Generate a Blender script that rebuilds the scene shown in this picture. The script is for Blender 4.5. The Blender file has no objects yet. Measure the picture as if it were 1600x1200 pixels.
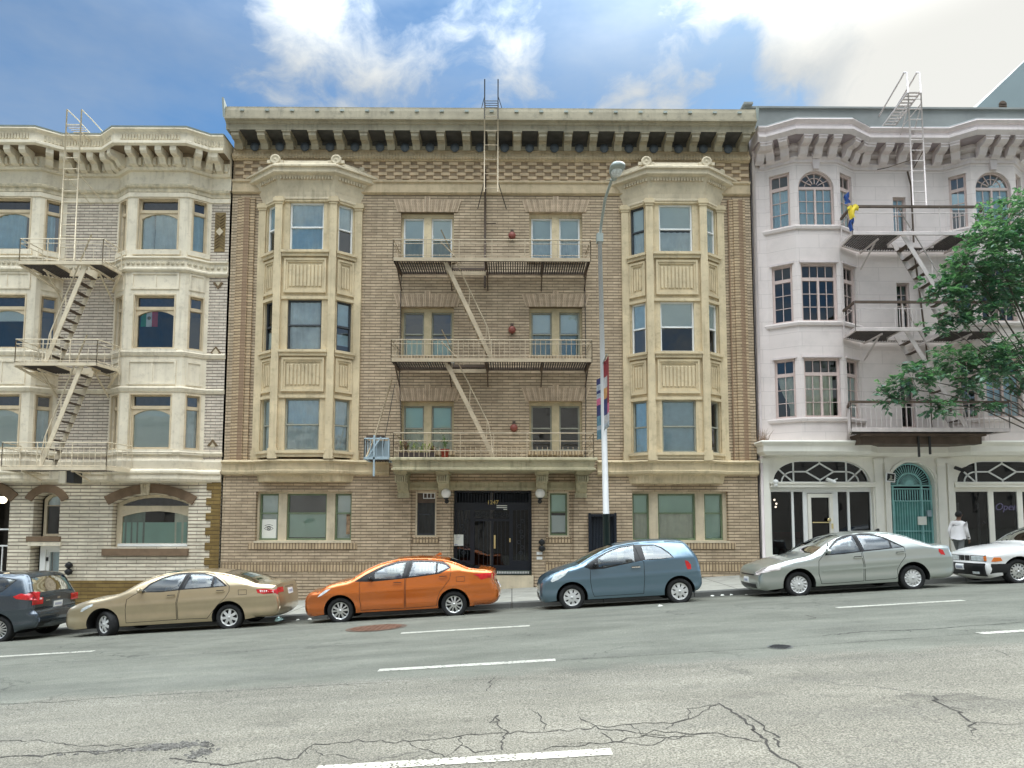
import bpy, math, random
import numpy as np
from mathutils import Vector, Matrix
from mathutils.geometry import delaunay_2d_cdt
random.seed(7)
R_ = math.radians
scene = bpy.context.scene
COL = scene.collection
# ------------------------------------------------------------------ camera
FOC = 1035.0; CX = 809.0; CY = 753.0
PITCH = R_(4.27); YAW = R_(0.5)
CAM = Vector((0.0, -21.1, 1.8))
fwd = Vector((math.sin(YAW)*math.cos(PITCH), math.cos(YAW)*math.cos(PITCH), math.sin(PITCH)))
rgt = Vector((math.cos(YAW), -math.sin(YAW), 0.0))
upv = rgt.cross(fwd)
cd = bpy.data.cameras.new('camera'); cam = bpy.data.objects.new('camera', cd); COL.objects.link(cam)
m3 = Matrix((rgt, upv, -fwd)).transposed()
cam.matrix_world = Matrix.Translation(CAM) @ m3.to_4x4()
cd.sensor_fit = 'HORIZONTAL'; cd.sensor_width = 36.0
cd.lens = FOC/1600.0*36.0
cd.shift_x = (800.0-CX)/1600.0; cd.shift_y = (CY-600.0)/1600.0
cd.clip_start = 0.1; cd.clip_end = 3000
scene.camera = cam

def ray(px, py):
    return (fwd + rgt*((px-CX)/FOC) + upv*((CY-py)/FOC)).normalized()
def P(px, py, Y=0.0):
    """point of the world plane y = Y seen at a photo pixel"""
    d = ray(px, py); t = (Y-CAM.y)/d.y
    return CAM + d*t
def Xp(px, py, Y=0.0): return P(px, py, Y).x
def Zp(px, py, Y=0.0): return P(px, py, Y).z
SLOPE = 0.056
def crown(y):
    if y < -9.0: return 0.0
    if y > -3.55: return -0.2
    t = (y+9.0)/5.45
    return -0.2*t*t
def road_z(x, y): return SLOPE*x + crown(y)
KERB_Y = -3.55
def walk_z(x, y):
    return SLOPE*x + (-0.06) + 0.07*(y-KERB_Y)/(0-KERB_Y)
def G(px, py):
    d = ray(px, py); t = 5.0
    for _ in range(60):
        p = CAM + d*t
        e = p.z - road_z(p.x, p.y)
        t += e/max(1e-4, -(d.z-SLOPE*d.x))*0.8
    return CAM + d*t
# ------------------------------------------------------------------ object helpers
ORG = {}
def tagit(o, label=None, cat=None, group=None, kind=None):
    if label: o['label'] = label
    if cat: o['category'] = cat
    if group: o['group'] = group
    if kind: o['kind'] = kind
    return o
def thing(name, label, cat, loc=(0,0,0), group=None):
    o = bpy.data.objects.new(name, None); COL.objects.link(o)
    o.empty_display_size = 0.3
    o.location = loc; ORG[o.name] = Vector(loc)
    return tagit(o, label, cat, group)

class MB:
    def __init__(s): s.v = []; s.f = []; s.m = []; s.sm = []; s.n = {}
    def poly(s, pts, m=0, smooth=False):
        b = len(s.v); s.v.extend([tuple(p) for p in pts])
        s.f.append(tuple(range(b, b+len(pts)))); s.m.append(m); s.sm.append(smooth)
    def mesh(s, pts, faces, m=0, smooth=False):
        b = len(s.v); s.v.extend([tuple(p) for p in pts])
        for f in faces:
            s.f.append(tuple(b+i for i in f)); s.m.append(m); s.sm.append(smooth)
    def box(s, x0, x1, y0, y1, z0, z1, m=0):
        p = [(x0,y0,z0),(x1,y0,z0),(x1,y1,z0),(x0,y1,z0),(x0,y0,z1),(x1,y0,z1),(x1,y1,z1),(x0,y1,z1)]
        s.mesh(p, [(0,3,2,1),(4,5,6,7),(0,1,5,4),(1,2,6,5),(2,3,7,6),(3,0,4,7)], m)
    def obox(s, c, ax, ay, az, m=0):
        c = Vector(c); ax = Vector(ax); ay = Vector(ay); az = Vector(az)
        p = [c+ax*i+ay*j+az*k for k in (-1,1) for (i,j) in ((-1,-1),(1,-1),(1,1),(-1,1))]
        s.mesh(p, [(0,3,2,1),(4,5,6,7),(0,1,5,4),(1,2,6,5),(2,3,7,6),(3,0,4,7)], m)
    def bar(s, a, b, w, h, m=0, up=(0,0,1)):
        """rectangular bar from a to b; w = width sideways, h = height"""
        a = Vector(a); b = Vector(b); d = (b-a); L = d.length; d.normalize()
        u = Vector(up)
        if abs(d.dot(u)) > 0.99: u = Vector((0,1,0))
        r = d.cross(u).normalized(); u = r.cross(d).normalized()
        s.obox((a+b)/2, d*(L/2), r*(w/2), u*(h/2), m)
    def tube(s, pts, r, n=6, m=0, cap=True, r1=None):
        pts = [Vector(p) for p in pts]; N = len(pts); rings = []
        ref = None
        for i, p in enumerate(pts):
            if i == 0: d = pts[1]-p
            elif i == N-1: d = p-pts[i-1]
            else: d = (pts[i+1]-p).normalized()+(p-pts[i-1]).normalized()
            d.normalize()
            if ref is None:
                ref = Vector((0,0,1)) if abs(d.z) < 0.9 else Vector((1,0,0))
            a = d.cross(ref).normalized(); b = d.cross(a).normalized()
            ref = a.cross(d).normalized() if False else ref
            rr = r if r1 is None else r+(r1-r)*i/(N-1)
            if isinstance(r, (list, tuple)): rr = r[i]
            rings.append([p+a*(rr*math.cos(2*math.pi*k/n))+b*(rr*math.sin(2*math.pi*k/n)) for k in range(n)])
        base = len(s.v)
        for rg in rings: s.v.extend([tuple(q) for q in rg])
        for i in range(N-1):
            for k in range(n):
                k2 = (k+1) % n
                s.f.append((base+i*n+k, base+i*n+k2, base+(i+1)*n+k2, base+(i+1)*n+k)); s.m.append(m); s.sm.append(n > 5)
        if cap:
            s.f.append(tuple(base+k for k in range(n))); s.m.append(m); s.sm.append(False)
            s.f.append(tuple(base+(N-1)*n+k for k in reversed(range(n)))); s.m.append(m); s.sm.append(False)
    def lathe(s, c, axis, prof, n=24, m=0, smooth=True, a0=0.0, a1=2*math.pi):
        """prof: list of (radius, distance along the axis)"""
        c = Vector(c); ax = Vector(axis).normalized()
        u = ax.cross(Vector((0,0,1))) if abs(ax.z) < 0.9 else ax.cross(Vector((1,0,0)))
        u.normalize(); w = ax.cross(u).normalized()
        full = abs(a1-a0-2*math.pi) < 1e-6
        cols = n if full else n+1
        base = len(s.v)
        for (r, h) in prof:
            for k in range(cols):
                t = a0+(a1-a0)*k/n
                s.v.append(tuple(c+ax*h+u*(r*math.cos(t))+w*(r*math.sin(t))))
        for i in range(len(prof)-1):
            for k in range(n):
                k2 = (k+1) % cols if full else k+1
                s.f.append((base+i*cols+k, base+i*cols+k2, base+(i+1)*cols+k2, base+(i+1)*cols+k)); s.m.append(m); s.sm.append(smooth)
    def sphere(s, c, r, n=16, k=10, m=0, sc=(1,1,1)):
        c = Vector(c); base = len(s.v)
        for i in range(k+1):
            t = math.pi*i/k
            for j in range(n):
                a = 2*math.pi*j/n
                s.v.append((c.x+r*sc[0]*math.sin(t)*math.cos(a), c.y+r*sc[1]*math.sin(t)*math.sin(a), c.z+r*sc[2]*math.cos(t)))
        for i in range(k):
            for j in range(n):
                j2 = (j+1) % n
                s.f.append((base+i*n+j, base+(i+1)*n+j, base+(i+1)*n+j2, base+i*n+j2)); s.m.append(m); s.sm.append(True)
    def build(s, name, mats, parent=None, org=None, **kw):
        if not isinstance(mats, (list, tuple)): mats = [mats]
        o0 = ORG[parent.name] if parent is not None else Vector(org or (0,0,0))
        me = bpy.data.meshes.new(name)
        me.from_pydata([(x-o0.x, y-o0.y, z-o0.z) for (x,y,z) in s.v], [], s.f)
        for mt in mats: me.materials.append(mt)
        me.polygons.foreach_set('material_index', s.m)
        me.polygons.foreach_set('use_smooth', s.sm)
        me.update()
        if s.n: me.normals_split_custom_set_from_vertices([s.n.get(i, (0,0,0)) for i in range(len(s.v))])
        else: me.validate(); me.update()
        o = bpy.data.objects.new(name, me); COL.objects.link(o)
        if parent is not None: o.parent = parent
        else: o.location = o0
        ORG[o.name] = o0
        return tagit(o, kw.get('label'), kw.get('cat'), kw.get('group'), kw.get('kind'))

def inpoly(x, y, poly):
    c = False; n = len(poly); j = n-1
    for i in range(n):
        xi, yi = poly[i]; xj, yj = poly[j]
        if (yi > y) != (yj > y) and x < (xj-xi)*(y-yi)/(yj-yi)+xi: c = not c
        j = i
    return c
def inside_np(X, Y, poly):
    c = np.zeros(X.shape, bool); n = len(poly); j = n-1
    for i in range(n):
        xi, yi = poly[i]; xj, yj = poly[j]
        if yi != yj:
            c ^= ((yi > Y) != (yj > Y)) & (X < (xj-xi)*(Y-yi)/(yj-yi)+xi)
        j = i
    return c
def cdt(outer, holes=(), extra=()):
    vs = []; es = []
    for lp in [outer]+list(holes):
        b = len(vs); vs.extend([Vector((p[0], p[1])) for p in lp]); n = len(lp)
        es.extend([(b+i, b+(i+1) % n) for i in range(n)])
    vs.extend([Vector((p[0], p[1])) for p in extra])
    r = delaunay_2d_cdt(vs, es, [], 0, 1e-6)
    out = r[0]; V = np.array([(p.x, p.y) for p in out])
    F = np.array([f for f in r[2] if len(f) == 3])
    C = V[F].mean(axis=1)
    ok = inside_np(C[:,0], C[:,1], outer)
    for h in holes: ok &= ~inside_np(C[:,0], C[:,1], h)
    return V, F[ok]

class Fr:
    """a vertical working plane: u along, z up, d outwards"""
    def __init__(s, p0, p1):
        s.o = Vector((p0[0], p0[1])); d = Vector((p1[0]-p0[0], p1[1]-p0[1])); s.L = d.length; d.normalize()
        s.t = d; s.n = Vector((d.y, -d.x))
    def pt(s, u, z, d=0.0):
        q = s.o+s.t*u+s.n*d
        return (q.x, q.y, z)
    def box(s, mb, u0, u1, z0, z1, d0, d1, m=0):
        p = [s.pt(u0,z0,d1),s.pt(u1,z0,d1),s.pt(u1,z0,d0),s.pt(u0,z0,d0),s.pt(u0,z1,d1),s.pt(u1,z1,d1),s.pt(u1,z1,d0),s.pt(u0,z1,d0)]
        mb.mesh(p, [(0,3,2,1),(4,5,6,7),(0,1,5,4),(1,2,6,5),(2,3,7,6),(3,0,4,7)], m)
    def prism(s, mb, u0, u1, prof, m=0):
        n = len(prof)
        pts = [s.pt(u0,z,d) for (d,z) in prof]+[s.pt(u1,z,d) for (d,z) in prof]
        fs = [(i,(i+1)%n,n+(i+1)%n,n+i) for i in range(n)]+[tuple(range(n)), tuple(range(2*n-1,n-1,-1))]
        mb.mesh(pts, fs, m)
    def plate(s, mb, outer, holes, d0, d1, m=0, back=False, mside=None):
        V, F = cdt(outer, holes)
        mb.mesh([s.pt(u,z,d1) for u,z in V], [tuple(f) for f in F.tolist()], m)
        if back: mb.mesh([s.pt(u,z,d0) for u,z in V], [tuple(reversed(f)) for f in F.tolist()], m)
        for lp in [outer]+list(holes):
            n = len(lp)
            pts = [s.pt(u,z,d1) for u,z in lp]+[s.pt(u,z,d0) for u,z in lp]
            mb.mesh(pts, [(i,n+i,n+(i+1)%n,(i+1)%n) for i in range(n)], m if mside is None else mside)
def rect(u0,u1,z0,z1): return [(u0,z0),(u1,z0),(u1,z1),(u0,z1)]
def archtop(u0,u1,z0,zs,zt,n=10):
    """rectangle with a segmental (or round) head springing at zs, crown at zt"""
    w = (u1-u0)/2; h = zt-zs; c = (u0+u1)/2
    if h <= 1e-4: return rect(u0,u1,z0,zt)
    r = (w*w+h*h)/(2*h); cz = zt-r
    a = math.asin(min(1, w/r))
    if h > w: a = math.pi-a
    pts = [(u0,z0),(u1,z0)]
    for i in range(n+1):
        t = a-2*a*i/n
        pts.append((c+r*math.sin(t), cz+r*math.cos(t)))
    return pts
def sweep(mb, path, prof, m=0, wall_ends=False, caps=True, smooth=False, close=False):
    """run the profile [(d,z)] along the plan path [(x,y)], mitred"""
    P2 = [Vector(p) for p in path]; N = len(P2); offs = []
    for i in range(N):
        ns = []
        if i > 0:
            t = (P2[i]-P2[i-1]).normalized(); ns.append(Vector((t.y,-t.x)))
        if i < N-1:
            t = (P2[i+1]-P2[i]).normalized(); ns.append(Vector((t.y,-t.x)))
        if len(ns) == 2:
            b = (ns[0]+ns[1]); b = b/ max(1e-6, b.dot(ns[0])); offs.append(b)
        else:
            n = ns[0]
            if wall_ends:
                t = Vector((-n.y, n.x))
                s_ = -n.y/t.y if abs(t.y) > 1e-6 else 0
                n = n+t*s_
            offs.append(n)
    k = len(prof); base = len(mb.v)
    for i in range(N):
        for (d,z) in prof:
            q = P2[i]+offs[i]*d; mb.v.append((q.x,q.y,z))
    kk = k if close else k-1
    for i in range(N-1):
        for j in range(kk):
            j2 = (j+1) % k
            mb.f.append((base+i*k+j, base+i*k+j2, base+(i+1)*k+j2, base+(i+1)*k+j)); mb.m.append(m); mb.sm.append(smooth)
    if caps:
        mb.f.append(tuple(base+j for j in range(k))); mb.m.append(m); mb.sm.append(False)
        mb.f.append(tuple(base+(N-1)*k+j for j in reversed(range(k)))); mb.m.append(m); mb.sm.append(False)
# ------------------------------------------------------------------ materials
def newmat(name):
    m = bpy.data.materials.new(name); m.use_nodes = True
    nt = m.node_tree; nt.nodes.clear()
    out = nt.nodes.new('ShaderNodeOutputMaterial')
    return m, nt, out
def N(nt, typ, **kw):
    n = nt.nodes.new(typ)
    for k, v in kw.items():
        if k == 'inp':
            for a, b in v.items(): n.inputs[a].default_value = b
        else: setattr(n, k, v)
    return n
def c4(c): return (c[0], c[1], c[2], 1.0)
def noise(nt, vec, scale, detail=5, rough=0.55):
    n = N(nt, 'ShaderNodeTexNoise', inp={'Scale': scale, 'Detail': detail, 'Roughness': rough}); nt.links.new(vec, n.inputs['Vector']); return n.outputs['Fac']
def mrange(nt, v, a, b, c, d, smooth=False):
    n = N(nt, 'ShaderNodeMapRange', inp={1: a, 2: b, 3: c, 4: d}); n.clamp = True
    if smooth: n.interpolation_type = 'SMOOTHSTEP'
    nt.links.new(v, n.inputs[0]); return n.outputs[0]
def mixc(nt, f, a, b, typ='MIX'):
    n = N(nt, 'ShaderNodeMix', data_type='RGBA', blend_type=typ)
    for idx, v in ((0, f), (6, a), (7, b)):
        if isinstance(v, (int, float)): n.inputs[idx].default_value = v
        elif isinstance(v, (tuple, list)): n.inputs[idx].default_value = c4(v)
        else: nt.links.new(v, n.inputs[idx])
    return n.outputs[2]
def mth(nt, op, a, b=None):
    n = N(nt, 'ShaderNodeMath', operation=op)
    for i, v in ((0, a), (1, b)):
        if v is None: continue
        if isinstance(v, (int, float)): n.inputs[i].default_value = v
        else: nt.links.new(v, n.inputs[i])
    return n.outputs[0]
def mapping(nt, vec, scale=(1,1,1), loc=(0,0,0), rot=(0,0,0)):
    n = N(nt, 'ShaderNodeMapping'); n.inputs['Scale'].default_value = scale; n.inputs['Location'].default_value = loc; n.inputs['Rotation'].default_value = rot
    nt.links.new(vec, n.inputs['Vector']); return n.outputs[0]
def bumpn(nt, h, strength=.3, dist=.01):
    n = N(nt, 'ShaderNodeBump', inp={'Strength': strength, 'Distance': dist}); nt.links.new(h, n.inputs['Height']); return n.outputs[0]
def principled(nt, out, **kw):
    b = nt.nodes.new('ShaderNodeBsdfPrincipled')
    for k, v in kw.items(): b.inputs[k.replace('_', ' ')].default_value = v
    nt.links.new(b.outputs[0], out.inputs[0]); return b
def mat(name, col, rough=.75, metal=0.0, var=.12, vs=2.0, streak=0.0, streakcol=(.1,.08,.05), bump=0.0, bs=60, spec=.4, grime=0.0, coat=0.0):
    m, nt, out = newmat(name)
    b = principled(nt, out, Roughness=rough, Metallic=metal, Specular_IOR_Level=spec, Coat_Weight=coat)
    tc = N(nt, 'ShaderNodeTexCoord').outputs['Object']
    a = mrange(nt, noise(nt, tc, vs, 6), .3, .7, 1-var, 1+var)
    mul = N(nt, 'ShaderNodeVectorMath', operation='SCALE'); mul.inputs[0].default_value = col[:3]; nt.links.new(a, mul.inputs['Scale'])
    c = mul.outputs[0]
    if streak:
        s = noise(nt, mapping(nt, tc, (9, 9, .55)), 1.0, 5)
        s2 = noise(nt, tc, .7, 3)
        f = mth(nt, 'MULTIPLY', mrange(nt, s, .5, .75, 0, streak), mrange(nt, s2, .4, .65, .1, 1))
        c = mixc(nt, f, c, streakcol)
    if grime:
        g = mrange(nt, noise(nt, tc, 5, 8, .7), .52, .72, 0, grime)
        c = mixc(nt, g, c, streakcol)
    nt.links.new(c, b.inputs['Base Color'])
    if bump: nt.links.new(bumpn(nt, noise(nt, tc, bs, 4), bump, .008), b.inputs['Normal'])
    return m
def brickmat(name, c1, c2, mortar, bw=.38, bh=.112, ms=.014, stripes=None, bias=0.0, bump=.5, stain=.35, offset=.5, soot_and_dark=None, hs=2.6, tone=.2):
    m, nt, out = newmat(name)
    b = principled(nt, out, Roughness=.85, Specular_IOR_Level=.25)
    tc = N(nt, 'ShaderNodeTexCoord').outputs['Object']
    sx = N(nt, 'ShaderNodeSeparateXYZ'); nt.links.new(tc, sx.inputs[0])
    u = mth(nt, 'ADD', sx.outputs[0], sx.outputs[1])
    cb = N(nt, 'ShaderNodeCombineXYZ'); nt.links.new(mth(nt, 'MULTIPLY', u, hs), cb.inputs[0]); nt.links.new(sx.outputs[2], cb.inputs[1])
    wob = noise(nt, tc, 3.0, 3)
    va = N(nt, 'ShaderNodeVectorMath', operation='ADD'); nt.links.new(cb.outputs[0], va.inputs[0])
    wv = N(nt, 'ShaderNodeCombineXYZ'); nt.links.new(mrange(nt, wob, 0, 1, -.006, .006), wv.inputs[1]); nt.links.new(wv.outputs[0], va.inputs[1])
    br = N(nt, 'ShaderNodeTexBrick', offset=offset, inp={'Color1': c4(c1), 'Color2': c4(c2), 'Mortar': c4(mortar), 'Scale': 1.0, 'Mortar Size': ms, 'Mortar Smooth': .25, 'Bias': bias, 'Brick Width': bw*hs, 'Row Height': bh})
    nt.links.new(va.outputs[0], br.inputs['Vector'])
    c = br.outputs['Color']
    n1 = mrange(nt, noise(nt, tc, .35, 5, .6), .35, .7, 0, stain)
    c = mixc(nt, n1, c, tuple(x*.55 for x in c2), 'MIX')
    n2 = mrange(nt, noise(nt, mapping(nt, cb.outputs[0], (1.0/(bw*hs), 1.0/bh, 1)), 1.0, 3, .6), .3, .7, 1-tone, 1+tone)
    sc = N(nt, 'ShaderNodeVectorMath', operation='SCALE'); nt.links.new(c, sc.inputs[0]); nt.links.new(n2, sc.inputs['Scale'])
    c = sc.outputs[0]
    if stripes:
        period, width, dark = stripes
        fr = mth(nt, 'FRACT', mth(nt, 'DIVIDE', sx.outputs[0], period))
        k = mth(nt, 'LESS_THAN', fr, width)
        c = mixc(nt, mth(nt, 'MULTIPLY', k, .7), c, dark)
    stv = noise(nt, mapping(nt, tc, (3.2, 3.2, .28)), 1.0, 6, .65)
    if tone > .1: c = mixc(nt, mth(nt, 'MULTIPLY', mrange(nt, stv, .50, .72, 0, .5), mrange(nt, noise(nt, tc, .5, 3), .4, .65, .15, 1)), c, tuple(x*.42 for x in c2))
    if soot_and_dark:
        f = mrange(nt, noise(nt, tc, 1.6, 7, .7), .5, .75, 0, soot_and_dark)
        c = mixc(nt, f, c, (.06,.045,.035))
    nt.links.new(c, b.inputs['Base Color'])
    h = mth(nt, 'SUBTRACT', mrange(nt, noise(nt, tc, 40, 3), 0, 1, 0, .35), br.outputs['Fac'])
    nt.links.new(bumpn(nt, h, bump, .012), b.inputs['Normal'])
    return m
def glassmat(name, tint=(.75,.85,.83), refl=.10, rough=0.0, wav=.05):
    m, nt, out = newmat(name)
    t = N(nt, 'ShaderNodeBsdfTransparent'); t.inputs[0].default_value = c4(tint)
    g = N(nt, 'ShaderNodeBsdfGlossy'); g.inputs['Roughness'].default_value = rough; g.inputs['Color'].default_value = (.92,.97,1,1)
    fr = N(nt, 'ShaderNodeFresnel'); fr.inputs['IOR'].default_value = 1.5
    tc = N(nt, 'ShaderNodeTexCoord').outputs['Object']
    bn = bumpn(nt, noise(nt, tc, 1.7, 2), wav, .05)
    nt.links.new(bn, g.inputs['Normal'])
    mx = N(nt, 'ShaderNodeMixShader')
    nt.links.new(mth(nt, 'MINIMUM', mth(nt, 'ADD', fr.outputs[0], refl), 1.0), mx.inputs[0])
    nt.links.new(t.outputs[0], mx.inputs[1]); nt.links.new(g.outputs[0], mx.inputs[2])
    nt.links.new(mx.outputs[0], out.inputs[0])
    return m
def paint(name, col, metal=.35, rough=.32, flake=.1):
    m, nt, out = newmat(name)
    b = principled(nt, out, Roughness=rough, Metallic=metal, Coat_Weight=1.0, Coat_Roughness=.02, Coat_IOR=1.6, Specular_IOR_Level=.5)
    tc = N(nt, 'ShaderNodeTexCoord').outputs['Object']
    dirt = mrange(nt, noise(nt, tc, 1.2, 2, .5), .4, .75, 0, .08)
    sx = N(nt, 'ShaderNodeSeparateXYZ'); nt.links.new(tc, sx.inputs[0])
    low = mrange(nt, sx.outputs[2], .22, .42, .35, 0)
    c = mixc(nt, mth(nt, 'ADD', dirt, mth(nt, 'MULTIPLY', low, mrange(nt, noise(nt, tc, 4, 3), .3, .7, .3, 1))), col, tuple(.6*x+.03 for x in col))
    nt.links.new(c, b.inputs['Base Color'])
    return m
M = {}
M['brick'] = brickmat('tan brick', (.61,.475,.325), (.46,.35,.235), (.175,.135,.085), bh=.096, bw=.36, ms=.017, stain=.32, soot_and_dark=.30, tone=.17)
M['brick_sold'] = brickmat('upright tan brick', (.58,.44,.28), (.45,.33,.20), (.17,.125,.08), bw=.10, bh=.40, ms=.018, offset=0, stain=.3, hs=1.0)
M['brick_stripe'] = brickmat('striped pilaster brick', (.60,.45,.28), (.46,.335,.205), (.17,.12,.075), bh=.096, ms=.017, tone=.18, stripes=(.45,.36,(.24,.15,.095)))
M['brick_dark'] = brickmat('brown brick', (.24,.155,.09), (.19,.12,.07), (.08,.055,.035), ms=.012)
M['brick_cream'] = brickmat('cream roman brick', (.82,.74,.58), (.70,.62,.48), (.20,.155,.11), bw=.62, bh=.112, ms=.018, stain=.25, soot_and_dark=.25)
M['brick_white'] = brickmat('white glazed brick', (.70,.615,.50), (.60,.52,.42), (.16,.125,.10), bw=.3, bh=.098, ms=.015, stain=.2)
M['brick_olive'] = brickmat('olive brown brick', (.25,.17,.06), (.20,.13,.045), (.09,.06,.03), bw=.45, bh=.118, ms=.012)
M['brick_lightblk'] = mat('light brick', (.58,.435,.275), var=.2, vs=4)
M['brick_darkblk'] = mat('dark brick', (.31,.225,.14), var=.2, vs=4)
M['trim'] = mat('ochre cream trim', (.62,.505,.32), var=.16, vs=1.5, streak=.5, streakcol=(.2,.15,.08), bump=.2, grime=.4)
M['soot_and_dark'] = mat('dark coffer', (.07,.068,.062), var=.3, vs=3); M['soffit_brown'] = mat('dark brown soffit', (.20,.15,.095), var=.25, vs=2); M['soffit_mauve'] = mat('mauve grey soffit', (.34,.285,.30), var=.15, vs=2)  # soffit panels in tones darker than their cornices
M['course'] = mat('tan stone course', (.54,.425,.27), var=.16, vs=1.5, streak=.5, streakcol=(.2,.15,.08), bump=.2, grime=.4)
M['cornice'] = mat('weathered beige cornice', (.35,.305,.215), var=.2, vs=1.2, streak=.65, streakcol=(.12,.115,.085), bump=.2, grime=.5)
M['canopy'] = mat('mossy stone canopy', (.44,.39,.25), var=.2, vs=1.2, streak=.8, streakcol=(.12,.12,.07), bump=.25, grime=.5)
M['cap'] = mat('pale cap stone', (.60,.51,.36), var=.16, vs=1.6, streak=.55, streakcol=(.24,.19,.12), bump=.2, grime=.3)
M['stucco'] = mat('cream stucco', (.76,.675,.52), var=.14, vs=1.0, streak=.5, streakcol=(.27,.215,.14), bump=.25, grime=.4)
M['stucco_orn'] = mat('cast cream ornament', (.60,.52,.37), var=.25, vs=6, streak=.3, streakcol=(.2,.16,.10), bump=.6, bs=25, grime=.6)
M['lav'] = mat('pale lavender stucco', (.74,.665,.65), var=.06, vs=.8, streak=.25, streakcol=(.5,.42,.4), bump=.12, grime=.10)
M['lavtrim'] = mat('pale pink grey trim', (.66,.58,.56), var=.1, vs=1.5, streak=.35, streakcol=(.36,.3,.3), bump=.15, grime=.2)
M['pinkframe'] = mat('dusty pink window frame', (.60,.475,.43), var=.1, vs=3)
M['shop'] = mat('white cream shopfront paint', (.80,.77,.68), var=.05, vs=1.5, streak=.15, streakcol=(.5,.46,.36), rough=.5)
M['white'] = mat('white paint', (.78,.78,.75), var=.05, vs=3, rough=.45)
M['greyframe'] = mat('weathered grey green frame', (.30,.30,.24), var=.15, vs=4)
M['greenframe'] = mat('dull green sash', (.16,.21,.12), var=.15, vs=4, rough=.5)
M['tanframe'] = mat('tan window frame', (.50,.41,.25), var=.15, vs=4, grime=.2)
M['darkframe'] = mat('dark sash', (.05,.055,.06), var=.15, vs=4, rough=.5)
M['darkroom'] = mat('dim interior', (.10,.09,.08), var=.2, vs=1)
M['iron_grate'] = mat('dark iron grating', (.055,.045,.038), var=.3, vs=4, rough=.7)
M['roofing'] = mat('grey roofing felt', (.25,.26,.25), var=.15, vs=1, rough=.9)
M['tin'] = mat('grey green sheet metal', (.34,.38,.35), var=.15, vs=1.2, streak=.3, streakcol=(.2,.22,.2), rough=.6)
M['glass'] = glassmat('window glass', (.90,.95,.94), .05)
M['glass_mirror'] = glassmat('shiny window glass', (.86,.93,.93), .11, 0.0, .10)
M['glass_blue'] = glassmat('blue screened glass', (.30,.40,.50), .12)
M['glass_dark'] = glassmat('dark transom glass', (.22,.22,.25), .0)
M['curtain_w'] = mat('white lace curtain', (.84,.86,.85), var=.08, vs=5)
M['curtain_c'] = mat('cream curtain', (.82,.79,.66), var=.08, vs=5)
M['curtain_b'] = mat('pale blue curtain', (.66,.78,.84), var=.08, vs=5)
M['curtain_g'] = mat('dull green curtain', (.35,.40,.34), var=.1, vs=5)
M['blind_g'] = mat('pale green roller blind', (.62,.76,.64), var=.04, vs=2)
M['blind_w'] = mat('white roller blind', (.84,.86,.82), var=.04, vs=2)
M['plastic'] = mat('crinkled plastic sheet', (.84,.87,.87), var=.2, vs=2, rough=.3, bump=.8, bs=4)
M['iron'] = mat('dark iron', (.035,.035,.035), var=.3, vs=3, rough=.6)
M['iron_tan'] = mat('tan painted iron', (.46,.37,.25), var=.15, vs=3, rough=.6, grime=.3)
M['iron_cream'] = mat('cream painted iron', (.66,.56,.40), var=.12, vs=3, rough=.6, grime=.3)
M['iron_pink'] = mat('grey pink painted iron', (.60,.53,.50), var=.12, vs=3, rough=.6, grime=.25)
M['iron_blue'] = mat('grey blue painted iron', (.34,.43,.47), var=.12, vs=3, rough=.6, grime=.2)
M['iron_rust'] = mat('rusty dark iron', (.10,.07,.05), var=.3, vs=4, rough=.7)
# ------------------------------------------------------------------ sky and sun
SUN_EL = R_(46.0)
sun_h = Vector((6.6, 11.3)).normalized()          # horizontal direction towards the sun (behind the houses)
sun_dir = Vector((sun_h.x*math.cos(SUN_EL), sun_h.y*math.cos(SUN_EL), math.sin(SUN_EL)))
sl = bpy.data.lights.new('sun', 'SUN'); so = bpy.data.objects.new('sun', sl); COL.objects.link(so)
sl.energy = 1.0; sl.angle = R_(8.0); sl.color = (1.0, .94, .85)
so.rotation_euler = (-sun_dir).to_track_quat('-Z', 'Y').to_euler(); so.location = (0, 0, 40)
w = bpy.data.worlds.new('World'); scene.world = w; w.use_nodes = True
nt = w.node_tree; nt.nodes.clear()
wo = nt.nodes.new('ShaderNodeOutputWorld'); bg = nt.nodes.new('ShaderNodeBackground')
sky = nt.nodes.new('ShaderNodeTexSky'); sky.sky_type = 'NISHITA'; sky.sun_disc = False
sky.sun_elevation = SUN_EL; sky.sun_rotation = math.atan2(sun_h.x, sun_h.y); sky.altitude = 30; sky.air_density = 1.0; sky.dust_density = 0.25; sky.ozone_density = 2.0
SKY_STR = 0.06
dirv = N(nt, 'ShaderNodeTexCoord').outputs['Generated']
sep = N(nt, 'ShaderNodeSeparateXYZ'); nt.links.new(dirv, sep.inputs[0])
def blob(px, py, a0, a1, amt):
    d = ray(px, py)
    n = N(nt, 'ShaderNodeVectorMath', operation='DOT_PRODUCT'); nt.links.new(dirv, n.inputs[0]); n.inputs[1].default_value = d
    return mrange(nt, n.outputs['Value'], math.cos(R_(a1)), math.cos(R_(a0)), 0, amt, True)
warp = N(nt, 'ShaderNodeTexNoise', inp={'Scale': 5.0, 'Detail': 4}); nt.links.new(dirv, warp.inputs['Vector'])
wv = N(nt, 'ShaderNodeVectorMath', operation='MULTIPLY_ADD'); nt.links.new(warp.outputs['Color'], wv.inputs[0]); wv.inputs[1].default_value = (.14,.14,.14); nt.links.new(dirv, wv.inputs[2])
n1 = noise(nt, mapping(nt, wv.outputs[0], (6.5, 6.5, 9.0), (1.3, .4, 2.2)), 1.0, 12, .60)
n2 = noise(nt, mapping(nt, wv.outputs[0], (3.0, 3.0, 9.0), (5.3, 2.4, .2), (0, R_(-28), 0)), 1.0, 8, .6)
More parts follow.
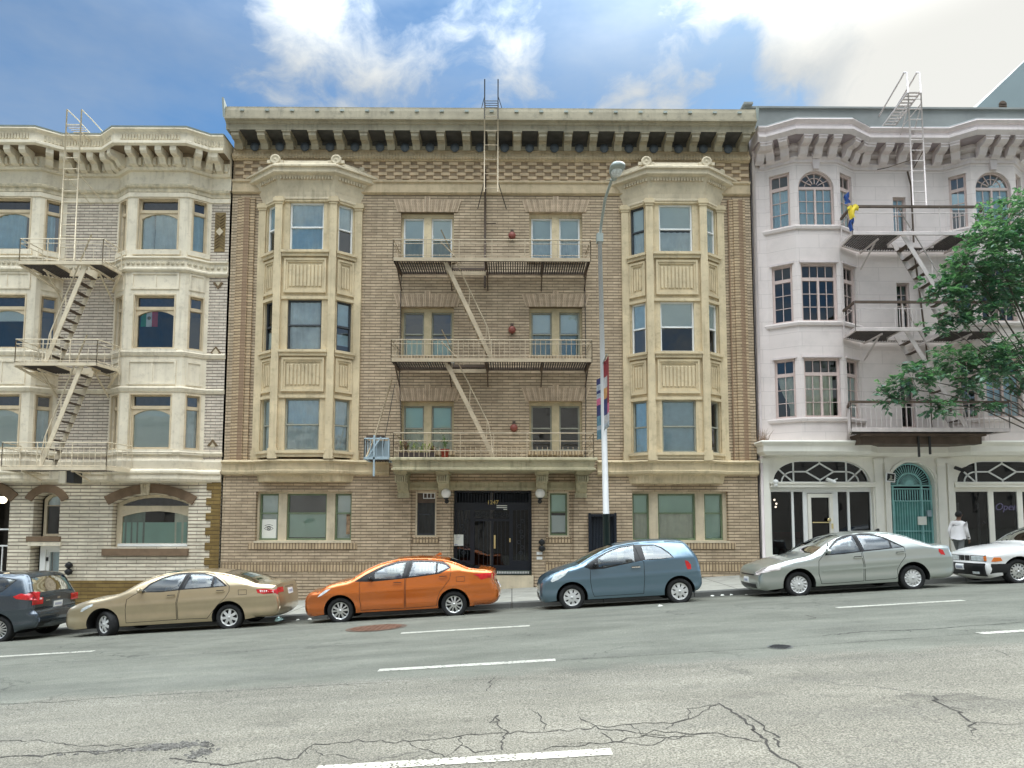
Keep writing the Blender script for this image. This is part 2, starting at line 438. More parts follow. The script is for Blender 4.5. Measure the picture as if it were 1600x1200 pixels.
dens = mth(nt, 'ADD', mth(nt, 'MULTIPLY', n1, .95), mth(nt, 'ADD', mth(nt, 'MULTIPLY', n2, .55), -.25))
for bl in ((1560, 60, 6, 21, .42), (1350, -60, 3, 12, .22), (1600, 330, 5, 16, .18), (700, 120, 2, 9, .09), (480, 80, 2, 9, .08), (1010, 140, 2, 7, .12), (850, 70, 1, 5, .08), (400, 20, 1, 9, .08), (1150, 60, 1, 7, .10),
           (60, 80, 4, 18, -.10), (1250, 90, 2, 7, -.20), (930, 50, 1, 5, -.10), (600, 20, 1, 4, -.08), (240, 150, 2, 10, -.10), (1110, 110, 1, 4, -.08)):
    dens = mth(nt, 'ADD', dens, blob(*bl))
back = mrange(nt, sep.outputs[1], -.3, .3, .16, 0.0, True)       # a more even cover behind the photographer
dens = mth(nt, 'ADD', dens, back)
mask = mrange(nt, mth(nt, 'ADD', dens, mrange(nt, sep.outputs[2], .62, .9, 0, .2, True)), .44, .80, 0, 1, True)
veil = mrange(nt, noise(nt, mapping(nt, dirv, (2, 2, 5), (3, 1, 0)), 1.0, 6, .6), .36, .72, .0, .52)
mask = mth(nt, 'MAXIMUM', mask, veil)
skys = N(nt, 'ShaderNodeVectorMath', operation='SCALE'); nt.links.new(sky.outputs[0], skys.inputs[0]); skys.inputs['Scale'].default_value = 1.0
skyt = mixc(nt, 1.0, skys.outputs[0], (.34, .57, .68), 'MULTIPLY')
cl = mixc(nt, mrange(nt, dens, .58, 1.0, 0, 1), (2.5, 2.8, 3.05), (4.3, 4.3, 4.1))
# unseen clouds overhead are strongly brightened to light the street from above
lit = N(nt, 'ShaderNodeVectorMath', operation='SCALE'); nt.links.new(cl, lit.inputs[0]); nt.links.new(mth(nt, 'MULTIPLY', mrange(nt, sep.outputs[1], -.5, .25, .95, 1.0, True), mrange(nt, sep.outputs[2], .55, .92, 1.0, 12.5, True)), lit.inputs['Scale'])
fin = mixc(nt, mask, skyt, lit.outputs[0])
nt.links.new(fin, bg.inputs['Color']); bg.inputs['Strength'].default_value = SKY_STR
nt.links.new(bg.outputs[0], wo.inputs[0])
vs_ = scene.view_settings; vs_.view_transform = 'Standard'; vs_.look = 'None'; vs_.gamma = 1.0; vs_.exposure = 1.78
scene.render.film_transparent = False
scene.cycles.max_bounces = 8; scene.cycles.diffuse_bounces = 4; scene.cycles.glossy_bounces = 4; scene.cycles.transparent_max_bounces = 16; scene.cycles.transmission_bounces = 6
scene.cycles.sample_clamp_indirect = 4.0
# ------------------------------------------------------------------ road and pavement
def asphalt():
    m, nt, out = newmat('worn asphalt')
    b = principled(nt, out, Roughness=.9, Specular_IOR_Level=.25)
    tc = N(nt, 'ShaderNodeTexCoord').outputs['Object']
    sx = N(nt, 'ShaderNodeSeparateXYZ'); nt.links.new(tc, sx.inputs[0])
    edge = mth(nt, 'ADD', sx.outputs[1], mrange(nt, noise(nt, tc, .9, 5, .6), .3, .7, -.35, .35))
    # coarser, slightly paler asphalt in the near lanes, smoother beyond the second lane line
    near_mask = mrange(nt, edge, -12.75, -12.2, 1, 0, True)
    agg = noise(nt, tc, 62, 3, .7); agg2 = noise(nt, tc, 24, 4, .7)
    pat = mrange(nt, noise(nt, mapping(nt, tc, (.5, 1.3, 1)), 1.0, 7, .65), .3, .7, .74, 1.22)
    c_near = mixc(nt, mrange(nt, agg, .42, .60, 0, 1), (.088,.082,.066), (.245,.233,.190))
    c_near = mixc(nt, mrange(nt, agg2, .55, .75, 0, .5), c_near, (.30,.285,.235))
    c_far = mixc(nt, mrange(nt, agg, .35, .68, 0, 1), (.110,.111,.090), (.195,.195,.160))
    c = mixc(nt, near_mask, c_far, c_near)
    sc = N(nt, 'ShaderNodeVectorMath', operation='SCALE'); nt.links.new(c, sc.inputs[0]); nt.links.new(pat, sc.inputs['Scale']); c = sc.outputs[0]
    # tyre tracks and oil drips, long in the driving direction
    tr = mrange(nt, noise(nt, mapping(nt, tc, (.12, 2.6, 1)), 1.0, 4, .6), .48, .72, 0, .28)
    c = mixc(nt, tr, c, (.10,.098,.09))
    oil = mrange(nt, noise(nt, mapping(nt, tc, (1.0, 2.2, 1), (4,2,0)), 1.0, 6, .7), .60, .74, 0, .55)
    c = mixc(nt, oil, c, (.075,.07,.06))
    # soft fine crazing
    vo = N(nt, 'ShaderNodeTexVoronoi', feature='DISTANCE_TO_EDGE', inp={'Scale': .62, 'Randomness': 1.0})
    wn = N(nt, 'ShaderNodeTexNoise', inp={'Scale': 2.2, 'Detail': 6}); nt.links.new(tc, wn.inputs['Vector'])
    wa = N(nt, 'ShaderNodeVectorMath', operation='MULTIPLY_ADD'); nt.links.new(wn.outputs['Color'], wa.inputs[0]); wa.inputs[1].default_value = (.9,.9,0); nt.links.new(tc, wa.inputs[2])
    nt.links.new(wa.outputs[0], vo.inputs['Vector'])
    cr = mth(nt, 'MULTIPLY', mrange(nt, vo.outputs['Distance'], .0, .012, 1, 0), mrange(nt, noise(nt, tc, .35, 3), .52, .64, 0, .6))
    c = mixc(nt, cr, c, (.04,.038,.035))
    # the gutter keeps its grime
    gut = mth(nt, 'MULTIPLY', mrange(nt, sx.outputs[1], -4.6, -3.7, 0, 1, True), mrange(nt, noise(nt, tc, 3, 5), .3, .7, .3, .8))
    c = mixc(nt, gut, c, (.045,.045,.042))
    nt.links.new(c, b.inputs['Base Color'])
    h = mth(nt, 'SUBTRACT', mth(nt, 'ADD', agg, mth(nt, 'MULTIPLY', agg2, .8)), mth(nt, 'MULTIPLY', cr, 1.5))
    nt.links.new(bumpn(nt, h, .75, .012), b.inputs['Normal'])
    return m
def concrete(name, col, joint=1.5):
    m, nt, out = newmat(name)
    b = principled(nt, out, Roughness=.85, Specular_IOR_Level=.25)
    tc = N(nt, 'ShaderNodeTexCoord').outputs['Object']
    a = mrange(nt, noise(nt, tc, 1.5, 7, .65), .3, .7, .78, 1.15)
    br = N(nt, 'ShaderNodeTexBrick', offset=0, inp={'Color1': c4(col), 'Color2': c4(tuple(x*.9 for x in col)), 'Mortar': (.06,.055,.05,1), 'Scale': 1, 'Mortar Size': .012, 'Brick Width': joint, 'Row Height': 1.2})
    nt.links.new(tc, br.inputs['Vector'])
    sc = N(nt, 'ShaderNodeVectorMath', operation='SCALE'); nt.links.new(br.outputs['Color'], sc.inputs[0]); nt.links.new(a, sc.inputs['Scale'])
    c = mixc(nt, mrange(nt, noise(nt, tc, 7, 5, .7), .6, .75, 0, .5), sc.outputs[0], (.07,.065,.06))
    nt.links.new(c, b.inputs['Base Color'])
    nt.links.new(bumpn(nt, noise(nt, tc, 80, 3), .2, .005), b.inputs['Normal'])
    return m
M['asphalt'] = asphalt(); M['concrete'] = concrete('pavement concrete', (.34,.33,.285)); M['kerbstone'] = concrete('dark kerb concrete', (.13,.13,.12), 2.4)
M['paintline'] = mat('worn road paint', (.42,.405,.345), var=.15, vs=6, rough=.8, grime=.7, streakcol=(.26,.25,.22))
M['crack'] = mat('crack in asphalt', (.035,.032,.028), var=.3, rough=1.0)
M['tar'] = mat('broken asphalt', (.10,.095,.085), var=.5, vs=12, rough=1.0, bump=1.0, bs=20)
M['ground'] = mat('far ground', (.20,.20,.18), var=.2, vs=.1, rough=.95)
g = MB(); g.poly([(-700,-700,-700*SLOPE-1.2),(700,-700,700*SLOPE-1.2),(700,700,700*SLOPE-1.2),(-700,700,-700*SLOPE-1.2)])
g.build('ground', M['ground'], kind='structure')
rd = MB(); ys = [-60,-40,-30,-22,-16,-12,-9]+[-9+5.45*i/8 for i in range(1,9)]
for i in range(len(ys)-1):
    for k in range(-8, 8):
        xa, xb = k*10, k*10+10
        q = [(xa,ys[i]),(xb,ys[i]),(xb,ys[i+1]),(xa,ys[i+1])]
        rd.poly([(x,y,road_z(x,y)) for x,y in q], 0, True)
road = rd.build('road', M['asphalt'], kind='structure')
kb = MB()
for k in range(-33, 33):
    xa, xb = k*2.4, k*2.4+2.388
    y0, y1 = KERB_Y, KERB_Y+.16
    p = []
    for x in (xa, xb):
        p += [(x,y0-.02,road_z(x,y0-.01)-.3),(x,y0,walk_z(x,y0)-.02),(x,y0+.02,walk_z(x,y0)+.004),(x,y1,walk_z(x,y1)+.004),(x,y1,walk_z(x,y1)-.3)]
    kb.mesh(p, [(i,(i+1)%5,5+(i+1)%5,5+i) for i in range(5)]+[(0,1,2,3,4),(9,8,7,6,5)])
kb.build('kerb', M['kerbstone'], kind='structure')
sw = MB()
for k in range(-8, 8):
    xa, xb = k*10, k*10+10
    sw.poly([(x,y,walk_z(x,y)) for x,y in ((xa,KERB_Y+.155),(xb,KERB_Y+.155),(xb,.6),(xa,.6))])
sw.build('pavement', M['concrete'], kind='structure')
def mark(x0, x1, y, wd):
    b = MB(); n = int((x1-x0)/.018); m = 8; ph = random.random()*9
    for i in range(n):
        a0 = x0+(x1-x0)*i/n; a1 = x0+(x1-x0)*(i+1)/n
        for k in range(m):
            # worn through in drifts, more at the edges
            wear = .10+.16*(k in (0,m-1))+.22*max(0,math.sin(a0*2.3+ph)+.3*math.sin(a0*7+k))
            if random.random() < wear*.42: continue
            j = .006 if k in (0,m-1) else 0
            ya, yb = y-wd/2+wd*k/m-random.random()*j, y-wd/2+wd*(k+1)/m+random.random()*j
            b.poly([(a0,ya,road_z(a0,y)+.005),(a1,ya,road_z(a1,y)+.005),(a1,yb,road_z(a1,y)+.005),(a0,yb,road_z(a0,y)+.005)])
    b.build('lane_marking', M['paintline'], road)
def mark_px(a, b_, wd):
    p = G(*a); q = G(*b_); mark(p.x, q.x, (p.y+q.y)/2, wd)
mark_px((498,1197),(958,1180),.15); mark_px((592,1047),(868,1032),.16); mark_px((628,988.5),(828,979),.15)
mark_px((-55,1029),(145,1018),.15); mark_px((1306,949.5),(1507,938.5),.15); mark_px((1530,990),(1800,974),.16)
def crack(pts, w0, w1=None, jit=.03, branch=.3):
    """a jagged ribbon through photo points on the road"""
    b = MB(); w1 = (w1 or w0)*.85; w0 *= .85
    Q = [G(*p) for p in pts]; L = []
    for i in range(len(Q)-1):
        n = max(2, int((Q[i+1]-Q[i]).length/.07))
        for k in range(n): L.append(Q[i].lerp(Q[i+1], k/n))
    L.append(Q[-1])
    for i in range(1, len(L)-1): L[i] = L[i]+Vector((random.gauss(0,jit*.5), random.gauss(0,jit), 0))
    def rib(L, wa, wb):
        for i in range(len(L)-1):
            d = (L[i+1]-L[i]); s = Vector((-d.y, d.x, 0)); s = s.normalized() if s.length > 0 else Vector((0,1,0))
            ws = (wa+(wb-wa)*i/len(L))*random.uniform(.35,1.5)
            we = (wa+(wb-wa)*(i+1)/len(L))*random.uniform(.35,1.5)
            r = [L[i]-s*ws/2, L[i+1]-s*we/2, L[i+1]+s*we/2, L[i]+s*ws/2]
            b.poly([(p.x,p.y,road_z(p.x,p.y)+.003) for p in r])
    rib(L, w0, w1)
    for i in range(3, len(L)-3):
        if random.random() < branch*.12:
            a = random.uniform(0, 6.28); p = L[i].copy(); br = [p]
            for _ in range(random.randint(2,6)):
                a += random.gauss(0,.5); p = p+Vector((math.cos(a), math.sin(a), 0))*random.uniform(.03,.08); br.append(p)
            rib(br, w0*.6, w0*.2)
    b.build('crack', M['crack'], road)
crack([(330,1194),(460,1186),(487,1165),(560,1158),(640,1160),(715,1150),(800,1145),(900,1141),(985,1132),(1075,1125),(1078,1108),(1122,1101)], .018, .014)
crack([(1122,1099),(1160,1122),(1195,1157),(1215,1180),(1250,1200)], .030, .02)
crack([(1165,1117),(1195,1135),(1212,1150),(1218,1168)], .018)
crack([(905,1120),(920,1130),(950,1140),(1010,1144),(1100,1145),(1160,1156),(1192,1158)], .016)
crack([(715,1150),(722,1165),(740,1176),(775,1172)], .012)
crack([(850,1172),(900,1166),(940,1160),(1000,1152),(1085,1150)], .013)
crack([(765,1130),(772,1122),(778,1118),(775,1132),(788,1145),(785,1172)], .016)
crack([(830,1110),(845,1118),(850,1140)], .013)
crack([(760,1080),(768,1065),(772,1059)], .012)
crack([(940,1145),(960,1158),(1010,1165),(1075,1150),(1100,1145)], .012); crack([(985,1132),(1000,1146),(1040,1150)], .010); crack([(1122,1101),(1090,1118),(1075,1125),(1040,1140)], .012); crack([(487,1165),(500,1178),(560,1186)], .010); crack([(640,1160),(660,1172),(700,1180),(720,1165)], .010)
crack([(1458,1088),(1462,1097),(1500,1112),(1518,1130),(1520,1148)], .022, .014)
crack([(1520,1131),(1600,1131)], .009)
crack([(0,1101),(100,1096),(200,1088),(300,1083),(410,1077),(520,1070),(640,1066)], .016, .010, .012)
crack([(640,1066),(800,1060),(960,1052)], .006, .004, .012)
crack([(0,1184),(80,1179),(150,1174),(230,1170),(310,1163)], .03, .045)
crack([(0,1158),(60,1157),(130,1166),(200,1166),(250,1158)], .014)
crack([(265,1185),(300,1190),(330,1196)], .02)
crack([(1285,993),(1350,987),(1440,984),(1520,978),(1600,972)], .028, .02, .014)
crack([(150,1013),(260,1008),(380,1004)], .010, .007, .012)
crack([(0,1040),(200,1030),(420,1015),(628,1003)], .012, .010, .006); crack([(868,1032),(1100,1019),(1320,1005),(1530,990)], .012, .010, .006)
crack([(828,979),(900,972),(1000,968)], .008, .005, .012)
crack([(1258,961),(1275,965),(1262,968)], .02)
crack([(1530,1015),(1560,1017),(1580,1027)], .008)
def rubble(cx, cy, n, rx, ry):
    b = MB(); c = G(cx, cy)
    for _ in range(n):
        x = c.x+random.gauss(0,rx); y = c.y+random.gauss(0,ry); r = random.uniform(.008,.03)
        z = road_z(x,y); k = random.randint(4,6); a0 = random.random()*6
        top = [(x+r*.6*math.cos(a0+6.28*i/k), y+r*.6*math.sin(a0+6.28*i/k), z+random.uniform(.004,.014)) for i in range(k)]
        bot = [(x+r*random.uniform(.8,1.2)*math.cos(a0+6.28*i/k), y+r*math.sin(a0+6.28*i/k), z+.001) for i in range(k)]
        b.mesh(top+bot, [tuple(range(k))]+[(i,k+i,k+(i+1)%k,(i+1)%k) for i in range(k)])
    return b.build('loose_asphalt', M['tar'], road, kind='stuff')
rubble(270,1166,170,.15,.05); rubble(312,1178,70,.05,.09); rubble(200,1173,50,.3,.03)
# manhole and small covers
def cover(px, py, r, mt, label, ring=True, gname=None):
    c = G(px, py); t = thing('manhole_cover', label, 'manhole cover', c, gname)
    b = MB(); n = 32
    def disc(r0, r1, dz, m):
        for i in range(n):
            a, a2 = 6.2832*i/n, 6.2832*(i+1)/n
            q = [(r0,a),(r1,a),(r1,a2),(r0,a2)]
            b.poly([(c.x+r*math.cos(a), c.y+r*math.sin(a), road_z(c.x+r*math.cos(a), c.y+r*math.sin(a))+dz) for r,a in q], m)
    disc(r*.86, r, .006, 1); disc(0.001, r*.84, .010, 0)
    for i in range(-4, 5):
        for j in range(-4, 5):
            x, y = i*r*.18, j*r*.18
            if x*x+y*y < (r*.75)**2:
                b.box(c.x+x-r*.05, c.x+x+r*.05, c.y+y-r*.05, c.y+y+r*.05, road_z(c.x+x,c.y+y)+.010, road_z(c.x+x,c.y+y)+.016, 0)
    b.build('lid', mt, t)
M['rustlid'] = mat('rusty brown iron', (.13,.065,.04), var=.3, vs=5, rough=.7, grime=.4, streakcol=(.05,.03,.02))
cover(588, 981, .62, [M['rustlid'], M['iron_rust']], 'round rusty brown manhole cover in the road in front of the orange sedan')
cover(1219, 1011, .17, [M['iron'], M['kerbstone']], 'small dark round utility cover in the middle of the road')
# ------------------------------------------------------------------ windows
def covering(parent, fr, u0, u1, z0, z1, d, kind, mt):
    """what hangs behind a pane: a wavy curtain or a flat roller blind"""
    b = MB()
    if kind == 'blind':
        fr.box(b, u0, u1, z0, z1, d-.012, d)
        fr.box(b, u0, u1, z0-.015, z0+.015, d-.016, d+.006)
        return b.build('blind', mt, parent)
    n = max(8, int((u1-u0)*26)); ph = random.random()*6; k = random.uniform(26, 40)
    zs = [z0, z0+(z1-z0)*.35, z0+(z1-z0)*.7, z1]
    idx = []
    for z in zs:
        amp = .024*(1 if z < z1 else .6)
        for i in range(n+1):
            u = u0+(u1-u0)*i/n
            idx.append(fr.pt(u, z, d+amp*math.sin(k*(u-u0)+ph+.7*math.sin(5*u+z*.5))))
    fs = [(r*(n+1)+i, r*(n+1)+i+1, (r+1)*(n+1)+i+1, (r+1)*(n+1)+i) for r in range(3) for i in range(n)]
    b.mesh(idx, fs, 0, True)
    return b.build('curtain', mt, parent)
def window(parent, fr, outer, lights, fm, d=-.1, th=.07, cov=(), glass=None, bars=(), rails=(), name='window'):
    """outer / lights: polygons (u,z). cov: (kind, mat, u0,u1,z0,z1). bars: thin glazing bars ((u,z),(u,z),w)"""
    b = MB(); fr.plate(b, outer, lights, d-th, d, 0)
    for (u0,u1,z0,z1,dd) in rails: fr.box(b, u0, u1, z0, z1, d-.02, d+dd)
    for (a, c, wd) in bars:
        pa = Vector(fr.pt(a[0], a[1], d-.028)); pc = Vector(fr.pt(c[0], c[1], d-.028))
        b.bar(pa, pc, wd, .03, 0, up=(fr.n.x, fr.n.y, 0))
    wo_ = b.build(name, fm, parent)
    p = MB()
    for L in lights:
        V, F = cdt(L)
        p.mesh([fr.pt(u,z,d-.045) for u,z in V], [tuple(f) for f in F.tolist()])
    p.build('pane', glass or M['glass'], wo_)
    for (kind, mt, u0,u1,z0,z1) in cov: covering(wo_, fr, u0, u1, z0, z1, d-.07, kind, mt)
    return wo_
def sash(parent, fr, u0, u1, z0, z1, fm, d=-.1, fw=.055, split=.5, upper=None, lower=None, glass=None, glass2=None, head=0.0):
    """a double hung window; upper / lower: (kind, material[, drop]) behind each light"""
    zm = z0+(z1-z0)*split
    lights = [rect(u0+fw, u1-fw, z0+fw*1.2, zm-fw*.4), rect(u0+fw, u1-fw, zm+fw*.4, z1-fw)]
    cov = []
    for c, a, b_ in ((upper, zm, z1), (lower, z0, zm)):
        if c:
            if c[0] == 'both': continue
            fr_ = c[2] if len(c) > 2 else 1.0
            cov.append((c[0], c[1], u0+.03, u1-.03, b_-(b_-a)*fr_ if c is upper or c[0] == 'blind' else a+.05, b_-.01 if c is upper else a+.05+(b_-a-.05)*fr_))
    w_ = window(parent, fr, rect(u0,u1,z0,z1), lights, fm, d, .08, cov, glass, rails=[(u0+fw*.6,u1-fw*.6,zm-fw*.45,zm+fw*.45,.015),(u0,u1,z0,z0+.05,.03)])
    return w_
def RC(x0, y0, x1, y1, Y=0.0):
    xm, ym = (x0+x1)/2, (y0+y1)/2
    return Xp(x0,ym,Y), Xp(x1,ym,Y), Zp(xm,y1,Y), Zp(xm,y0,Y)

# ================================================================== the tan brick apartment house in the middle
XC = -.66; HW = 8.55
XL, XR = XC-HW, XC+HW
FC = Fr((XL,0),(XR,0)); cu = lambda x: x-XL
zt = lambda py, Y=0.0, px=767: Zp(px, py, Y)
house = thing('apartment_building', 'tan brick apartment house with two ochre bay windows and a dark central entrance', 'apartment building', (XC, 0, walk_z(XC,0)))
Z_ROOF = zt(172, -.75)
holes = []
pairs = []
for (xa, xb) in ((626,709),(827,910)):
    for (ya, yb) in ((332,407),(480,557),(627,706)):
        x0, x1, z0, z1 = RC(xa, ya, xb, yb); pairs.append((x0,x1,z0,z1)); holes.append(rect(cu(x0),cu(x1),z0,z1))
gw = []
for (xa, xb) in ((399,549),(988,1138)):
    x0, x1, z0, z1 = RC(xa, 768, xb, 848); gw.append((x0,x1,z0,z1)); holes.append(rect(cu(x0),cu(x1),z0,z1))
ew = []
for (xa, xb) in ((649,682),(857,889)):
    x0, x1, z0, z1 = RC(xa, 768, xb, 839); ew.append((x0,x1,z0,z1)); holes.append(rect(cu(x0),cu(x1),z0,z1))
DX0, DX1, DZ0, DZ1 = RC(708, 766, 831, 899)
holes.append(rect(cu(DX0),cu(DX1),DZ0,DZ1))
gx0, gx1, gz0, gz1 = RC(921, 803, 962, 897)
holes.append(rect(cu(gx0),cu(gx1),gz0,gz1))
BH, BF, BP = 1.53, .87, .47                       # bay: half width at the wall, half width of the front, projection
ZB1, ZB0 = zt(284,-.3), zt(716,-.3)
bays = (XC-5.93, XC+5.93)
for bx in bays: holes.append(rect(cu(bx-BH+.06), cu(bx+BH-.06), ZB0+.2, ZB1-.15))
zbase = walk_z(XL,0)-.6
b = MB()
FC.plate(b, [(0,zbase),(2*HW,zbase),(2*HW,Z_ROOF-.9),(0,Z_ROOF-.9)], holes, -.32, 0, 0)
b.box(XL, XL+.02, .0, 9, zbase, Z_ROOF-.9, 0); b.box(XR-.02, XR, 0, 9, zbase, Z_ROOF-.9, 0)
# floors and back wall that close the rooms behind the windows
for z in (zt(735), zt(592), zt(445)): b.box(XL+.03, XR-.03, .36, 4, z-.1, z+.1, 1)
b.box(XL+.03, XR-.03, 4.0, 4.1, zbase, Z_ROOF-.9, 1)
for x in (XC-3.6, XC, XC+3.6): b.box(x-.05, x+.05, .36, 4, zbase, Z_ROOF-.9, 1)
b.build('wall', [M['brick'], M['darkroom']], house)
b = MB(); b.box(XL+.02, XR-.02, .02, 9, Z_ROOF-.75, Z_ROOF-.55, 0); b.build('roof', M['roofing'], house)
# striped corner pilasters
zp0, zp1 = zt(720), zt(312)
for (xa, xb) in ((XL+.02, XL+.98), (XR-.98, XR-.02)):
    b = MB(); FC.box(b, cu(xa)+.20, cu(xb)-.20, zp0, zp1, -.02, .06); FC.box(b, cu(xa)+.36, cu(xb)-.36, zp0, zp1, -.02, .10)
    b.build('pilaster', M['brick_stripe'], house)
# chequered brick band below the cornice
b = MB(); zc0, zc1 = zt(287), zt(254)
FC.box(b, .03, 2*HW-.03, zc0, zc1, -.01, .012, 1)
rows = 6; rh = (zc1-zc0)/rows
for r in range(rows):
    u = .1+(.26 if r % 2 else 0)
    while u < 2*HW-.3:
        x = XL+u
        if not any(abs(x+.13-bx) < BH-.1 for bx in bays): FC.box(b, u, u+.30, zc0+r*rh+.012, zc0+(r+1)*rh-.012, .0, .05, 0)
        u += .52
b.build('brick_band', [M['brick_lightblk'], M['brick_darkblk']], house)
# plain band (string course) under it and the moulded strip over it
b = MB()
zs0, zs1 = zt(304), zt(287)
prof = [(0,zs1+.06),(.10,zs1+.06),(.10,zs1),(.05,zs1-.03),(.05,zs0+.06),(.09,zs0+.03),(.07,zs0),(0,zs0-.03)]
sweep(b, [(XL+.02,0),(XR-.02,0)], prof)
zm0, zm1 = zt(254), zt(236)
sweep(b, [(XL+.02,0),(XR-.02,0)], [(0,zm1),(.05,zm1),(.05,zm1-.14),(.12,zm1-.18),(.16,zm0+.1),(.07,zm0),(0,zm0)])
u = .1
while u < 2*HW-.1:
    FC.box(b, u, u+.05, zm0+.03, zm1-.17, .05, .15); u += .10
b.build('string_course', M['course'], house)
M['gatepaint0'] = mat('dark blue grey rosette', (.10,.12,.14), var=.2)  # rosettes darker than the cornice around them
# main cornice with modillions
cor = MB()
zc_t, zc_m, zc_b = zt(171,-.8), zt(189,-.8), zt(204,-.74)
prof = [(0,zc_t),(.82,zc_t),(.84,zc_t-.10),(.86,zc_m+.05),(.90,zc_m+.04),(.90,zc_m-.02),(.80,zc_m-.05),(.78,zc_m-.09),(.74,zc_m-.11),(.74,zc_b),(.10,zc_b+.02),(.10,zm1-.02),(0,zm1-.02)]
sweep(cor, [(XL+.06,0),(XR-.06,0)], prof)
# parapet sheet with little lugs
FC.box(cor, .0, 2*HW, zc_t-.02, zc_t+.05, .0, .8, 0)
cornice = cor.build('cornice', M['cornice'], house)
nm = 21
for i in range(nm):
    br_ = MB(); u = .33+(2*HW-.66)*i/(nm-1)
    z1 = zc_b; z0 = zm1-.02
    p = [(.08,z1),(.70,z1),(.70,z1-.16),(.60,z1-.24),(.50,z1-.22),(.40,z1-.26),(.33,z1-.42),(.30,z0+.12),(.22,z0),(.08,z0)]
    FC.prism(br_, u-.12, u+.12, p, 0)
    FC.box(br_, u-.15, u+.15, z1-.05, z1-.001, .08, .735, 0)
    br_.build('modillion', M['cornice'], cornice)
for i in range(nm-1):
    ro = MB(); u = .33+(2*HW-.66)*(i+.5)/(nm-1)
    c_ = FC.pt(u, zc_b-.20, .10)
    ro.lathe(c_, (0,-1,0), [(.15,0),(.15,.03),(.10,.05),(.03,.09),(0.001,.09)], 10)
    ro.build('rosette', M['gatepaint0'], cornice)
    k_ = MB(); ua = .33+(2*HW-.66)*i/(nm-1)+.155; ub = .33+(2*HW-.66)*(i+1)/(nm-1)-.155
    FC.box(k_, ua, ub, zc_b-.012, zc_b-.004, .11, .73); FC.box(k_, ua, ub, zm1+.10, zc_b-.012, .092, .106); k_.build('coffer', M['soot_and_dark'], cornice)
for i in range(nm):
    lug = MB(); u = .6+(2*HW-1.2)*i/(nm-1); FC.box(lug, u-.06, u+.06, zc_t-.13, zc_t-.07, .8, .88); lug.build('cornice_lug', M['tin'], cornice)
lug = MB(); FC.prism(lug, .0, .06, [(.86,zc_m+.05),(.98,zt(160,-.8)),(.86,zt(163,-.8)),(.6,zc_t),(.3,zc_t)], 0); lug.build('corner_upstand', M['tin'], cornice); lug = MB()
FC.prism(lug, 2*HW-.06, 2*HW, [(.86,zc_m+.05),(.95,zt(168,-.8)),(.6,zc_t),(.3,zc_t)], 0)
lug.build('corner_upstand', M['tin'], cornice)
# paired windows with brick fan heads
cov_pair = [
 [(('blind',M['blind_w'],1.0),('curtain',M['curtain_g'],1.0),'white'), (None,('curtain',M['blind_g'],.75),'greyframe'), (('blind',M['blind_g'],1.0),('curtain',M['curtain_c'],1.0),'greyframe')],
 [(('blind',M['blind_w'],1.0),('curtain',M['curtain_w'],1.0),'white'), (('blind',M['blind_w'],.9),('curtain',M['curtain_g'],1.0),'greyframe'), (None,None,'greyframe')]]
M['fan_a'] = mat('arch brick', (.50,.38,.26), var=.2, vs=5); M['fan_b'] = mat('arch brick brown', (.40,.295,.195), var=.2, vs=5); M['fan_c'] = mat('arch brick tan', (.54,.41,.28), var=.2, vs=5)
for k, (x0,x1,z0,z1) in enumerate(pairs):
    cc = cov_pair[k//3][k%3]; um = (cu(x0)+cu(x1))/2
    gl = [M['glass_mirror'], M['glass_mirror'], M['glass']][k%3] if k < 3 else [M['glass'], M['glass_mirror'], M['glass_mirror']][k%3]
    fmt = M['tanframe'] if cc[2] == 'greyframe' else M['white']
    for (ua, ub) in ((cu(x0)+.07, um-.12),(um+.12, cu(x1)-.07)):
        sash(house, FC, ua, ub, z0+.05, z1-.12, M[cc[2]] if cc[2]=='white' else M['greyframe'], -.20, .05, .5, cc[0], cc[1], gl)
    b = MB()                                                     # mullion, head, sill
    FC.box(b, um-.12, um+.12, z0, z1-.10, -.30, -.12); FC.box(b, cu(x0), cu(x1), z1-.12, z1, -.31, -.14)
    FC.box(b, cu(x0), cu(x0)+.07, z0, z1-.12, -.31, -.17); FC.box(b, cu(x1)-.07, cu(x1), z0, z1-.12, -.31, -.17)
    b.build('window_mullion', M['tanframe'] if k%3 else M['trim'], house)
    b = MB(); FC.box(b, cu(x0)-.05, cu(x1)+.05, z0-.10, z0+.02, -.2, .07)
    b.build('window_sill', M['brick_sold'], house)
    fan = MB(); n = 33; zl = z1+.01; h = .42; wd = (x1-x0)+.25; cu0 = um-wd/2
    for i in range(n):
        t0, t1 = i/n, (i+1)/n
        def sp(t, top): return um+(t-.5)*(wd if not top else wd*1.13)
        hh = h+(.10 if abs(i-n//2) < 2 else 0)
        g_ = .006
        FC.plate(fan, [(sp(t0,0)+g_,zl),(sp(t1,0)-g_,zl),(sp(t1,1)-g_,zl+hh),(sp(t0,1)+g_,zl+hh)], [], 0, .022+.006*(i%3) if abs(i-n//2) > 1 else .045, i % 3)
    fan.build('brick_arch', [M['fan_a'], M['fan_b'], M['fan_c']], house)
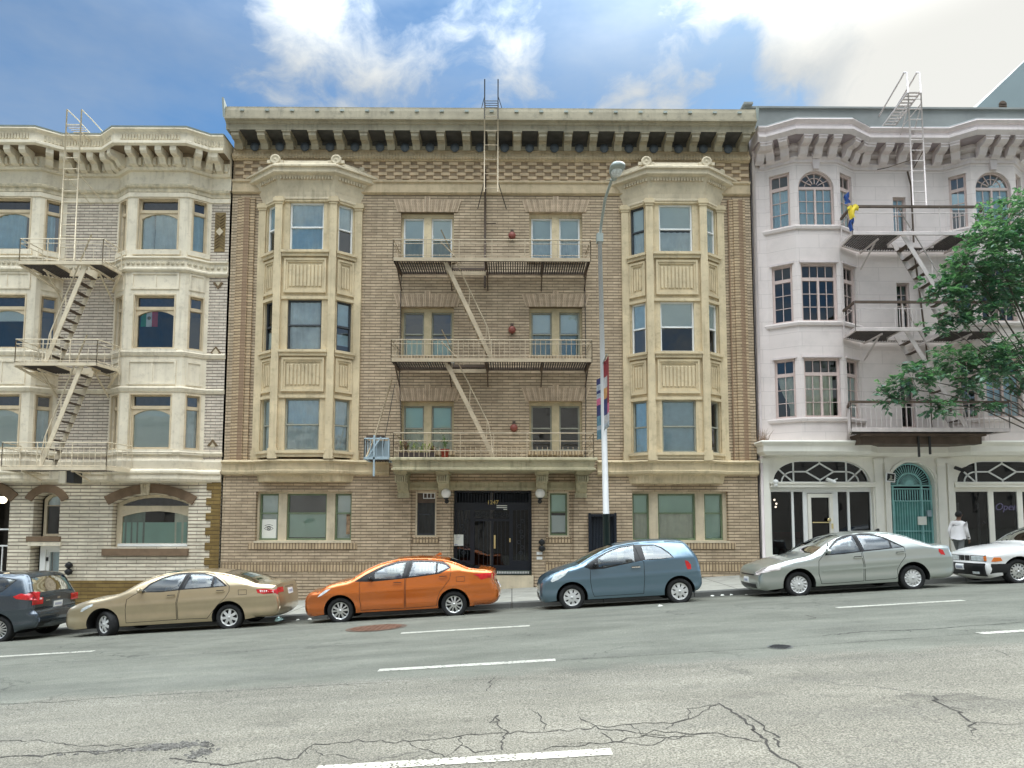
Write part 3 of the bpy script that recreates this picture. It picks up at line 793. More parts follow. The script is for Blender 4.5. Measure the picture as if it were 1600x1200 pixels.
# the two bays
rowsW = [((316,392),(404,458)),((468,547),(559,612)),((622,704),None)]
def bay(bx, side):
    pth = [(bx-BH,0),(bx-BF,-BP),(bx+BF,-BP),(bx+BH,0)]
    Fs = [Fr(pth[0],pth[1]), Fr(pth[1],pth[2]), Fr(pth[2],pth[3])]
    pxm = 475 if side == 0 else 1060
    zz = lambda py: Zp(pxm, py+(0 if side == 0 else 3), -BP)
    ztop, zbot = zz(310), zz(712)
    W = []
    for (a, b_), pn in rowsW: W.append((zz(b_), zz(a), (zz(pn[1]), zz(pn[0])) if pn else None))
    mb = MB()
    for k, F in enumerate(Fs):
        mg = .33 if k == 1 else .16
        hs = [rect(mg, F.L-mg, z0, z1) for z0, z1, _ in W]
        F.plate(mb, rect(0,F.L,zbot,ztop), hs, -.20, 0)
        mb_ = mb
    bo = mb.build('bay', M['trim'], house)
    # corner columns
    for i, (x, y) in enumerate(pth):
        co = MB(); n = Vector((0,-1)) if i in (1,2) else Vector((-.55 if i == 0 else .55,-.84))
        r_ = .115
        if i in (0,3): x += .04 if i == 3 else -.04
        for (za, zb, rr) in ((zbot-.1, zbot+.22, r_+.03), (zbot+.22, ztop-.22, r_), (ztop-.22, ztop-.15, r_+.025), (ztop-.15, ztop-.04, r_+.055), (ztop-.04, ztop+.02, r_+.02)):
            cc = [(x-rr*1.05, -rr), (x+rr*1.05, -rr)]
            c2 = Vector((x, y)) - Vector((0, 0))
            co.obox((x, y-.01, (za+zb)/2), (rr,0,0), (0,rr*.8,0), (0,0,(zb-za)/2))
        co.build('column', M['trim'], bo)
    # sills and panel frames
    for z0, z1, pn in W:
        for k, F in enumerate(Fs):
            sl_ = MB(); mg = .22 if k == 1 else .10
            sg = .13 if k == 1 else .09
            F.box(sl_, sg, F.L-sg, z0-.20, z0-.005, -.05, .10); F.box(sl_, sg-.02, F.L-sg+.02, z0-.09, z0-.006, -.05, .15)
            hd_ = MB(); F.box(hd_, sg, F.L-sg, z1+.005, z1+.10, -.05, .05); hd_.build('window_head', M['trim'], bo)
            if pn is None: hd_ = MB(); F.box(hd_, mg, F.L-mg, zbot-.02, z0-.30, -.3, -.12); hd_.build('recess_panel', M['brick_dark'], bo)
            sl_.build('bay_sill', M['trim'], bo)
    for z0, z1, pn in W:
        if pn is None: continue
        for k, F in enumerate(Fs):
            mg = .20 if k == 1 else .13
            q = MB(); u0, u1 = mg, F.L-mg
            F.plate(q, rect(u0,u1,pn[0],pn[1]), [rect(u0+.06,u1-.06,pn[0]+.07,pn[1]-.07)], 0, .065)
            F.plate(q, rect(u0+.06,u1-.06,pn[0]+.07,pn[1]-.07), [rect(u0+.12,u1-.12,pn[0]+.13,pn[1]-.13)], 0, .035)
            nf = 9 if k == 1 else 3
            for i in range(nf):
                a = u0+.14+(u1-u0-.28)*(i+.18)/nf; c_ = u0+.14+(u1-u0-.28)*(i+.82)/nf
                if c_-a > .03:
                    F.prism(q, a, c_, [(0,pn[0]+.2),(.03,pn[0]+.23),(.03,pn[1]-.23),(0,pn[1]-.2)])
            q.build('fluted_panel', M['trim'], bo)
    # windows
    CV = [
      [[('curtain',M['curtain_b'],1),None,'white','glass_blue2'],[('curtain',M['curtain_w'],1),('curtain',M['curtain_b'],1),'white','m'],[('curtain',M['curtain_w'],1),None,'white','m']],
      [[None,('blind',M['blind_w'],.8),'dark','m'],[('curtain',M['plastic'],1),('curtain',M['plastic'],1),'dark','g'],[('blind',M['curtain_b'],.9),('blind',M['curtain_b'],.7),'dark','m']],
      [[('curtain',M['curtain_w'],1),('curtain',M['curtain_w'],1),'grey','m'],[('curtain',M['curtain_w'],1),('curtain',M['curtain_w'],1),'grey','m'],[('curtain',M['curtain_w'],1),('curtain',M['curtain_w'],1),'grey','m']]]
    CV2 = [
      [[('blind',M['blind_w'],1),('curtain',M['curtain_w'],1),'dark','g'],[('blind',M['blind_w'],1),('curtain',M['curtain_w'],.9),'white','g'],[('blind',M['blind_w'],1),('curtain',M['curtain_w'],1),'white','g']],
      [[('blind',M['curtain_b'],1),None,'white','m'],[('blind',M['blind_w'],1),None,'white','g'],[('blind',M['blind_w'],1),None,'white','g']],
      [[('curtain',M['curtain_b'],1),('curtain',M['curtain_b'],1),'grey','m'],[('blind',M['curtain_b'],1),('blind',M['curtain_b'],1),'grey','m'],[None,None,'grey','m']]]
    cv = CV if side == 0 else CV2
    fmm = {'white': M['white'], 'dark': M['darkframe'], 'grey': M['greyframe']}
    gmm = {'g': M['glass'], 'm': M['glass_mirror'], 'glass_blue2': M['glass_mirror']}
    for r, (z0, z1, pn) in enumerate(W):
        for k, F in enumerate(Fs):
            mg = .33 if k == 1 else .16
            up, lo, fm, gm = cv[r][k]
            sash(house, F, mg, F.L-mg, z0, z1, fmm[fm], -.07, .05, .5, up, lo, gmm[gm])
    # cap: frieze, bed mould, cornice, blocking course with scroll finials
    cp = MB()
    za, zb, zc_, zd, ze = ztop-.02, zz(297), zz(278), zz(268), zz(259)
    sweep(cp, pth, [(-.02,ze+.10),(.16,ze+.08),(.20,ze),(.36,zd+.05),(.40,zd+.02),(.40,zd-.03),(.34,zd-.05),(.34,zc_+.03),(.30,zc_),(.22,zc_-.03),(.16,zc_-.14),(.08,zb-.03),(.06,zb-.1),(.04,za+.05),(.07,za+.02),(.07,za-.03),(0,za-.03)], wall_ends=True)
    # egg and dart row
    for F in Fs:
        u = .06
        while u < F.L+.02: 
            F.box(cp, u, u+.05, zc_-.15, zc_-.04, .1, .235); u += .095
    for (x, y) in pth[1:3]:
        sg = 1 if x > bx else -1
        c_ = (x+sg*.1, y-.24, ze+.06)
        cp.lathe((c_[0], c_[1]+.03, c_[2]), (0,-1,0), [(.001,.0),(.17,.0),(.17,.06),(.12,.08),(.10,.06),(.04,.06),(.001,.09)], 14)
        cp.box(c_[0]-.26, c_[0]+.26, c_[1]-.02, c_[1]+.06, c_[2]-.12, c_[2]-.02)
    for i, (x, y) in enumerate((pth[0], pth[3])):
        sg = -1 if i == 0 else 1
        cp.lathe((x+sg*.12, y-.10, ze+.05), (0,-1,0), [(.001,0),(.10,0),(.10,.05),(.05,.06),(.001,.06)], 10)
    cp.build('bay_cap', M['cap'], bo)
    # foot of the bay: roundish moulding below the belt course
    ft = MB(); z1_ = zz(738); z0_ = zz(752)
    q = [(bx-BH-.02,0),(bx-BF-.25,-.30),(bx+BF+.25,-.30),(bx+BH+.02,0)]
    sweep(ft, q, [(-.3,z1_+.12),(.0,z1_+.12),(.02,z1_),(.0,z1_-.02),(-.03,z0_+.03),(-.06,z0_),(-.3,z0_)], wall_ends=False)
    ft.build('bay_foot', M['trim'], bo)
for s_, bx in enumerate(bays): bay(bx, s_)
# belt course over the ground floor, breaking forward under the bays
zb1, zb0 = zt(721), zt(741)
pth = [(XL+.01,0)]
for bx in bays: pth += [(bx-BH-.05,-.01),(bx-BF,-.36),(bx+BF,-.36),(bx+BH+.05,-.01)]
pth += [(XR-.01,0)]
pth.insert(0, (XL+.005, 0)) if False else None
seg1 = pth[:5]+[(Xp(609,725),0)]; seg2 = [(Xp(933,725),0)]+pth[5:]
for sg in (seg1, seg2):
    b = MB(); sweep(b, sg, [(-.3,zb1+.04),(.02,zb1+.04),(.20,zb1),(.22,zb1-.04),(.17,zb1-.07),(.12,zb1-.10),(.11,zb0+.10),(.15,zb0+.07),(.13,zb0),(.02,zb0-.04),(-.3,zb0-.04)])
    b.build('belt_course', M['trim'], house)
# soldier course near the ground and under the sills
for (xa, xb) in ((XL+.05, DX0-.12), (DX1+.12, XR-.05)):
    zs = Zp(470,893); za = Zp(470,879)
    b = MB(); FC.box(b, cu(xa), min(cu(xb), 2*HW), zs, za, -.02, .02); b.build('soldier_course', M['brick_sold'], house)
for (x0,x1,z0,z1) in gw: b = MB(); FC.box(b, cu(x0)-.2, cu(x1)+.2, z0-.20, z0-.005, -.05, .03); b.build('window_sill', M['brick_sold'], house)
for (x0,x1,z0,z1) in ew: b = MB(); FC.box(b, cu(x0)-.08, cu(x1)+.08, z0-.18, z0-.005, -.05, .025); b.build('window_sill', M['brick_sold'], house)
# flat brick pilasters on either side of the entrance
for (xa, xb) in ((625,642),(687,704),(835,852),(896,912)):
    b = MB(); FC.box(b, cu(Xp(xa,830)), cu(Xp(xb,830)), zbase, zt(765), -.02, .07)
    b.build('entrance_pier', M['brick'], house)
# ground floor triple windows
GC = [[(('blind',M['blind_w'],1),('blind',M['blind_w'],1)),(None,('blind',M['blind_g'],.05)),(('blind',M['blind_w'],1),('blind',M['blind_w'],1))],
      [(('blind',M['blind_g'],1),('curtain',M['curtain_c'],1)),(('blind',M['blind_g'],1),('curtain',M['curtain_c'],1)),(('blind',M['blind_g'],1),('blind',M['blind_g'],1))]]
GPX = [[(402,432),(445,508),(521,549)],[(988,1016),(1030,1089),(1103,1132)]]
for k, (x0,x1,z0,z1) in enumerate(gw):
    b = MB(); ls = []
    for (xa, xb) in GPX[k]: ls.append((cu(Xp(xa,808)), cu(Xp(xb,808))))
    ls[0] = (max(ls[0][0], cu(x0)+.04), ls[0][1]); ls[2] = (ls[2][0], min(ls[2][1], cu(x1)-.04))
    FC.plate(b, rect(cu(x0),cu(x1),z0,z1), [rect(a,c_,z0+.08,z1-.06) for a,c_ in ls], -.30, -.16)
    FC.box(b, cu(x0)-.02, cu(x1)+.02, z0-.005, z0+.06, -.2, .045)
    b.build('window_surround', M['cap'], house)
    for i, (a, c_) in enumerate(ls):
        u_, l_ = GC[k][i]
        sash(house, FC, a, c_, z0+.08, z1-.06, M['greenframe'], -.24, .05, .58, u_, l_, M['glass'] if (k == 1 or i != 1) else M['glass_mirror'])
# entrance side windows
for k, (x0,x1,z0,z1) in enumerate(ew):
    b = MB(); FC.plate(b, rect(cu(x0),cu(x1),z0,z1), [rect(cu(x0)+.05,cu(x1)-.05,z0+.05,z1-.05)], -.25, -.03); b.build('window_surround', M['cap'], house)
    if k == 0: sash(house, FC, cu(x0)+.05, cu(x1)-.05, z0+.05, z1-.05, M['darkframe'], -.12, .05, .5, ('curtain',M['curtain_g'],1), ('curtain',M['curtain_g'],1), M['glass_dark'])
    else: sash(house, FC, cu(x0)+.05, cu(x1)-.05, z0+.05, z1-.05, M['greenframe'], -.12, .05, .55, ('blind',M['blind_g'],1), ('blind',M['blind_w'],.85), M['glass'])
x0,x1,z0,z1 = ew[0]
b = MB(); FC.box(b, cu(x0)+.05, cu(x1)-.05, z1-.36, z1-.06, -.12, -.08, 1)
for i in range(4): FC.box(b, cu(Xp(661,774))+i*.118, cu(Xp(661,774))+i*.118+.02, Zp(670,779), Zp(670,770.5), -.08, -.04, 0)
for z in (Zp(670,779), Zp(670,771)): FC.box(b, cu(Xp(661,774)), cu(Xp(661,774))+.375, z, z+.022, -.079, -.035, 0)
b.build('vent_grille', [M['white'], M['iron_rust']], house)
# entrance: recess, dark iron gate with bars, transom, steps
M['gatepaint'] = mat('blue black gate paint', (.012,.016,.024), var=.2, rough=.35)
M['gatepanel'] = mat('dark blue grey grille', (.03,.038,.05), var=.2, rough=.45)
M['gold'] = mat('gilt', (.55,.43,.16), rough=.35, metal=.6)
M['brass'] = mat('brass', (.72,.60,.30), rough=.3, metal=.8)
M['paper'] = mat('paper notice', (.80,.80,.72), var=.04, rough=.7)
M['black'] = mat('black paint', (.012,.012,.012), rough=.5)
b = MB(); u0, u1 = cu(DX0), cu(DX1)
FC.box(b, u0+.002, u1-.002, DZ0-.3, DZ1, -1.9, -1.8, 0)                     # back of the lobby
FC.box(b, u0-.1, u0-.002, DZ0-.3, DZ1+.1, -1.9, -.33, 0); FC.box(b, u1+.002, u1+.1, DZ0-.3, DZ1+.1, -1.9, -.33, 0); FC.box(b, u0-.1, u1+.1, DZ1+.01, DZ1+.1, -1.9, -.33, 0)
b.build('entrance_recess', M['gatepanel'], house)
door = MB(); W_ = u1-u0
FC.plate(door, rect(u0+.003,u1-.003,DZ0+.14,DZ1-.003), [rect(u0+.10,u0+.52,DZ0+.45,DZ1-.62), rect(u0+.66,u0+1.20,DZ0+.30,DZ1-.98), rect(u0+1.27,u0+1.78,DZ0+.30,DZ1-.98), rect(u0+.66,u0+1.78,DZ1-.90,DZ1-.62), rect(u1-.60,u1-.10,DZ0+.45,DZ1-.62), rect(u0+.06,u1-.06,DZ1-.38,DZ1-.05)], -.42, -.34)
gate = door.build('entrance_door', M['gatepaint'], house)
pn = MB(); V_, F_ = cdt(rect(u0+.05,u1-.05,DZ0+.2,DZ1-.44)); pn.mesh([FC.pt(a,z,-.39) for a,z in V_], [tuple(f) for f in F_.tolist()]); pn.build('pane', M['glass_dark'], gate)
gr_ = MB(); n = 26
for i in range(n):
    a = u0+.08+(W_-.16)*i/(n-1); FC.box(gr_, a-.012, a+.012, DZ1-.40, DZ1-.03, -.40, -.33)
for i in range(18):                                                          # scrolled ironwork over the doors
    a = u0+.72+1.0*i/17; c_ = FC.pt(a, DZ1-.76+.05*math.sin(i*2.1), -.335)
    gr_.lathe(c_, (0,-1,0), [(.05,0),(.05,.015),(.035,.015),(.035,0)], 8)
for side in (u0+.31, u1-.35):
    for i in range(7):
        c_ = FC.pt(side+.06*math.sin(i*2.3), DZ0+.7+i*.17, -.335); gr_.lathe(c_, (0,-1,0), [(.065,0),(.065,.015),(.045,.015),(.045,0)], 8)
    for k in (-.13,0,.13): FC.box(gr_, side+k-.008, side+k+.008, DZ0+.45, DZ1-.62, -.36, -.34)
for a in (u0+.80,u0+.95,u0+1.08,u0+1.40,u0+1.52,u0+1.65): FC.box(gr_, a-.006, a+.006, DZ0+.3, DZ1-.98, -.37, -.345)
gr_.build('iron_grille', M['gatepanel'], gate)
hd = MB(); hx = cu(Xp(773,845,.34)); FC.box(hd, hx-.028, hx+.028, Zp(773,857,.34), Zp(773,836,.34), -.34, -.28); FC.box(hd, hx+.47, hx+.51, Zp(773,847,.34), Zp(773,841,.34), -.34, -.29); hd.build('handle', M['brass'], gate)
st = MB()
zst = walk_z(DX1,0)
FC.box(st, u0-.05, u1+.05, zst-.9, DZ0+.0, -1.9, .06, 0); FC.box(st, u0+.0, u1-.0, DZ0, DZ0+.14, -1.9, -.30, 1)
for i in range(46): FC.box(st, u0+.04+i*.052, u0+.075+i*.052, DZ0+.035, DZ0+.105, -.31, -.292, 2)
M['steptile'] = mat('dark green step tile', (.07,.09,.07), var=.2, rough=.4)
st.build('doorstep', [M['cap'], M['steptile'], M['paper']], house)
# street number on the transom
cu_ = bpy.data.curves.new('street_number', 'FONT'); cu_.body = '1247'; cu_.size = .19; cu_.extrude = .006; cu_.align_x = 'CENTER'
tmp = bpy.data.objects.new('street_number', cu_); COL.objects.link(tmp)
dg = bpy.context.evaluated_depsgraph_get(); me = bpy.data.meshes.new_from_object(tmp.evaluated_get(dg)); bpy.data.objects.remove(tmp)
c_ = P(770, 788, .335); me.transform(Matrix.Translation(c_-ORG[house.name]) @ Matrix.Rotation(math.pi/2, 4, 'X')); me.materials.clear(); me.materials.append(M['gold'])
so_ = bpy.data.objects.new('street_number', me); COL.objects.link(so_); so_.parent = gate; ORG[so_.name] = ORG[house.name]
pl = MB()
for k, (w0, w1) in enumerate(((0,.34),(0,.34),(.22,.34))):
    z = Zp(785, 789.5+k*2.8, .335); FC.box(pl, cu(Xp(776,789,.335))+w0, cu(Xp(776,789,.335))+w1, z-.028, z, -.34, -.325)
pl.build('name_strip', M['paper'], gate)
# black service gate right of the entrance
b = MB(); u0, u1 = cu(gx0), cu(gx1)
FC.plate(b, rect(u0,u1,gz0,gz1), [rect(u0+.06,u1-.06,gz0+.1,gz1-.08)], -.18, .03, 0)
FC.box(b, u0-.03, u0+.04, gz0, gz1+.03, -.1, .05, 0); FC.box(b, u1-.04, u1+.03, gz0, gz1+.03, -.1, .05, 0)
for i in range(15): FC.box(b, u0+.08+i*(u1-u0-.16)/14-.009, u0+.08+i*(u1-u0-.16)/14+.009, gz0+.1, gz1-.08, -.10, -.08, 1)
FC.box(b, u0+.01, u1-.01, gz0, gz1-.01, -.30, -.28, 0)
b.build('service_gate', [M['gatepaint'], M['gatepanel']], house)
# canopy slab on brackets over the entrance, carrying the first fire escape landing
CY0 = -1.15
b = MB(); cz1, cz0 = Zp(770,716,CY0), Zp(770,734,CY0+.05)
cxa, cxb = Xp(608,725,CY0), Xp(934,725,CY0)
q = [(cxa+.1,0.0),(cxa+.1,CY0+.1),(cxb-.1,CY0+.1),(cxb-.1,0.0)]
sweep(b, q, [(-.3,cz1+.03),(.08,cz1+.03),(.10,cz1),(.10,cz1-.05),(.03,cz1-.08),(.0,cz0+.08),(.05,cz0+.05),(.05,cz0),(-.05,cz0-.02)])
b.box(cxa+.1, cxb-.1, CY0+.1, 0.0, cz0-.02, cz1+.02)
canopy = b.build('entrance_canopy', M['canopy'], house)
for px in (627, 692, 847, 910):
    b = MB(); x = Xp(px, 745, -.6); zt_ = cz0-.02
    FC.prism(b, cu(x)-.17, cu(x)+.17, [(0,zt_),(.78,zt_),(.78,zt_-.10),(.70,zt_-.14),(.66,zt_-.26),(.52,zt_-.34),(.38,zt_-.34),(.30,zt_-.52),(.14,zt_-.62),(0,zt_-.62)])
    FC.box(b, cu(x)-.21, cu(x)+.21, zt_-.07, zt_-.002, 0, .84)
    for s_ in (-1,1): b.lathe((x+s_*.17-.015*s_, -.64, zt_-.2), (s_,0,0), [(.001,.03),(.09,.03),(.11,0)], 10)
    for i in range(5): FC.box(b, cu(x)-.15+i*.067, cu(x)-.15+i*.067+.035, zt_-.32, zt_-.13, .66, .80)
    FC.box(b, cu(x)-.19, cu(x)+.19, zt_-.78, zt_-.62, 0, .12)
    b.build('canopy_bracket', M['canopy'], canopy)
b = MB(); FC.box(b, cu(Xp(640,750)), cu(Xp(900,750)), Zp(770,765), cz0-.3, -.02, .05); FC.box(b, cu(Xp(636,750)), cu(Xp(905,750)), Zp(770,766), Zp(770,762), -.02, .10)
b.build('frieze', M['canopy'], canopy)
# ================================================================== the cream stucco house on the left
lh = thing('apartment_building', 'cream stucco and pale brick apartment house with bay fronts and arched ground floor openings', 'apartment building', (-14.0, 0, walk_z(-14,0)))
LP = .40
LX = dict(end=XL-.03)
yref = 500
pw = lambda px, py=560, Y=0.0: Xp(px, py, Y)
a0, a1, a2, a3 = pw(177,500), pw(194,500,-LP), pw(287,500,-LP), pw(325,500)      # right bay
wb = a2-a1; sd = ((a1-a0)+(a3-a2))/2
b3 = pw(96,500); b2 = b3-sd; b1 = b2-wb; b0 = b1-sd
LEFT_END = b0-1.9
lpath = [(LEFT_END,0),(b0,0),(b1,-LP),(b2,-LP),(b3,0),(a0,0),(a1,-LP),(a2,-LP),(a3,0),(LX['end'],0)]
zl = lambda py, Y=-LP, px=240: Zp(px, py, Y)
ZT = zl(198,-LP-.75)
rowsL = [dict(w=(310,391)), dict(w=(461,545)), dict(w=(616,702))]
for r in rowsL: r['z'] = (zl(r['w'][1]), zl(r['w'][0]))
zg = zl(738)
# bay shells and flat strips
FL = [Fr(lpath[i], lpath[i+1]) for i in range(len(lpath)-1)]
def shell(i, mt, holes, z0, z1, nm='wall'):
    b = MB(); FL[i].plate(b, rect(0,FL[i].L,z0,z1), holes, -.22, 0); b.build(nm, mt, lh)
zhead = zl(303)
def lwin(F, u0, u1, z0, z1, front, cov, fm='tanframe', glass=None):
    """cream surround, dark transom light and (on the fronts) a sash with a segmental head"""
    zt1 = z1-.05; zt0 = z1-(z1-z0)*.20
    ls = [rect(u0+.06,u1-.06,zt0,zt1)]
    if front: ls.append(archtop(u0+.07,u1-.07,z0+.08,zt0-.30,zt0-.13))
    else: ls.append(rect(u0+.05,u1-.05,z0+.08,zt0-.12))
    cv = []
    for c in cov:
        k, mt = c[0], c[1]; f0 = c[2] if len(c) > 2 else 0; f1 = c[3] if len(c) > 3 else 1; h0 = c[4] if len(c) > 4 else 0
        zb_ = z0+.08; zu = zt0-.12
        cv.append((k, mt, u0+.06+(u1-u0-.12)*f0, u0+.06+(u1-u0-.12)*f1, zb_+(zu-zb_)*h0, zu))
    w_ = window(lh, F, rect(u0,u1,z0,z1), ls, M['stuccoframe'], -.10, .09, cv, glass or M['glass_mirror'])
    b = MB(); F.plate(b, rect(u0+.06,u1-.06,zt0,zt1), [], -.17, -.15); b.build('transom_screen', M['glass_dark2'], w_)
    b = MB(); F.box(b, u0-.01, u1+.01, zt0-.11, zt0-.02, -.11, -.075)
    F.plate(b, rect(u0-.03,u1+.03,z0-.02,z1+.03), [rect(u0+.012,u1-.012,z0+.02,z1-.012)], -.03, .018, 0)
    b.build('surround', M['stuccoframe'], w_)
    return w_
M['stuccoframe'] = mat('tan cream window frame', (.60,.49,.33), var=.12, vs=3, grime=.2)
M['glass_dark2'] = mat('plum dark leaded light', (.035,.028,.038), var=.4, vs=8, rough=.25)
Cw, Cb = M['curtain_w'], M['curtain_b']
covL = {  # (bay, row, face): what hangs in it
 ('r',0,1): [('curtain',Cw,0,.34),('curtain',Cw,.37,1)], ('r',0,2): [('curtain',Cb)], ('r',1,1): [], ('r',1,2): [], ('r',2,1): [('blind',M['blind_w'])], ('r',2,2): [('curtain',Cw)],
 ('l',0,1): [('curtain',Cb,0,.86)], ('l',0,2): [('curtain',Cb,0,.7)], ('l',1,1): [('blind',M['blind_w'],0,1,.72)], ('l',1,2): [], ('l',2,1): [('blind',M['blind_w'])], ('l',2,2): [('curtain',Cw)]}
glassL = {('r',1,1): 'glass', ('l',1,1): 'glass', ('r',0,1): 'glass', ('r',2,1): 'glass', ('l',2,1): 'glass', ('l',0,1): 'glass', ('r',0,2): 'glass'}
for tag_, i0 in (('l',1),('r',5)):
    for k in range(3):
        i = i0+k; F = FL[i]; mg = .30 if k == 1 else .15
        hs = [rect(mg, F.L-mg, *r['z']) for r in rowsL]
        shell(i, M['stucco'], hs, zg, ZT-.6, 'bay_front' if k == 1 else 'bay_side')
        for r, row in enumerate(rowsL):
            lwin(F, mg, F.L-mg, row['z'][0], row['z'][1], k == 1, covL.get((tag_,r,k), []), glass=M[glassL.get((tag_,r,k),'glass_mirror')])
            b = MB(); F.box(b, mg-.12, F.L-mg+.12, row['z'][0]-.16, row['z'][0]-.005, -.05, .06); b.build('window_sill', M['stucco'], lh)
# spandrel panels on the bays
for i0 in (1,5):
    for k in range(3):
        F = FL[i0+k]; mg = .18 if k == 1 else .12
        for (za, zb) in ((zl(452),zl(426)),(zl(601),zl(563)),(zl(731),zl(716))):
            b = MB(); F.plate(b, rect(mg,F.L-mg,za,zb), [rect(mg+.06,F.L-mg-.06,za+.06,zb-.06)], 0, .03)
            if zb-za > .5 and k == 1: F.box(b, F.L/2-.03, F.L/2+.03, za+.06, zb-.06, 0, .018)
            b.build('spandrel_panel', M['stucco'], lh)
# flat brick strips (recess, right margin, far left)
zh_ = zl(322, 0)
for i, mt in ((4,'brick_white'),(8,'brick_white'),(0,'brick_white')):
    shell(i, M[mt], [], zg, zl(318,0) if i != 99 else ZT)
    b = MB(); FL[i].plate(b, rect(0,FL[i].L,zl(318,0),ZT-.6), [], -.22, .012); b.build('attic_wall', M['stucco'], lh)
# terracotta ornaments in the right margin
F = FL[8]; um = F.L*.48
def orn(poly, m): b = MB(); F.plate(b, poly, [], 0, .03); return b
zq0, zq1 = zl(393,0), zl(332,0)
b = MB(); F.plate(b, rect(um-.17,um+.17,zq0,zq1), [], -.01, .02, 0)
zc = (zq0+zq1)/2
for s_ in (-1,1):
    for k in range(5):
        z = zc+s_*(.18+k*.10)
        F.plate(b, [(um-.15,z+s_*.0),(um,z-s_*.11),(um+.15,z),(um+.15,z+.03),(um,z-s_*.11+.03),(um-.15,z+.03)] if s_ > 0 else [(um-.15,z),(um,z+.11),(um+.15,z),(um+.15,z+.03),(um,z+.14),(um-.15,z+.03)], [], .02, .04, 1)
F.plate(b, [(um-.12,zc),(um,zc-.14),(um+.12,zc),(um,zc+.14)], [], .02, .05, 2)
M['terra'] = mat('olive terracotta', (.24,.17,.07), var=.2, vs=5); M['terra2'] = mat('dark terracotta', (.15,.10,.05), var=.2, vs=5)
b.build('wall_ornament', [M['terra'], M['terra2'], M['cap']], lh)
def dia(py, kind):
    b = MB(); z = zl(py,0); r = .17
    if kind == 'd':
        F.plate(b, [(um-r,z),(um,z-r*1.25),(um+r,z),(um,z+r*1.25)], [], -.01, .03, 0); F.plate(b, [(um-r*.6,z),(um,z-r*.75),(um+r*.6,z),(um,z+r*.75)], [], .03, .045, 1)
    else:
        s_ = 1 if kind == 'u' else -1
        F.plate(b, [(um-r,z-s_*.11),(um,z+s_*.10),(um+r,z-s_*.11),(um+r*.62,z-s_*.13),(um,z),(um-r*.62,z-s_*.13)][::s_], [], -.01, .03, 0)
        F.plate(b, [(um-r*.5,z-s_*.14),(um,z),(um+r*.5,z-s_*.14)][::s_], [], .0, .02, 1)
    b.build('wall_ornament', [M['terra2'], M['cap']], lh)
dia(447,'v'); dia(551,'d'); dia(691,'u')
# mouldings that follow the bays
def band(nm, prof, mt, path=lpath, parent=lh):
    b = MB(); sweep(b, path, prof); return b.build(nm, mt, parent)
z_ = zl(294)
band('head_moulding', [(-.02,z_+.12),(.06,z_+.12),(.12,z_+.06),(.10,z_),(.05,z_-.03),(.04,z_-.14),(-.02,z_-.16)], M['stucco_orn'])
z_ = zl(309); band('head_band', [(-.02,z_+.16),(.035,z_+.16),(.035,z_+.02),(-.02,z_)], M['stucco'])
za, zb = zl(424), zl(402)
sb = band('sill_frieze', [(-.02,zb+.02),(.10,zb),(.11,zb-.05),(.05,zb-.09),(.05,za+.12),(.10,za+.08),(.10,za+.03),(.04,za-.03),(-.02,za-.03)], M['stucco'])
for F in FL:                                                  # rosettes of the frieze
    n = int(F.L/.155)
    if n < 1: continue
    b = MB()
    for i in range(n):
        u = F.L*(i+.5)/n; c_ = F.pt(u, (za+.12+zb-.09)/2, .05)
        b.lathe(c_, (F.n.x,F.n.y,0), [(.068,0),(.062,.025),(.04,.012),(.025,.03),(.001,.03)], 7)
    b.build('rosette_row', M['stucco_orn'], sb)
for (t, bt) in ((548,556),(604,612),(704,711)):
    z0, z1 = zl(bt), zl(t); band('storey_band', [(-.02,z1),(.05,z1),(.075,z1-.05),(.03,z0),(-.02,z0)], M['stucco'])
z0, z1 = zl(752), zl(734)
band('belt_course', [(-.25,z1+.03),(.06,z1+.03),(.14,z1-.04),(.14,z1-.10),(.08,z1-.15),(.10,z0+.08),(.06,z0),(-.25,z0-.03)], M['stucco'])
z2 = zl(718); band('belt_course', [(-.02,z2+.02),(.04,z2+.02),(.06,z2-.04),(.02,z1+.03),(-.02,z1+.03)], M['stucco'])
# cornice
zk = lambda py, d: zl(py, -LP-d)
z1, z2, z3 = zk(198,.72), zk(221,.70), zk(226,.66)
zf = zl(268)
lc = band('cornice', [(-.1,z1+.02),(.72,z1),(.74,z1-.07),(.66,z1-.14),(.64,z1-.18),(.64,z2+.08),(.70,z2+.04),(.70,z2-.04),(.62,z3),(.16,z3+.01),(.16,zf+.42),(.14,zf+.40),(.12,zf+.10),(.14,zf+.06),(.10,zf),(-.1,zf-.02)], M['stucco'])
for F in FL:                                                  # dentils
    b = MB(); n = max(1, int(F.L/.155))
    for i in range(n):
        u = F.L*(i+.5)/n; F.box(b, u-.045, u+.045, zf+.12, zf+.33, .10, .22)
    b.build('dentil_row', M['stucco'], lc)
for F in FL:
    n = max(1, round(F.L/.46))
    for i in range(n):
        u = F.L*(i+.5)/n; q = MB()
        F.prism(q, u-.10, u+.10, [(.14,z3),(.62,z3),(.62,z3-.14),(.56,z3-.22),(.38,z3-.24),(.28,z3-.40),(.14,z3-.44)])
        q.build('modillion', M['stucco'], lc)
    q = MB(); n = max(2, int(F.L/.09))
    for i in range(n):
        u = F.L*(i+.5)/n; F.box(q, u-.028, u+.028, z2+.10, z1-.20, .63, .668)
    q.build('fluted_strip', M['stucco_orn'], lc)
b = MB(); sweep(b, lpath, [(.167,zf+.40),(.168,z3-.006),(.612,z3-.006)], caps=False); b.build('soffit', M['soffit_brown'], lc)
b = MB(); sweep(b, lpath, [(.735,z1-.02),(.75,z1+.02),(.6,z1+.06),(-3,z1+.05)], caps=False); b.build('roof', M['tin'], lh)
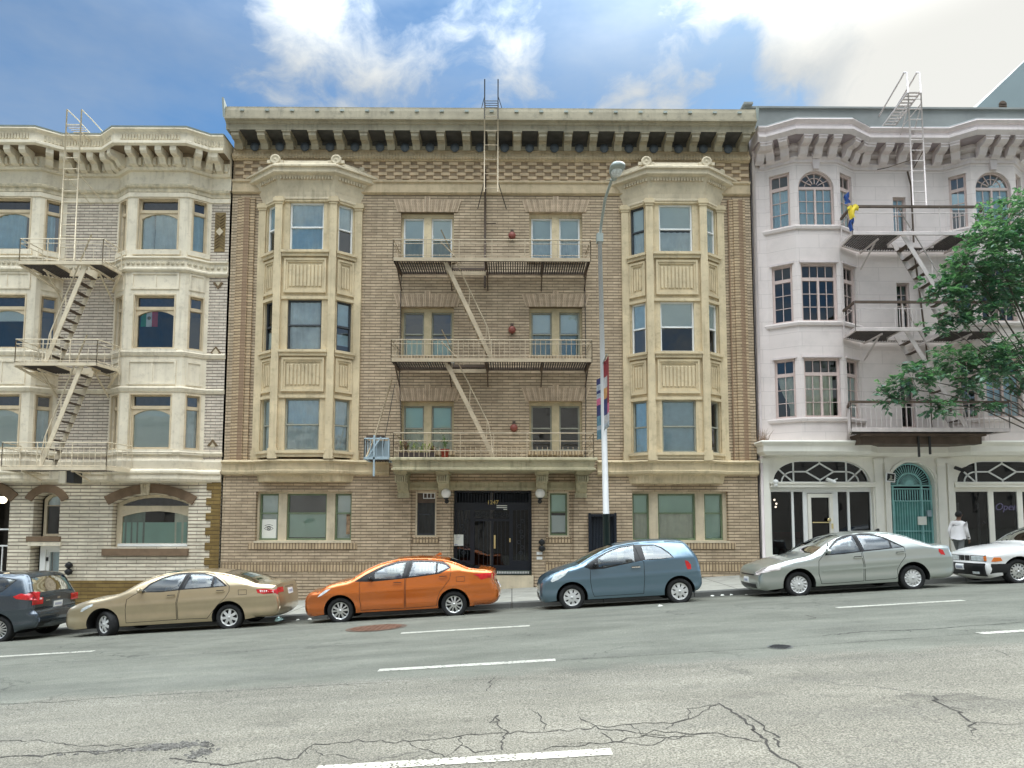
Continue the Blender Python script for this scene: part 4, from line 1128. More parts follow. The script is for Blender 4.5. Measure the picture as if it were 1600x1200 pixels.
# ---------------- ground floor
FG = Fr((LEFT_END,0),(LX['end'],0)); gu = lambda x: x-LEFT_END
zg1 = zl(745,0); 
# large segmental window
wx0, wx1, wz0, wz1 = RC(175, 772, 294, 855)
A_big = archtop(gu(wx0),gu(wx1),wz0,wz1-.30,wz1)
sx0, sx1, sz0, sz1 = RC(52, 770, 93, 838); A_small = archtop(gu(sx0),gu(sx1),sz0,sz1-.20,sz1)
tx0, tx1, tz0, tz1 = RC(46, 853, 92, 912)
ox1 = Xp(15,800); ox0 = ox1-1.9; oz0 = walk_z(ox0,0)-.3; oz1 = Zp(10,765)
A_open = archtop(gu(ox0),gu(ox1),oz0,oz1-.35,oz1)
bx_q = Xp(329,830); zbb = Zp(230,907)
b = MB(); FG.plate(b, rect(0,gu(bx_q),zbb,zg1), [A_big, A_small, [(gu(tx0),zbb+.0001),(gu(tx1),zbb+.0001),(gu(tx1),tz1),(gu(tx0),tz1)] if tz0 < zbb else rect(gu(tx0),gu(tx1),tz0,tz1), [(max(p[0],.001),max(p[1],zbb+.0001)) for p in A_open]], -.40, 0)
b.build('wall', M['brick_cream'], lh)
# base course of dark brick and the toothed quoin at the right end
zlow = walk_z(LEFT_END,0)-.8
b = MB(); FG.box(b, gu(ox1)+.0, gu(tx0), zlow, zbb-.003, -.3, .045); b.build('wall_base', M['brick_olive'], lh)
b = MB(); FG.box(b, gu(tx1), gu(LX['end']), zlow, zbb-.003, -.3, .045); b.build('wall_base', M['brick_olive'], lh)
b = MB(); n = int((zg1-zbb)/.236)+1
for i in range(n):
    z0 = zbb+i*.236; z1 = min(z0+.236, zg1)
    FG.box(b, gu(bx_q)+(0.0 if i % 2 else -.16)-.0, gu(LX['end']), z0, z1, -.3, .03)
b.build('quoin', M['brick_olive'], lh)
b = MB(); b.box(LX['end']-.02, LX['end'], .0, 9, zlow, ZT-.3, 0); b.build('party_wall', M['brick_cream'], lh)
# rooms behind
b = MB()
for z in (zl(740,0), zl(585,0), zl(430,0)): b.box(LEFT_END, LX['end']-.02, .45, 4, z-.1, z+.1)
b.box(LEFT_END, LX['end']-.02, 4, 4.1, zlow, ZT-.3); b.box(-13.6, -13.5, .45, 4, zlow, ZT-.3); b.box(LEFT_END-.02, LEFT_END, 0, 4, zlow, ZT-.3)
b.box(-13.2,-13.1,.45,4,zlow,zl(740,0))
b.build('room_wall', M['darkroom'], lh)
def archband(u0, u1, zs, ztop, w, d, mt, nm, ext=.0):
    """an arch of brown brick over an opening"""
    c = (u0+u1)/2; h = ztop-zs; hw = (u1-u0)/2; r = (hw*hw+h*h)/(2*h); cz = ztop-r; a = math.asin(min(1,hw/r))+ext
    n = 16; inn = [(c+r*math.sin(-a+2*a*i/n), cz+r*math.cos(-a+2*a*i/n)) for i in range(n+1)]
    out = [(c+(r+w)*math.sin(-a+2*a*i/n), cz+(r+w)*math.cos(-a+2*a*i/n)) for i in range(n+1)]
    b = MB(); FG.plate(b, (inn+out[::-1])[::-1], [], -.02, d); return b.build(nm, mt, lh)
M['brown_arch'] = mat('chocolate brown brick arch', (.19,.125,.075), var=.18, vs=4, bump=.3, bs=20)
archband(gu(wx0)-.05, gu(wx1)+.05, wz1-.30, wz1+.03, .29, .05, M['brown_arch'], 'brick_arch', .03)
archband(gu(sx0)-.03, gu(sx1)+.03, sz1-.22, sz1+.02, .24, .05, M['brown_arch'], 'brick_arch', .12)
archband(gu(ox0), gu(ox1), oz1-.35, oz1+.02, .32, .05, M['brown_arch'], 'brick_arch', .03)
b = MB(); ux = gu(Xp(229,765)); FG.plate(b, [(ux-.12,wz1-.03),(ux+.12,wz1-.03),(ux+.15,wz1+.34),(ux-.15,wz1+.34)], [], 0, .10)
for k in (-.06,.0,.06): FG.box(b, ux+k-.012, ux+k+.012, wz1+.03, wz1+.30, .1, .125)
b.build('keystone', M['stucco_orn'], lh)
b = MB(); FG.box(b, gu(Xp(161,860)), gu(Xp(295,860)), Zp(230,868), Zp(230,857), -.2, .08); b.build('window_sill', M['brown_arch'], lh)
b = MB(); FG.box(b, gu(Xp(43,842)), gu(Xp(95,842)), Zp(70,846), Zp(70,838), -.2, .07); b.build('window_sill', M['brown_arch'], lh)
b = MB(); FG.box(b, gu(Xp(45,850)), gu(Xp(96,850)), Zp(70,853), Zp(70,846.5), -.2, .05); b.build('door_lintel', M['stucco'], lh)
# the big window: cream frame, plum transom, half frosted glass
fx0, fx1 = gu(wx0)+.14, gu(wx1)-.02; fz0 = wz0+.02; zmid = fz0+(wz1-fz0)*.72
O = archtop(gu(wx0)+.02,gu(wx1)-.005,wz0,wz1-.30,wz1-.005)
L1 = archtop(fx0+.05,fx1-.05,fz0+.10,zmid-.25,zmid-.07); 
tr0 = zmid+.10
L2 = [(fx0+.05,tr0),(fx1-.05,tr0)]+[p for p in archtop(fx0+.05,fx1-.05,tr0,wz1-.33,wz1-.10)[2:]]
wv = window(lh, FG, O, [L1, L2], M['cap'], -.22, .1, [('curtain',M['curtain_g'],fx0+.05,fx0+.75,fz0+.1,zmid-.1),('curtain',M['curtain_c'],fx1-.55,fx1-.08,fz0+.1,zmid-.1)], M['glass'])
M['frost'] = mat('frosted green film', (.50,.70,.60), var=.06, vs=2, rough=.4)
b = MB(); FG.box(b, fx0+.05, fx1-.14, fz0+.10, fz0+.10+(zmid-fz0)*.56, -.285, -.278); b.build('frosted_film', M['frost'], wv)
b = MB(); FG.plate(b, L2, [], -.30, -.28); b.build('transom_screen', M['glass_dark2'], wv)
b = MB(); FG.box(b, fx0-.02, fx1+.01, fz0, fz0+.09, -.24, -.14); b.build('sill_board', M['white'], wv)
# the small arched window and the little white door under it
O = archtop(gu(sx0)+.13,gu(sx1)-.005,sz0+.005,sz1-.20,sz1-.01); c0, c1 = gu(sx0)+.22, gu(sx1)-.03
zz_ = sz0+(sz1-sz0)*.70
wv = window(lh, FG, O, [rect(c0,c1,sz0+.08,zz_), archtop(c0,c1,zz_+.04,sz1-.28,sz1-.09)], M['cap'], -.30, .08, [('curtain',M['curtain_w'],c0,c1-.22,zz_,sz1-.05)], M['glass'])
dr = MB(); FG.plate(dr, rect(gu(tx0)+.16,gu(tx1)-.002,zlow+.3,tz1-.003), [rect(gu(tx0)+.42,gu(tx1)-.03,tz0+.05,tz1-.20)], -.38, -.28); 
FG.plate(dr, rect(gu(tx0)+.16,gu(tx1)-.002,zlow+.3,tz1-.003), [rect(gu(tx0)+.33,gu(tx1)-.02,zlow+.31,tz1-.12)], -.28, -.22); dr = dr.build('basement_door', M['white'], lh)
b = MB(); FG.box(b, gu(tx0)+.42, gu(tx1)-.03, tz0+.05, tz1-.2, -.35, -.34); b.build('pane', M['glass_mirror'], dr)
covering(dr, FG, gu(tx0)+.42, gu(tx1)-.12, tz0+.05, tz1-.2, -.44, 'curtain', M['curtain_b'])
b = MB(); FG.box(b, gu(tx0)+.34, gu(tx0)+.39, tz1-.48, tz1-.36, -.28, -.24); b.build('lock', M['black'], dr)
b = MB(); FG.box(b, gu(ox0), gu(ox1), oz0-.5, oz1, -2.4, -2.3); FG.box(b, gu(ox1)+.001, gu(ox1)+.1, oz0-.5, oz1, -2.4, -.41); b.build('porch_recess', M['darkroom'], lh)
b = MB()
for z in (Zp(5,827), Zp(5,853)): FG.box(b, gu(ox0)+.05, gu(ox1)-.02, z-.025, z+.025, -.28, -.24)
for k in range(7): FG.box(b, gu(ox1)-.12-k*.25, gu(ox1)-.09-k*.25, walk_z(ox1,0)-.1, Zp(5,853), -.28, -.25)
b.build('porch_rail', M['white'], lh)
b = MB(); b.sphere(P(4,781,.9), .12); 
M['lampglow'] = mat('lit globe', (.9,.85,.7)); 
m_, n_, o_ = newmat('lit porch lamp'); e_ = N(n_, 'ShaderNodeEmission', inp={'Color': (1,.86,.6,1), 'Strength': 2.2}); n_.links.new(e_.outputs[0], o_.inputs[0]); M['lit'] = m_
lt = thing('porch_lamp', 'lit round ceiling lamp inside the dark arched porch at the left edge', 'lamp', P(4,781,.9))
b.build('globe', M['lit'], lt); b = MB(); q = P(4,781,.9); b.tube([(q.x,q.y,q.z+.1),(q.x,q.y,oz1+.3)], .02); b.lathe((q.x,q.y,q.z+.1), (0,0,1), [(.06,0),(.06,.04),(.02,.05)], 12); b.build('stem', M['brass'], lt)
# ================================================================== the lavender stucco house on the right, shops below
M['lav'] = brickmat('pale lavender scored stucco', (.74,.655,.615), (.72,.635,.595), (.60,.525,.49), bw=1.3, bh=.46, ms=.010, stain=.14, bump=.12, hs=1.0, tone=.03, soot_and_dark=.13)
RX0 = XR+.04
rh_ = thing('apartment_building', 'pale lavender stucco apartment house with rounded top windows above white shopfronts', 'apartment building', (14.0, 0, walk_z(14,0)))
RP = .45
q = lambda px, py=330, Y=0.0: Xp(px, py, Y)
r0, r1, r2, r3 = q(1196), q(1242,330,-RP), q(1310,330,-RP), q(1336)
s0, s1 = q(1476), q(1520,330,-RP); s2 = s1+(r2-r1); s3 = s2+(s1-s0); R_END = s3+1.2
rpath = [(RX0,0),(r0,0),(r1,-RP),(r2,-RP),(r3,0),(s0,0),(s1,-RP),(s2,-RP),(s3,0),(R_END,0)]
FRs = [Fr(rpath[i], rpath[i+1]) for i in range(len(rpath)-1)]
zr = lambda py, Y=-RP, px=1280: Zp(px, py, Y)
ZRT = zr(182, -RP-.75)
zrb = zr(691, 0)
rowsR = [(zr(352), zr(267)), (zr(502), zr(411)), (zr(652), zr(559))]
def rshell(i, holes, nm): b = MB(); FRs[i].plate(b, rect(0,FRs[i].L,zrb,ZRT-.5), holes, -.22, 0); return b.build(nm, M['lav'], rh_)
def rwin(F, u0, u1, z0, z1, cov, glass, arched=False, ncol=2, front=False):
    """casement with a transom light or a fan light, glazing bars"""
    if arched:
        w_ = (u1-u0)/2; zs = z1-w_*.92; c = (u0+u1)/2
        O = archtop(u0,u1,z0,zs,z1,16); hz = zs-.06
        ls = [rect(u0+.05,c-.03,z0+.06,hz), rect(c+.03,u1-.05,z0+.06,hz), archtop(u0+.06,u1-.06,zs+.03,zs+.04,z1-.05,14)]
        bars = []
        for k in range(1,6):
            a = math.pi*k/6; bars.append(((c+.12*math.cos(a),zs+.04+.10*math.sin(a)),(c+(w_-.06)*math.cos(a),zs+.03+(w_-.1)*math.sin(a)),.022))
        pts = [(c+.32*math.cos(math.pi*k/10), zs+.03+.3*math.sin(math.pi*k/10)) for k in range(11)]
        for k in range(10): bars.append((pts[k],pts[k+1],.018))
        for L in (ls[0],ls[1]):
            m_ = (L[0][0]+L[1][0])/2; bars.append(((m_,L[0][1]),(m_,L[2][1]),.018))
            for k in (1,2): zb_ = L[0][1]+(L[2][1]-L[0][1])*k/3; bars.append(((L[0][0],zb_),(L[1][0],zb_),.018))
        zt_ = hz
    else:
        O = rect(u0,u1,z0,z1); ht = z1-(z1-z0)*.25
        ls = [rect(u0+.07,u1-.07,ht+.03,z1-.07)]; bars = []
        nt_ = 2*ncol if front else 2
        for k in range(1,nt_): m_ = u0+.07+(u1-u0-.14)*k/nt_; bars.append(((m_,ht+.03),(m_,z1-.07),.02))
        if front: c = (u0+u1)/2; cs = [rect(u0+.07,c-.035,z0+.07,ht-.08), rect(c+.035,u1-.07,z0+.07,ht-.08)]
        else: cs = [rect(u0+.07,u1-.07,z0+.07,ht-.08)]
        ls += cs
        for L in cs:
            m_ = (L[0][0]+L[1][0])/2; bars.append(((m_,L[0][1]),(m_,L[2][1]),.02))
            for k in (1,2): zb_ = L[0][1]+(L[2][1]-L[0][1])*k/3; bars.append(((L[0][0],zb_),(L[1][0],zb_),.02))
        zt_ = ht-.08
    cv = []
    for cc in cov:
        k, mt = cc[0], cc[1]; f0 = cc[2] if len(cc) > 2 else 0; f1 = cc[3] if len(cc) > 3 else 1
        cv.append((k, mt, u0+.06+(u1-u0-.12)*f0, u0+.06+(u1-u0-.12)*f1, z0+.06, zt_+.02))
    w_ = window(rh_, F, O, ls, M['pinkframe'], -.08, .08, cv, M[glass], bars)
    return w_
def drape(parent, F, u0, u1, z0, z1, d, mt):
    """a curtain gathered to one side"""
    b = MB(); n = 14; rows = 10; pts = []
    for r in range(rows+1):
        t = r/rows; z = z1+(z0-z1)*t
        left = u0+(u1-.14-u0)*min(1, (t/.75))**1.6*1.0 if t < .75 else u1-.14-.0
        for i in range(n+1):
            u = left+(u1-left)*i/n
            pts.append(F.pt(u, z, d+.02*math.sin(i*2.2+t*2)))
    b.mesh(pts, [(r*(n+1)+i, (r+1)*(n+1)+i, (r+1)*(n+1)+i+1, r*(n+1)+i+1) for r in range(rows) for i in range(n)], 0, True)
    b.build('curtain', mt, parent)
Bl = M['curtain_b']; Wt = M['curtain_w']; Cc = M['curtain_c']
for bi, i0 in ((0,1),(1,5)):
    for k in range(3):
        i = i0+k; F = FRs[i]; mg = .13 if k == 1 else .14
        hs = []
        for r, (z0,z1) in enumerate(rowsR):
            hs.append(archtop(mg,F.L-mg,z0,z1-(F.L/2-mg)*.92,z1,16) if (r == 0 and k == 1) else rect(mg,F.L-mg,z0,z1))
        rshell(i, hs, 'bay_front' if k == 1 else 'bay_side')
        for r, (z0,z1) in enumerate(rowsR):
            if r == 0: cov, gl = [('curtain',Bl if k < 2 else Wt)], 'glass'
            elif r == 1: cov, gl = ([('curtain',Wt,.0,.25)] if k == 2 else []), 'glass'
            else: cov, gl = ([('curtain',Cc,0,.86)] if k == 1 else ([] if k == 0 else [('curtain',Wt)])), 'glass'
            if bi == 1: cov, gl = ([('curtain',Bl)] if r != 1 and k > 0 else []), 'glass_mirror' if k == 0 else 'glass'
            w_ = rwin(F, mg, F.L-mg, z0, z1, cov, gl, r == 0 and k == 1, 2, k == 1)
            if bi == 0 and r == 2 and k == 0: drape(w_, F, mg+.07, F.L-mg-.07, z0+.07, z1-(z1-z0)*.25-.06, -.22, Cc)
        if k == 1:
            z0, z1 = rowsR[0]; c = F.L/2
            b = MB(); F.plate(b, [(c-.09,z1+.03),(c+.09,z1+.03),(c+.13,z1+.42),(c-.13,z1+.42)], [], 0, .09); F.box(b, c-.17, c+.17, z1+.42, z1+.50, 0, .16); b.build('keystone', M['lavtrim'], rh_)
    # sills under each storey of the bay and hood mould
    for r, (z0,z1) in enumerate(rowsR):
        b = MB(); sweep(b, rpath[i0:i0+4], [(-.02,z0-.0),(.05,z0-.0),(.07,z0-.05),(.05,z0-.13),(-.02,z0-.16)], wall_ends=True); b.build('bay_sill', M['lav'], rh_)
        if r:
            for k in range(3):
                F = FRs[i0+k]; mg = .13; b = MB(); F.box(b, mg-.05, F.L-mg+.05, z1+.005, z1+.07, -.02, .05); b.build('window_hood', M['lavtrim'], rh_)
# narrow windows of the recess
Fq = FRs[4]
hs = []; nw = []
for (xa, ya, xb, yb) in ((1396,308,1416,362),(1402,442,1422,512),(1408,590,1430,668)):
    x0,x1,z0,z1 = RC(xa,ya,xb,yb); hs.append(rect(x0-Fq.o.x,x1-Fq.o.x,z0,z1)); nw.append((x0-Fq.o.x,x1-Fq.o.x,z0,z1))
rshell(4, hs, 'wall'); rshell(0, [], 'wall'); rshell(8, [], 'wall')
for k, (u0,u1,z0,z1) in enumerate(nw):
    c = (u0+u1)/2; L = rect(u0+.05,u1-.04,z0+.05,z1-.06)
    window(rh_, Fq, rect(u0,u1,z0,z1), [L], M['pinkframe'], -.10, .07, [('curtain',Bl,u0+.05,u1-.05,z0,z1)] if k == 0 else [], M['glass'], [((c,z0+.05),(c,z1-.06),.025),((u0+.05,z0+(z1-z0)*.5),(u1-.04,z0+(z1-z0)*.5),.025),((u0+.05,z0+(z1-z0)*.75),(u1-.04,z0+(z1-z0)*.75),.02)])
# mouldings
def rband(nm, prof, mt, path=rpath, parent=rh_): b = MB(); sweep(b, path, prof); return b.build(nm, mt, parent)
z_ = zr(250); rband('head_moulding', [(-.02,z_+.10),(.08,z_+.10),(.12,z_+.04),(.06,z_-.02),(.05,z_-.10),(-.02,z_-.12)], M['lavtrim'], [(r0-.18,0)]+rpath[1:])
zk = lambda py, d: zr(py, -RP-d)
z1, z2, z3, zf = zk(183,.75), zk(200,.72), zk(208,.68), zr(237)
rc_ = rband('cornice', [(-.1,z1+.02),(.72,z1),(.76,z1-.06),(.70,z1-.13),(.66,z1-.16),(.66,z2+.10),(.74,z2+.05),(.74,z2-.03),(.64,z3),(.14,z3+.01),(.14,zf+.12),(.18,zf+.10),(.18,zf+.05),(.08,zf),(-.1,zf-.02)], M['lavtrim'])
for F in FRs:
    n = max(1, round(F.L/.56))
    for i in range(n):
        u = F.L*(i+.5)/n; b = MB(); F.prism(b, u-.13, u+.13, [(.12,z3),(.62,z3),(.62,z3-.12),(.5,z3-.2),(.34,z3-.22),(.24,z3-.42),(.12,z3-.5)]); F.box(b, u-.15,u+.15,z3-.05,z3-.002,.12,.645); b.build('modillion', M['lavtrim'], rc_)
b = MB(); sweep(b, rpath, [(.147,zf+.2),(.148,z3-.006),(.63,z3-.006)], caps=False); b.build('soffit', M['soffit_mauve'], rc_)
b = MB(); sweep(b, rpath, [(.74,z1-.01),(.70,z1+.035),(-3.6,z1+.04)], caps=False); b.build('roof', M['roofing'], rh_)
zp = Zp(1380,169,.5)
b = MB(); b.box(RX0+.02, R_END, .5, .8, z1-.2, zp-.06); b.box(RX0, R_END, .42, .88, zp-.06, zp); b.box(RX0-.06, RX0+.25, .3, .9, zp, zp+.07); b.build('parapet', M['roofing'], rh_)
b = MB(); b.box(RX0-.001, RX0+.02, .0, 9, zrb-4, z1-.3); b.build('party_wall', M['lav'], rh_)
b = MB(); b.tube([(RX0+.06,-.06,zr(232,0)),(RX0+.06,-.06,zr(690,0)),(RX0+.06,-.06,walk_z(RX0,0)+.05)], .05, 8); b.build('drainpipe', M['lavtrim'], rh_)
b = MB()
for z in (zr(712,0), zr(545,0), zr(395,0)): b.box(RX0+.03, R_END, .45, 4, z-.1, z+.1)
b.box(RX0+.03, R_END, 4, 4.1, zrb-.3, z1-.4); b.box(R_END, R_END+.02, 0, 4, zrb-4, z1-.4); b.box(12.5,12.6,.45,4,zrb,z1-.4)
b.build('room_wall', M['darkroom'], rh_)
# ---------------- shops
FS = Fr((RX0,0),(R_END,0)); su = lambda x: x-RX0
zsb = walk_z(RX0,0)-.3; zst_ = Zp(1280,690,0)
zS = lambda py, px=1280: Zp(px,py,0)
def lun(xa, xb, yb, yt, k=.30):
    """flat topped lunette with quarter round ends"""
    x0, x1 = su(Xp(xa,(yb+yt)/2)), su(Xp(xb,(yb+yt)/2)); z0, z1 = zS(yb), zS(yt); w_ = (x1-x0)*k; h = z1-z0; pts = [(x0,z0),(x1,z0)]
    for i in range(9): a = math.pi/2*i/8; pts.append((x1-w_+w_*math.cos(a), z0+h*math.sin(a)))
    for i in range(9): a = math.pi/2+math.pi/2*i/8; pts.append((x0+w_+w_*math.cos(a), z0+h*math.sin(a)))
    out = []
    for p in pts:
        if not out or abs(p[0]-out[-1][0])+abs(p[1]-out[-1][1]) > .004: out.append(p)
    if abs(out[0][0]-out[-1][0])+abs(out[0][1]-out[-1][1]) < .004: out.pop()
    return out
L1 = lun(1208,1359,753,720); L3 = lun(1495,1646,753,720)
P1 = rect(su(Xp(1205,815)), su(Xp(1366,815)), zS(868), zS(758.5)); P3 = rect(su(Xp(1495,815)), su(Xp(1652,815)), walk_z(Xp(1560,815),0)-.05, zS(760))
ga0, ga1 = su(Xp(1392,790)), su(Xp(1462,790)); gzb = walk_z(Xp(1427,850),0)+.02; gzs = zS(752,1427); gzt = zS(722,1427)
GA = archtop(ga0, ga1, gzb, gzs-.05, gzt, 18)
b = MB(); FS.plate(b, rect(0,FS.L,zsb,zst_), [L1,L3,P1,P3,GA], -.30, 0); b.build('shop_wall', M['shop'], rh_)
zc1, zc0 = zS(694), zS(713)
xx = lambda px: Xp(px,700)
sp = [(RX0+.02,0),(RX0+.03,-.46),(xx(1345),-.46),(xx(1366),-.06),(xx(1478),-.06),(xx(1500),-.46),(R_END,-.46)]
b = MB(); sweep(b, sp, [(-.6,zc1+.04),(.16,zc1+.04),(.18,zc1),(.14,zc1-.06),(.08,zc1-.12),(.08,zc0+.10),(.02,zc0+.03),(.0,zc0),(-.6,zc0-.03)]); b.build('shop_cornice', M['shop'], rh_)
for (xa, xb) in ((1190,1202),(1367,1379),(1383,1391),(1465,1478),(1481,1490)):
    b = MB(); u0, u1 = su(Xp(xa,790)), su(Xp(xb,790))
    FS.box(b, u0, u1, zsb, zS(724), -.02, .07); FS.box(b, u0-.03, u1+.03, zS(724), zS(717), -.02, .11); FS.box(b, u0-.04, u1+.04, zsb, zsb+.75, -.02, .10); b.build('shop_pilaster', M['shop'], rh_)
for L in (L1, L3):
    xs = [p[0] for p in L]; x0, x1 = min(xs), max(xs); zb_, zt_ = L[0][1], max(p[1] for p in L); W_ = x1-x0; c = (x0+x1)/2; zm = (zb_+zt_)/2
    bars = [((x0+W_*.225,zb_),(x0+W_*.225,zt_),.045),((x1-W_*.225,zb_),(x1-W_*.225,zt_),.045),((c,zt_),(c,zt_-.07),.04),((c,zb_),(c,zb_+.07),.04)]
    dm = [(c,zt_-.07),(c+W_*.145,zm),(c,zb_+.07),(c-W_*.145,zm)]
    for k in range(4): bars.append((dm[k],dm[(k+1)%4],.045))
    bars += [((c-W_*.145,zm),(x0+W_*.225,zm),.045),((c+W_*.145,zm),(x1-W_*.225,zm),.045)]
    for sg, xe in ((1,x0),(-1,x1)):
        bars.append(((xe+sg*W_*.07,zb_+(zt_-zb_)*.62),(xe+sg*W_*.215,zb_+.01),.045))
        arc = [(xe+sg*(W_*.225-W_*.125*math.sin(math.pi/2*k/6)), zb_+(zm-zb_)*math.cos(math.pi/2*k/6)) for k in range(7)]
        for k in range(6): bars.append((arc[k],arc[k+1],.04))
    O = lun(1207.2,1359.8,753.3,719.4) if L is L1 else lun(1494.2,1646.8,753.3,719.4)
    window(rh_, FS, [(a,z) for a,z in L], [[(c+(a-c)*.985, zm+(z-zm)*.95) for a,z in L]], M['white'], -.10, .06, [], M['glass_dark'], bars, name='lunette_window')
    b = MB(); FS.box(b, x0-.12, x1+.12, zb_-.17, zb_-.03, -.02, .08); FS.box(b, x0-.16, x1+.16, zb_-.06, zb_-.02, .0, .12); b.build('transom_bar', M['shop'], rh_)
fu = lambda px: su(Xp(px,810))
b = MB(); zt_ = P1[2][1]; z0 = P1[0][1]
hs1 = [rect(fu(1208),fu(1240),z0+.02,zS(768)), rect(fu(1243.5),fu(1258),z0+.02,zS(768)), rect(fu(1264.5),fu(1304.5),z0-.0+.01,zS(770)), rect(fu(1313),fu(1328),z0+.02,zS(768)), rect(fu(1331.5),fu(1364),z0+.02,zS(768))]
sw_ = window(rh_, FS, P1, [h for i,h in enumerate(hs1)], M['white'], -.12, .10, [], M['glass_dark'], [], name='shop_window')
dz1 = zS(771); dz0 = z0-.45
sd_ = MB(); FS.plate(sd_, rect(fu(1265),fu(1304),z0+.015,dz1), [rect(fu(1270),fu(1299),z0+.05,zS(777))], -.16, -.08); sd_ = sd_.build('shop_door', M['shop'], rh_)
b = MB(); FS.box(b, fu(1271), fu(1297), zS(817), zS(815.5), -.08, -.05); FS.box(b, fu(1300.5), fu(1303), zS(826), zS(818), -.08, -.05); b.lathe(FS.pt(fu(1297),zS(812),-.07), (0,-1,0), [(.06,0),(.06,.03),(.001,.03)], 12); b.build('handle', M['brass'], sd_)
# interior of the shops
M['mirrored_red'] = mat('dark red reflection', (.16,.012,.02), rough=.5); M['shopfloor'] = mat('dark shop interior', (.035,.03,.04), var=.3, vs=1)
b = MB(); zfl = walk_z(12,0)+.1; b.box(RX0+.05, xx(1385), 2.4, 2.5, zsb, zst_); b.box(RX0+.03, RX0+.1, .32, 2.4, zsb, zst_); b.box(xx(1385), xx(1385)+.1, .32, 2.4, zsb, zst_); b.box(RX0+.05, R_END, .31, 2.4, zfl-.2, zfl-.1); b.box(xx(1490)-.1, xx(1490), .32, 2.4, zsb, zst_); b.box(xx(1490), R_END, 2.4, 2.5, zsb, zst_); b.box(RX0+.05, R_END, .31, 2.4, zst_-.02, zst_+.06)
b.build('shop_interior', M['shopfloor'], rh_)
b = MB(); xa = Xp(1212,830,1.0); b.box(xa, xa+.9, .75, 1.2, zfl-.1, zfl+.45); b.box(xa, xa+.9, 1.2, 1.35, zfl-.1, zfl+1.0); t = thing('mirrored_car_block', 'dark red sofa added behind the left shop pane for the red car mirrored there', 'block', (xa+.45,1,zfl-.1)); b.build('seat', M['mirrored_red'], t)  # added block, stands for the red car's reflection in the pane
for k, (px, py) in enumerate(((1210,781),(1213,787),(1212,792))):
    t = thing('shop_lamp', ['small warm lamp in the shop window, topmost of three', 'small warm lamp in the shop window, middle of three', 'small warm lamp in the shop window, lowest of three'][k], 'lamp', P(px,py,.7), 'warm lamps in the shop window'); b = MB(); b.sphere(P(px,py,.7), .035, 8, 6); b.build('bulb', M['lit'], t)
    b = MB(); c = P(px,py,.7); b.tube([(c.x,c.y,c.z+.03),(c.x,c.y,zst_)], .006, 4); b.build('cord', M['black'], t)
# teal arched gate with a sunburst
M['teal'] = mat('pale teal painted iron', (.27,.52,.50), var=.12, vs=3, rough=.5, grime=.15); M['tealpanel'] = mat('teal ribbed panel', (.10,.30,.27), var=.15, vs=3, rough=.5)
b = MB(); zb_ = zS(758,1427); c = (ga0+ga1)/2; R1 = (ga1-ga0)/2-.03
FS.box(b, ga0+.01, ga1-.01, gzb, zb_-.5, -.24, -.22, 1)
n = 34
for i in range(n): u = ga0+.03+(ga1-ga0-.06)*i/(n-1); FS.box(b, u-.009, u+.009, gzb, zb_-.5, -.22, -.20, 0 if i % 2 else 1)
for i in range(18): u = ga0+.04+(ga1-ga0-.08)*i/17; FS.box(b, u-.014, u+.014, zb_-.48, zb_-.14, -.23, -.20, 0)
for (z, h) in ((zb_,.05),(zb_-.11,.035),(zb_-.50,.035),(gzb+ (zb_-gzb)*.42,.03)): FS.box(b, ga0+.005, ga1-.005, z-h/2, z+h/2, -.22, -.16, 0)
for u in (ga0+.17, ga1-.33, ga0+.02, ga1-.03): FS.box(b, u-.025, u+.025, gzb, zb_, -.20, -.15, 0)
hh = gzt-zb_-.03
for (r_, wd) in ((.98,.035),(.56,.04)):
    pts = [FS.pt(c+R1*r_*math.cos(math.pi*k/20), zb_+hh*r_*math.sin(math.pi*k/20), -.18) for k in range(21)]
    for k in range(20): b.bar(pts[k], pts[k+1], .04, wd, 0, up=(0,-1,0))
for i in range(25):
    a = math.pi*(i+.0)/24
    b.bar(FS.pt(c+R1*.2*math.cos(a), zb_+hh*.2*math.sin(a), -.19), FS.pt(c+R1*.56*math.cos(a), zb_+hh*.56*math.sin(a), -.19), .016, .02, 0, up=(0,-1,0))
    b.bar(FS.pt(c+R1*.58*math.cos(a), zb_+hh*.58*math.sin(a), -.19), FS.pt(c+R1*(.97 if i%2 else .9)*math.cos(a), zb_+hh*(.97 if i%2 else .9)*math.sin(a), -.19), .018, .012 if i%2 else .04, 0, up=(0,-1,0))
V_, F_ = cdt([(c+R1*.2*math.cos(math.pi*k/10), zb_+hh*.24*math.sin(math.pi*k/10)) for k in range(11)]); b.mesh([FS.pt(a,z,-.175) for a,z in V_], [tuple(f) for f in F_.tolist()])
gt_ = b.build('arched_gate', [M['teal'], M['tealpanel']], rh_)
b = MB(); FS.box(b, c+.22, c+.5, zS(820,1437), zS(807,1437), -.17, -.14); b.build('notice', M['paper'], gt_)
b = MB(); FS.box(b, ga1-.20, ga1-.08, zS(807,1455), zS(797,1455), -.17, -.10); b.build('lock', M['iron_blue'], gt_)
b = MB(); FS.box(b, ga0, ga1, gzb-.2, gzt, -.9, -.8); FS.box(b, ga0-.05, ga0-.002, gzb-.2, gzt, -.9, -.31); FS.box(b, ga1+.002, ga1+.05, gzb-.2, gzt, -.9, -.31); b.build('gate_recess', M['shopfloor'], rh_)
b = MB(); pts = [FS.pt(c+(R1+.09)*math.cos(math.pi*k/20), gzs-.05+(gzt-gzs+.05+.06)*math.sin(math.pi*k/20), .0) for k in range(21)]
for k in range(20): b.bar(pts[k], pts[k+1], .08, .09, 0, up=(0,-1,0))
b.build('arch_moulding', M['shop'], rh_)
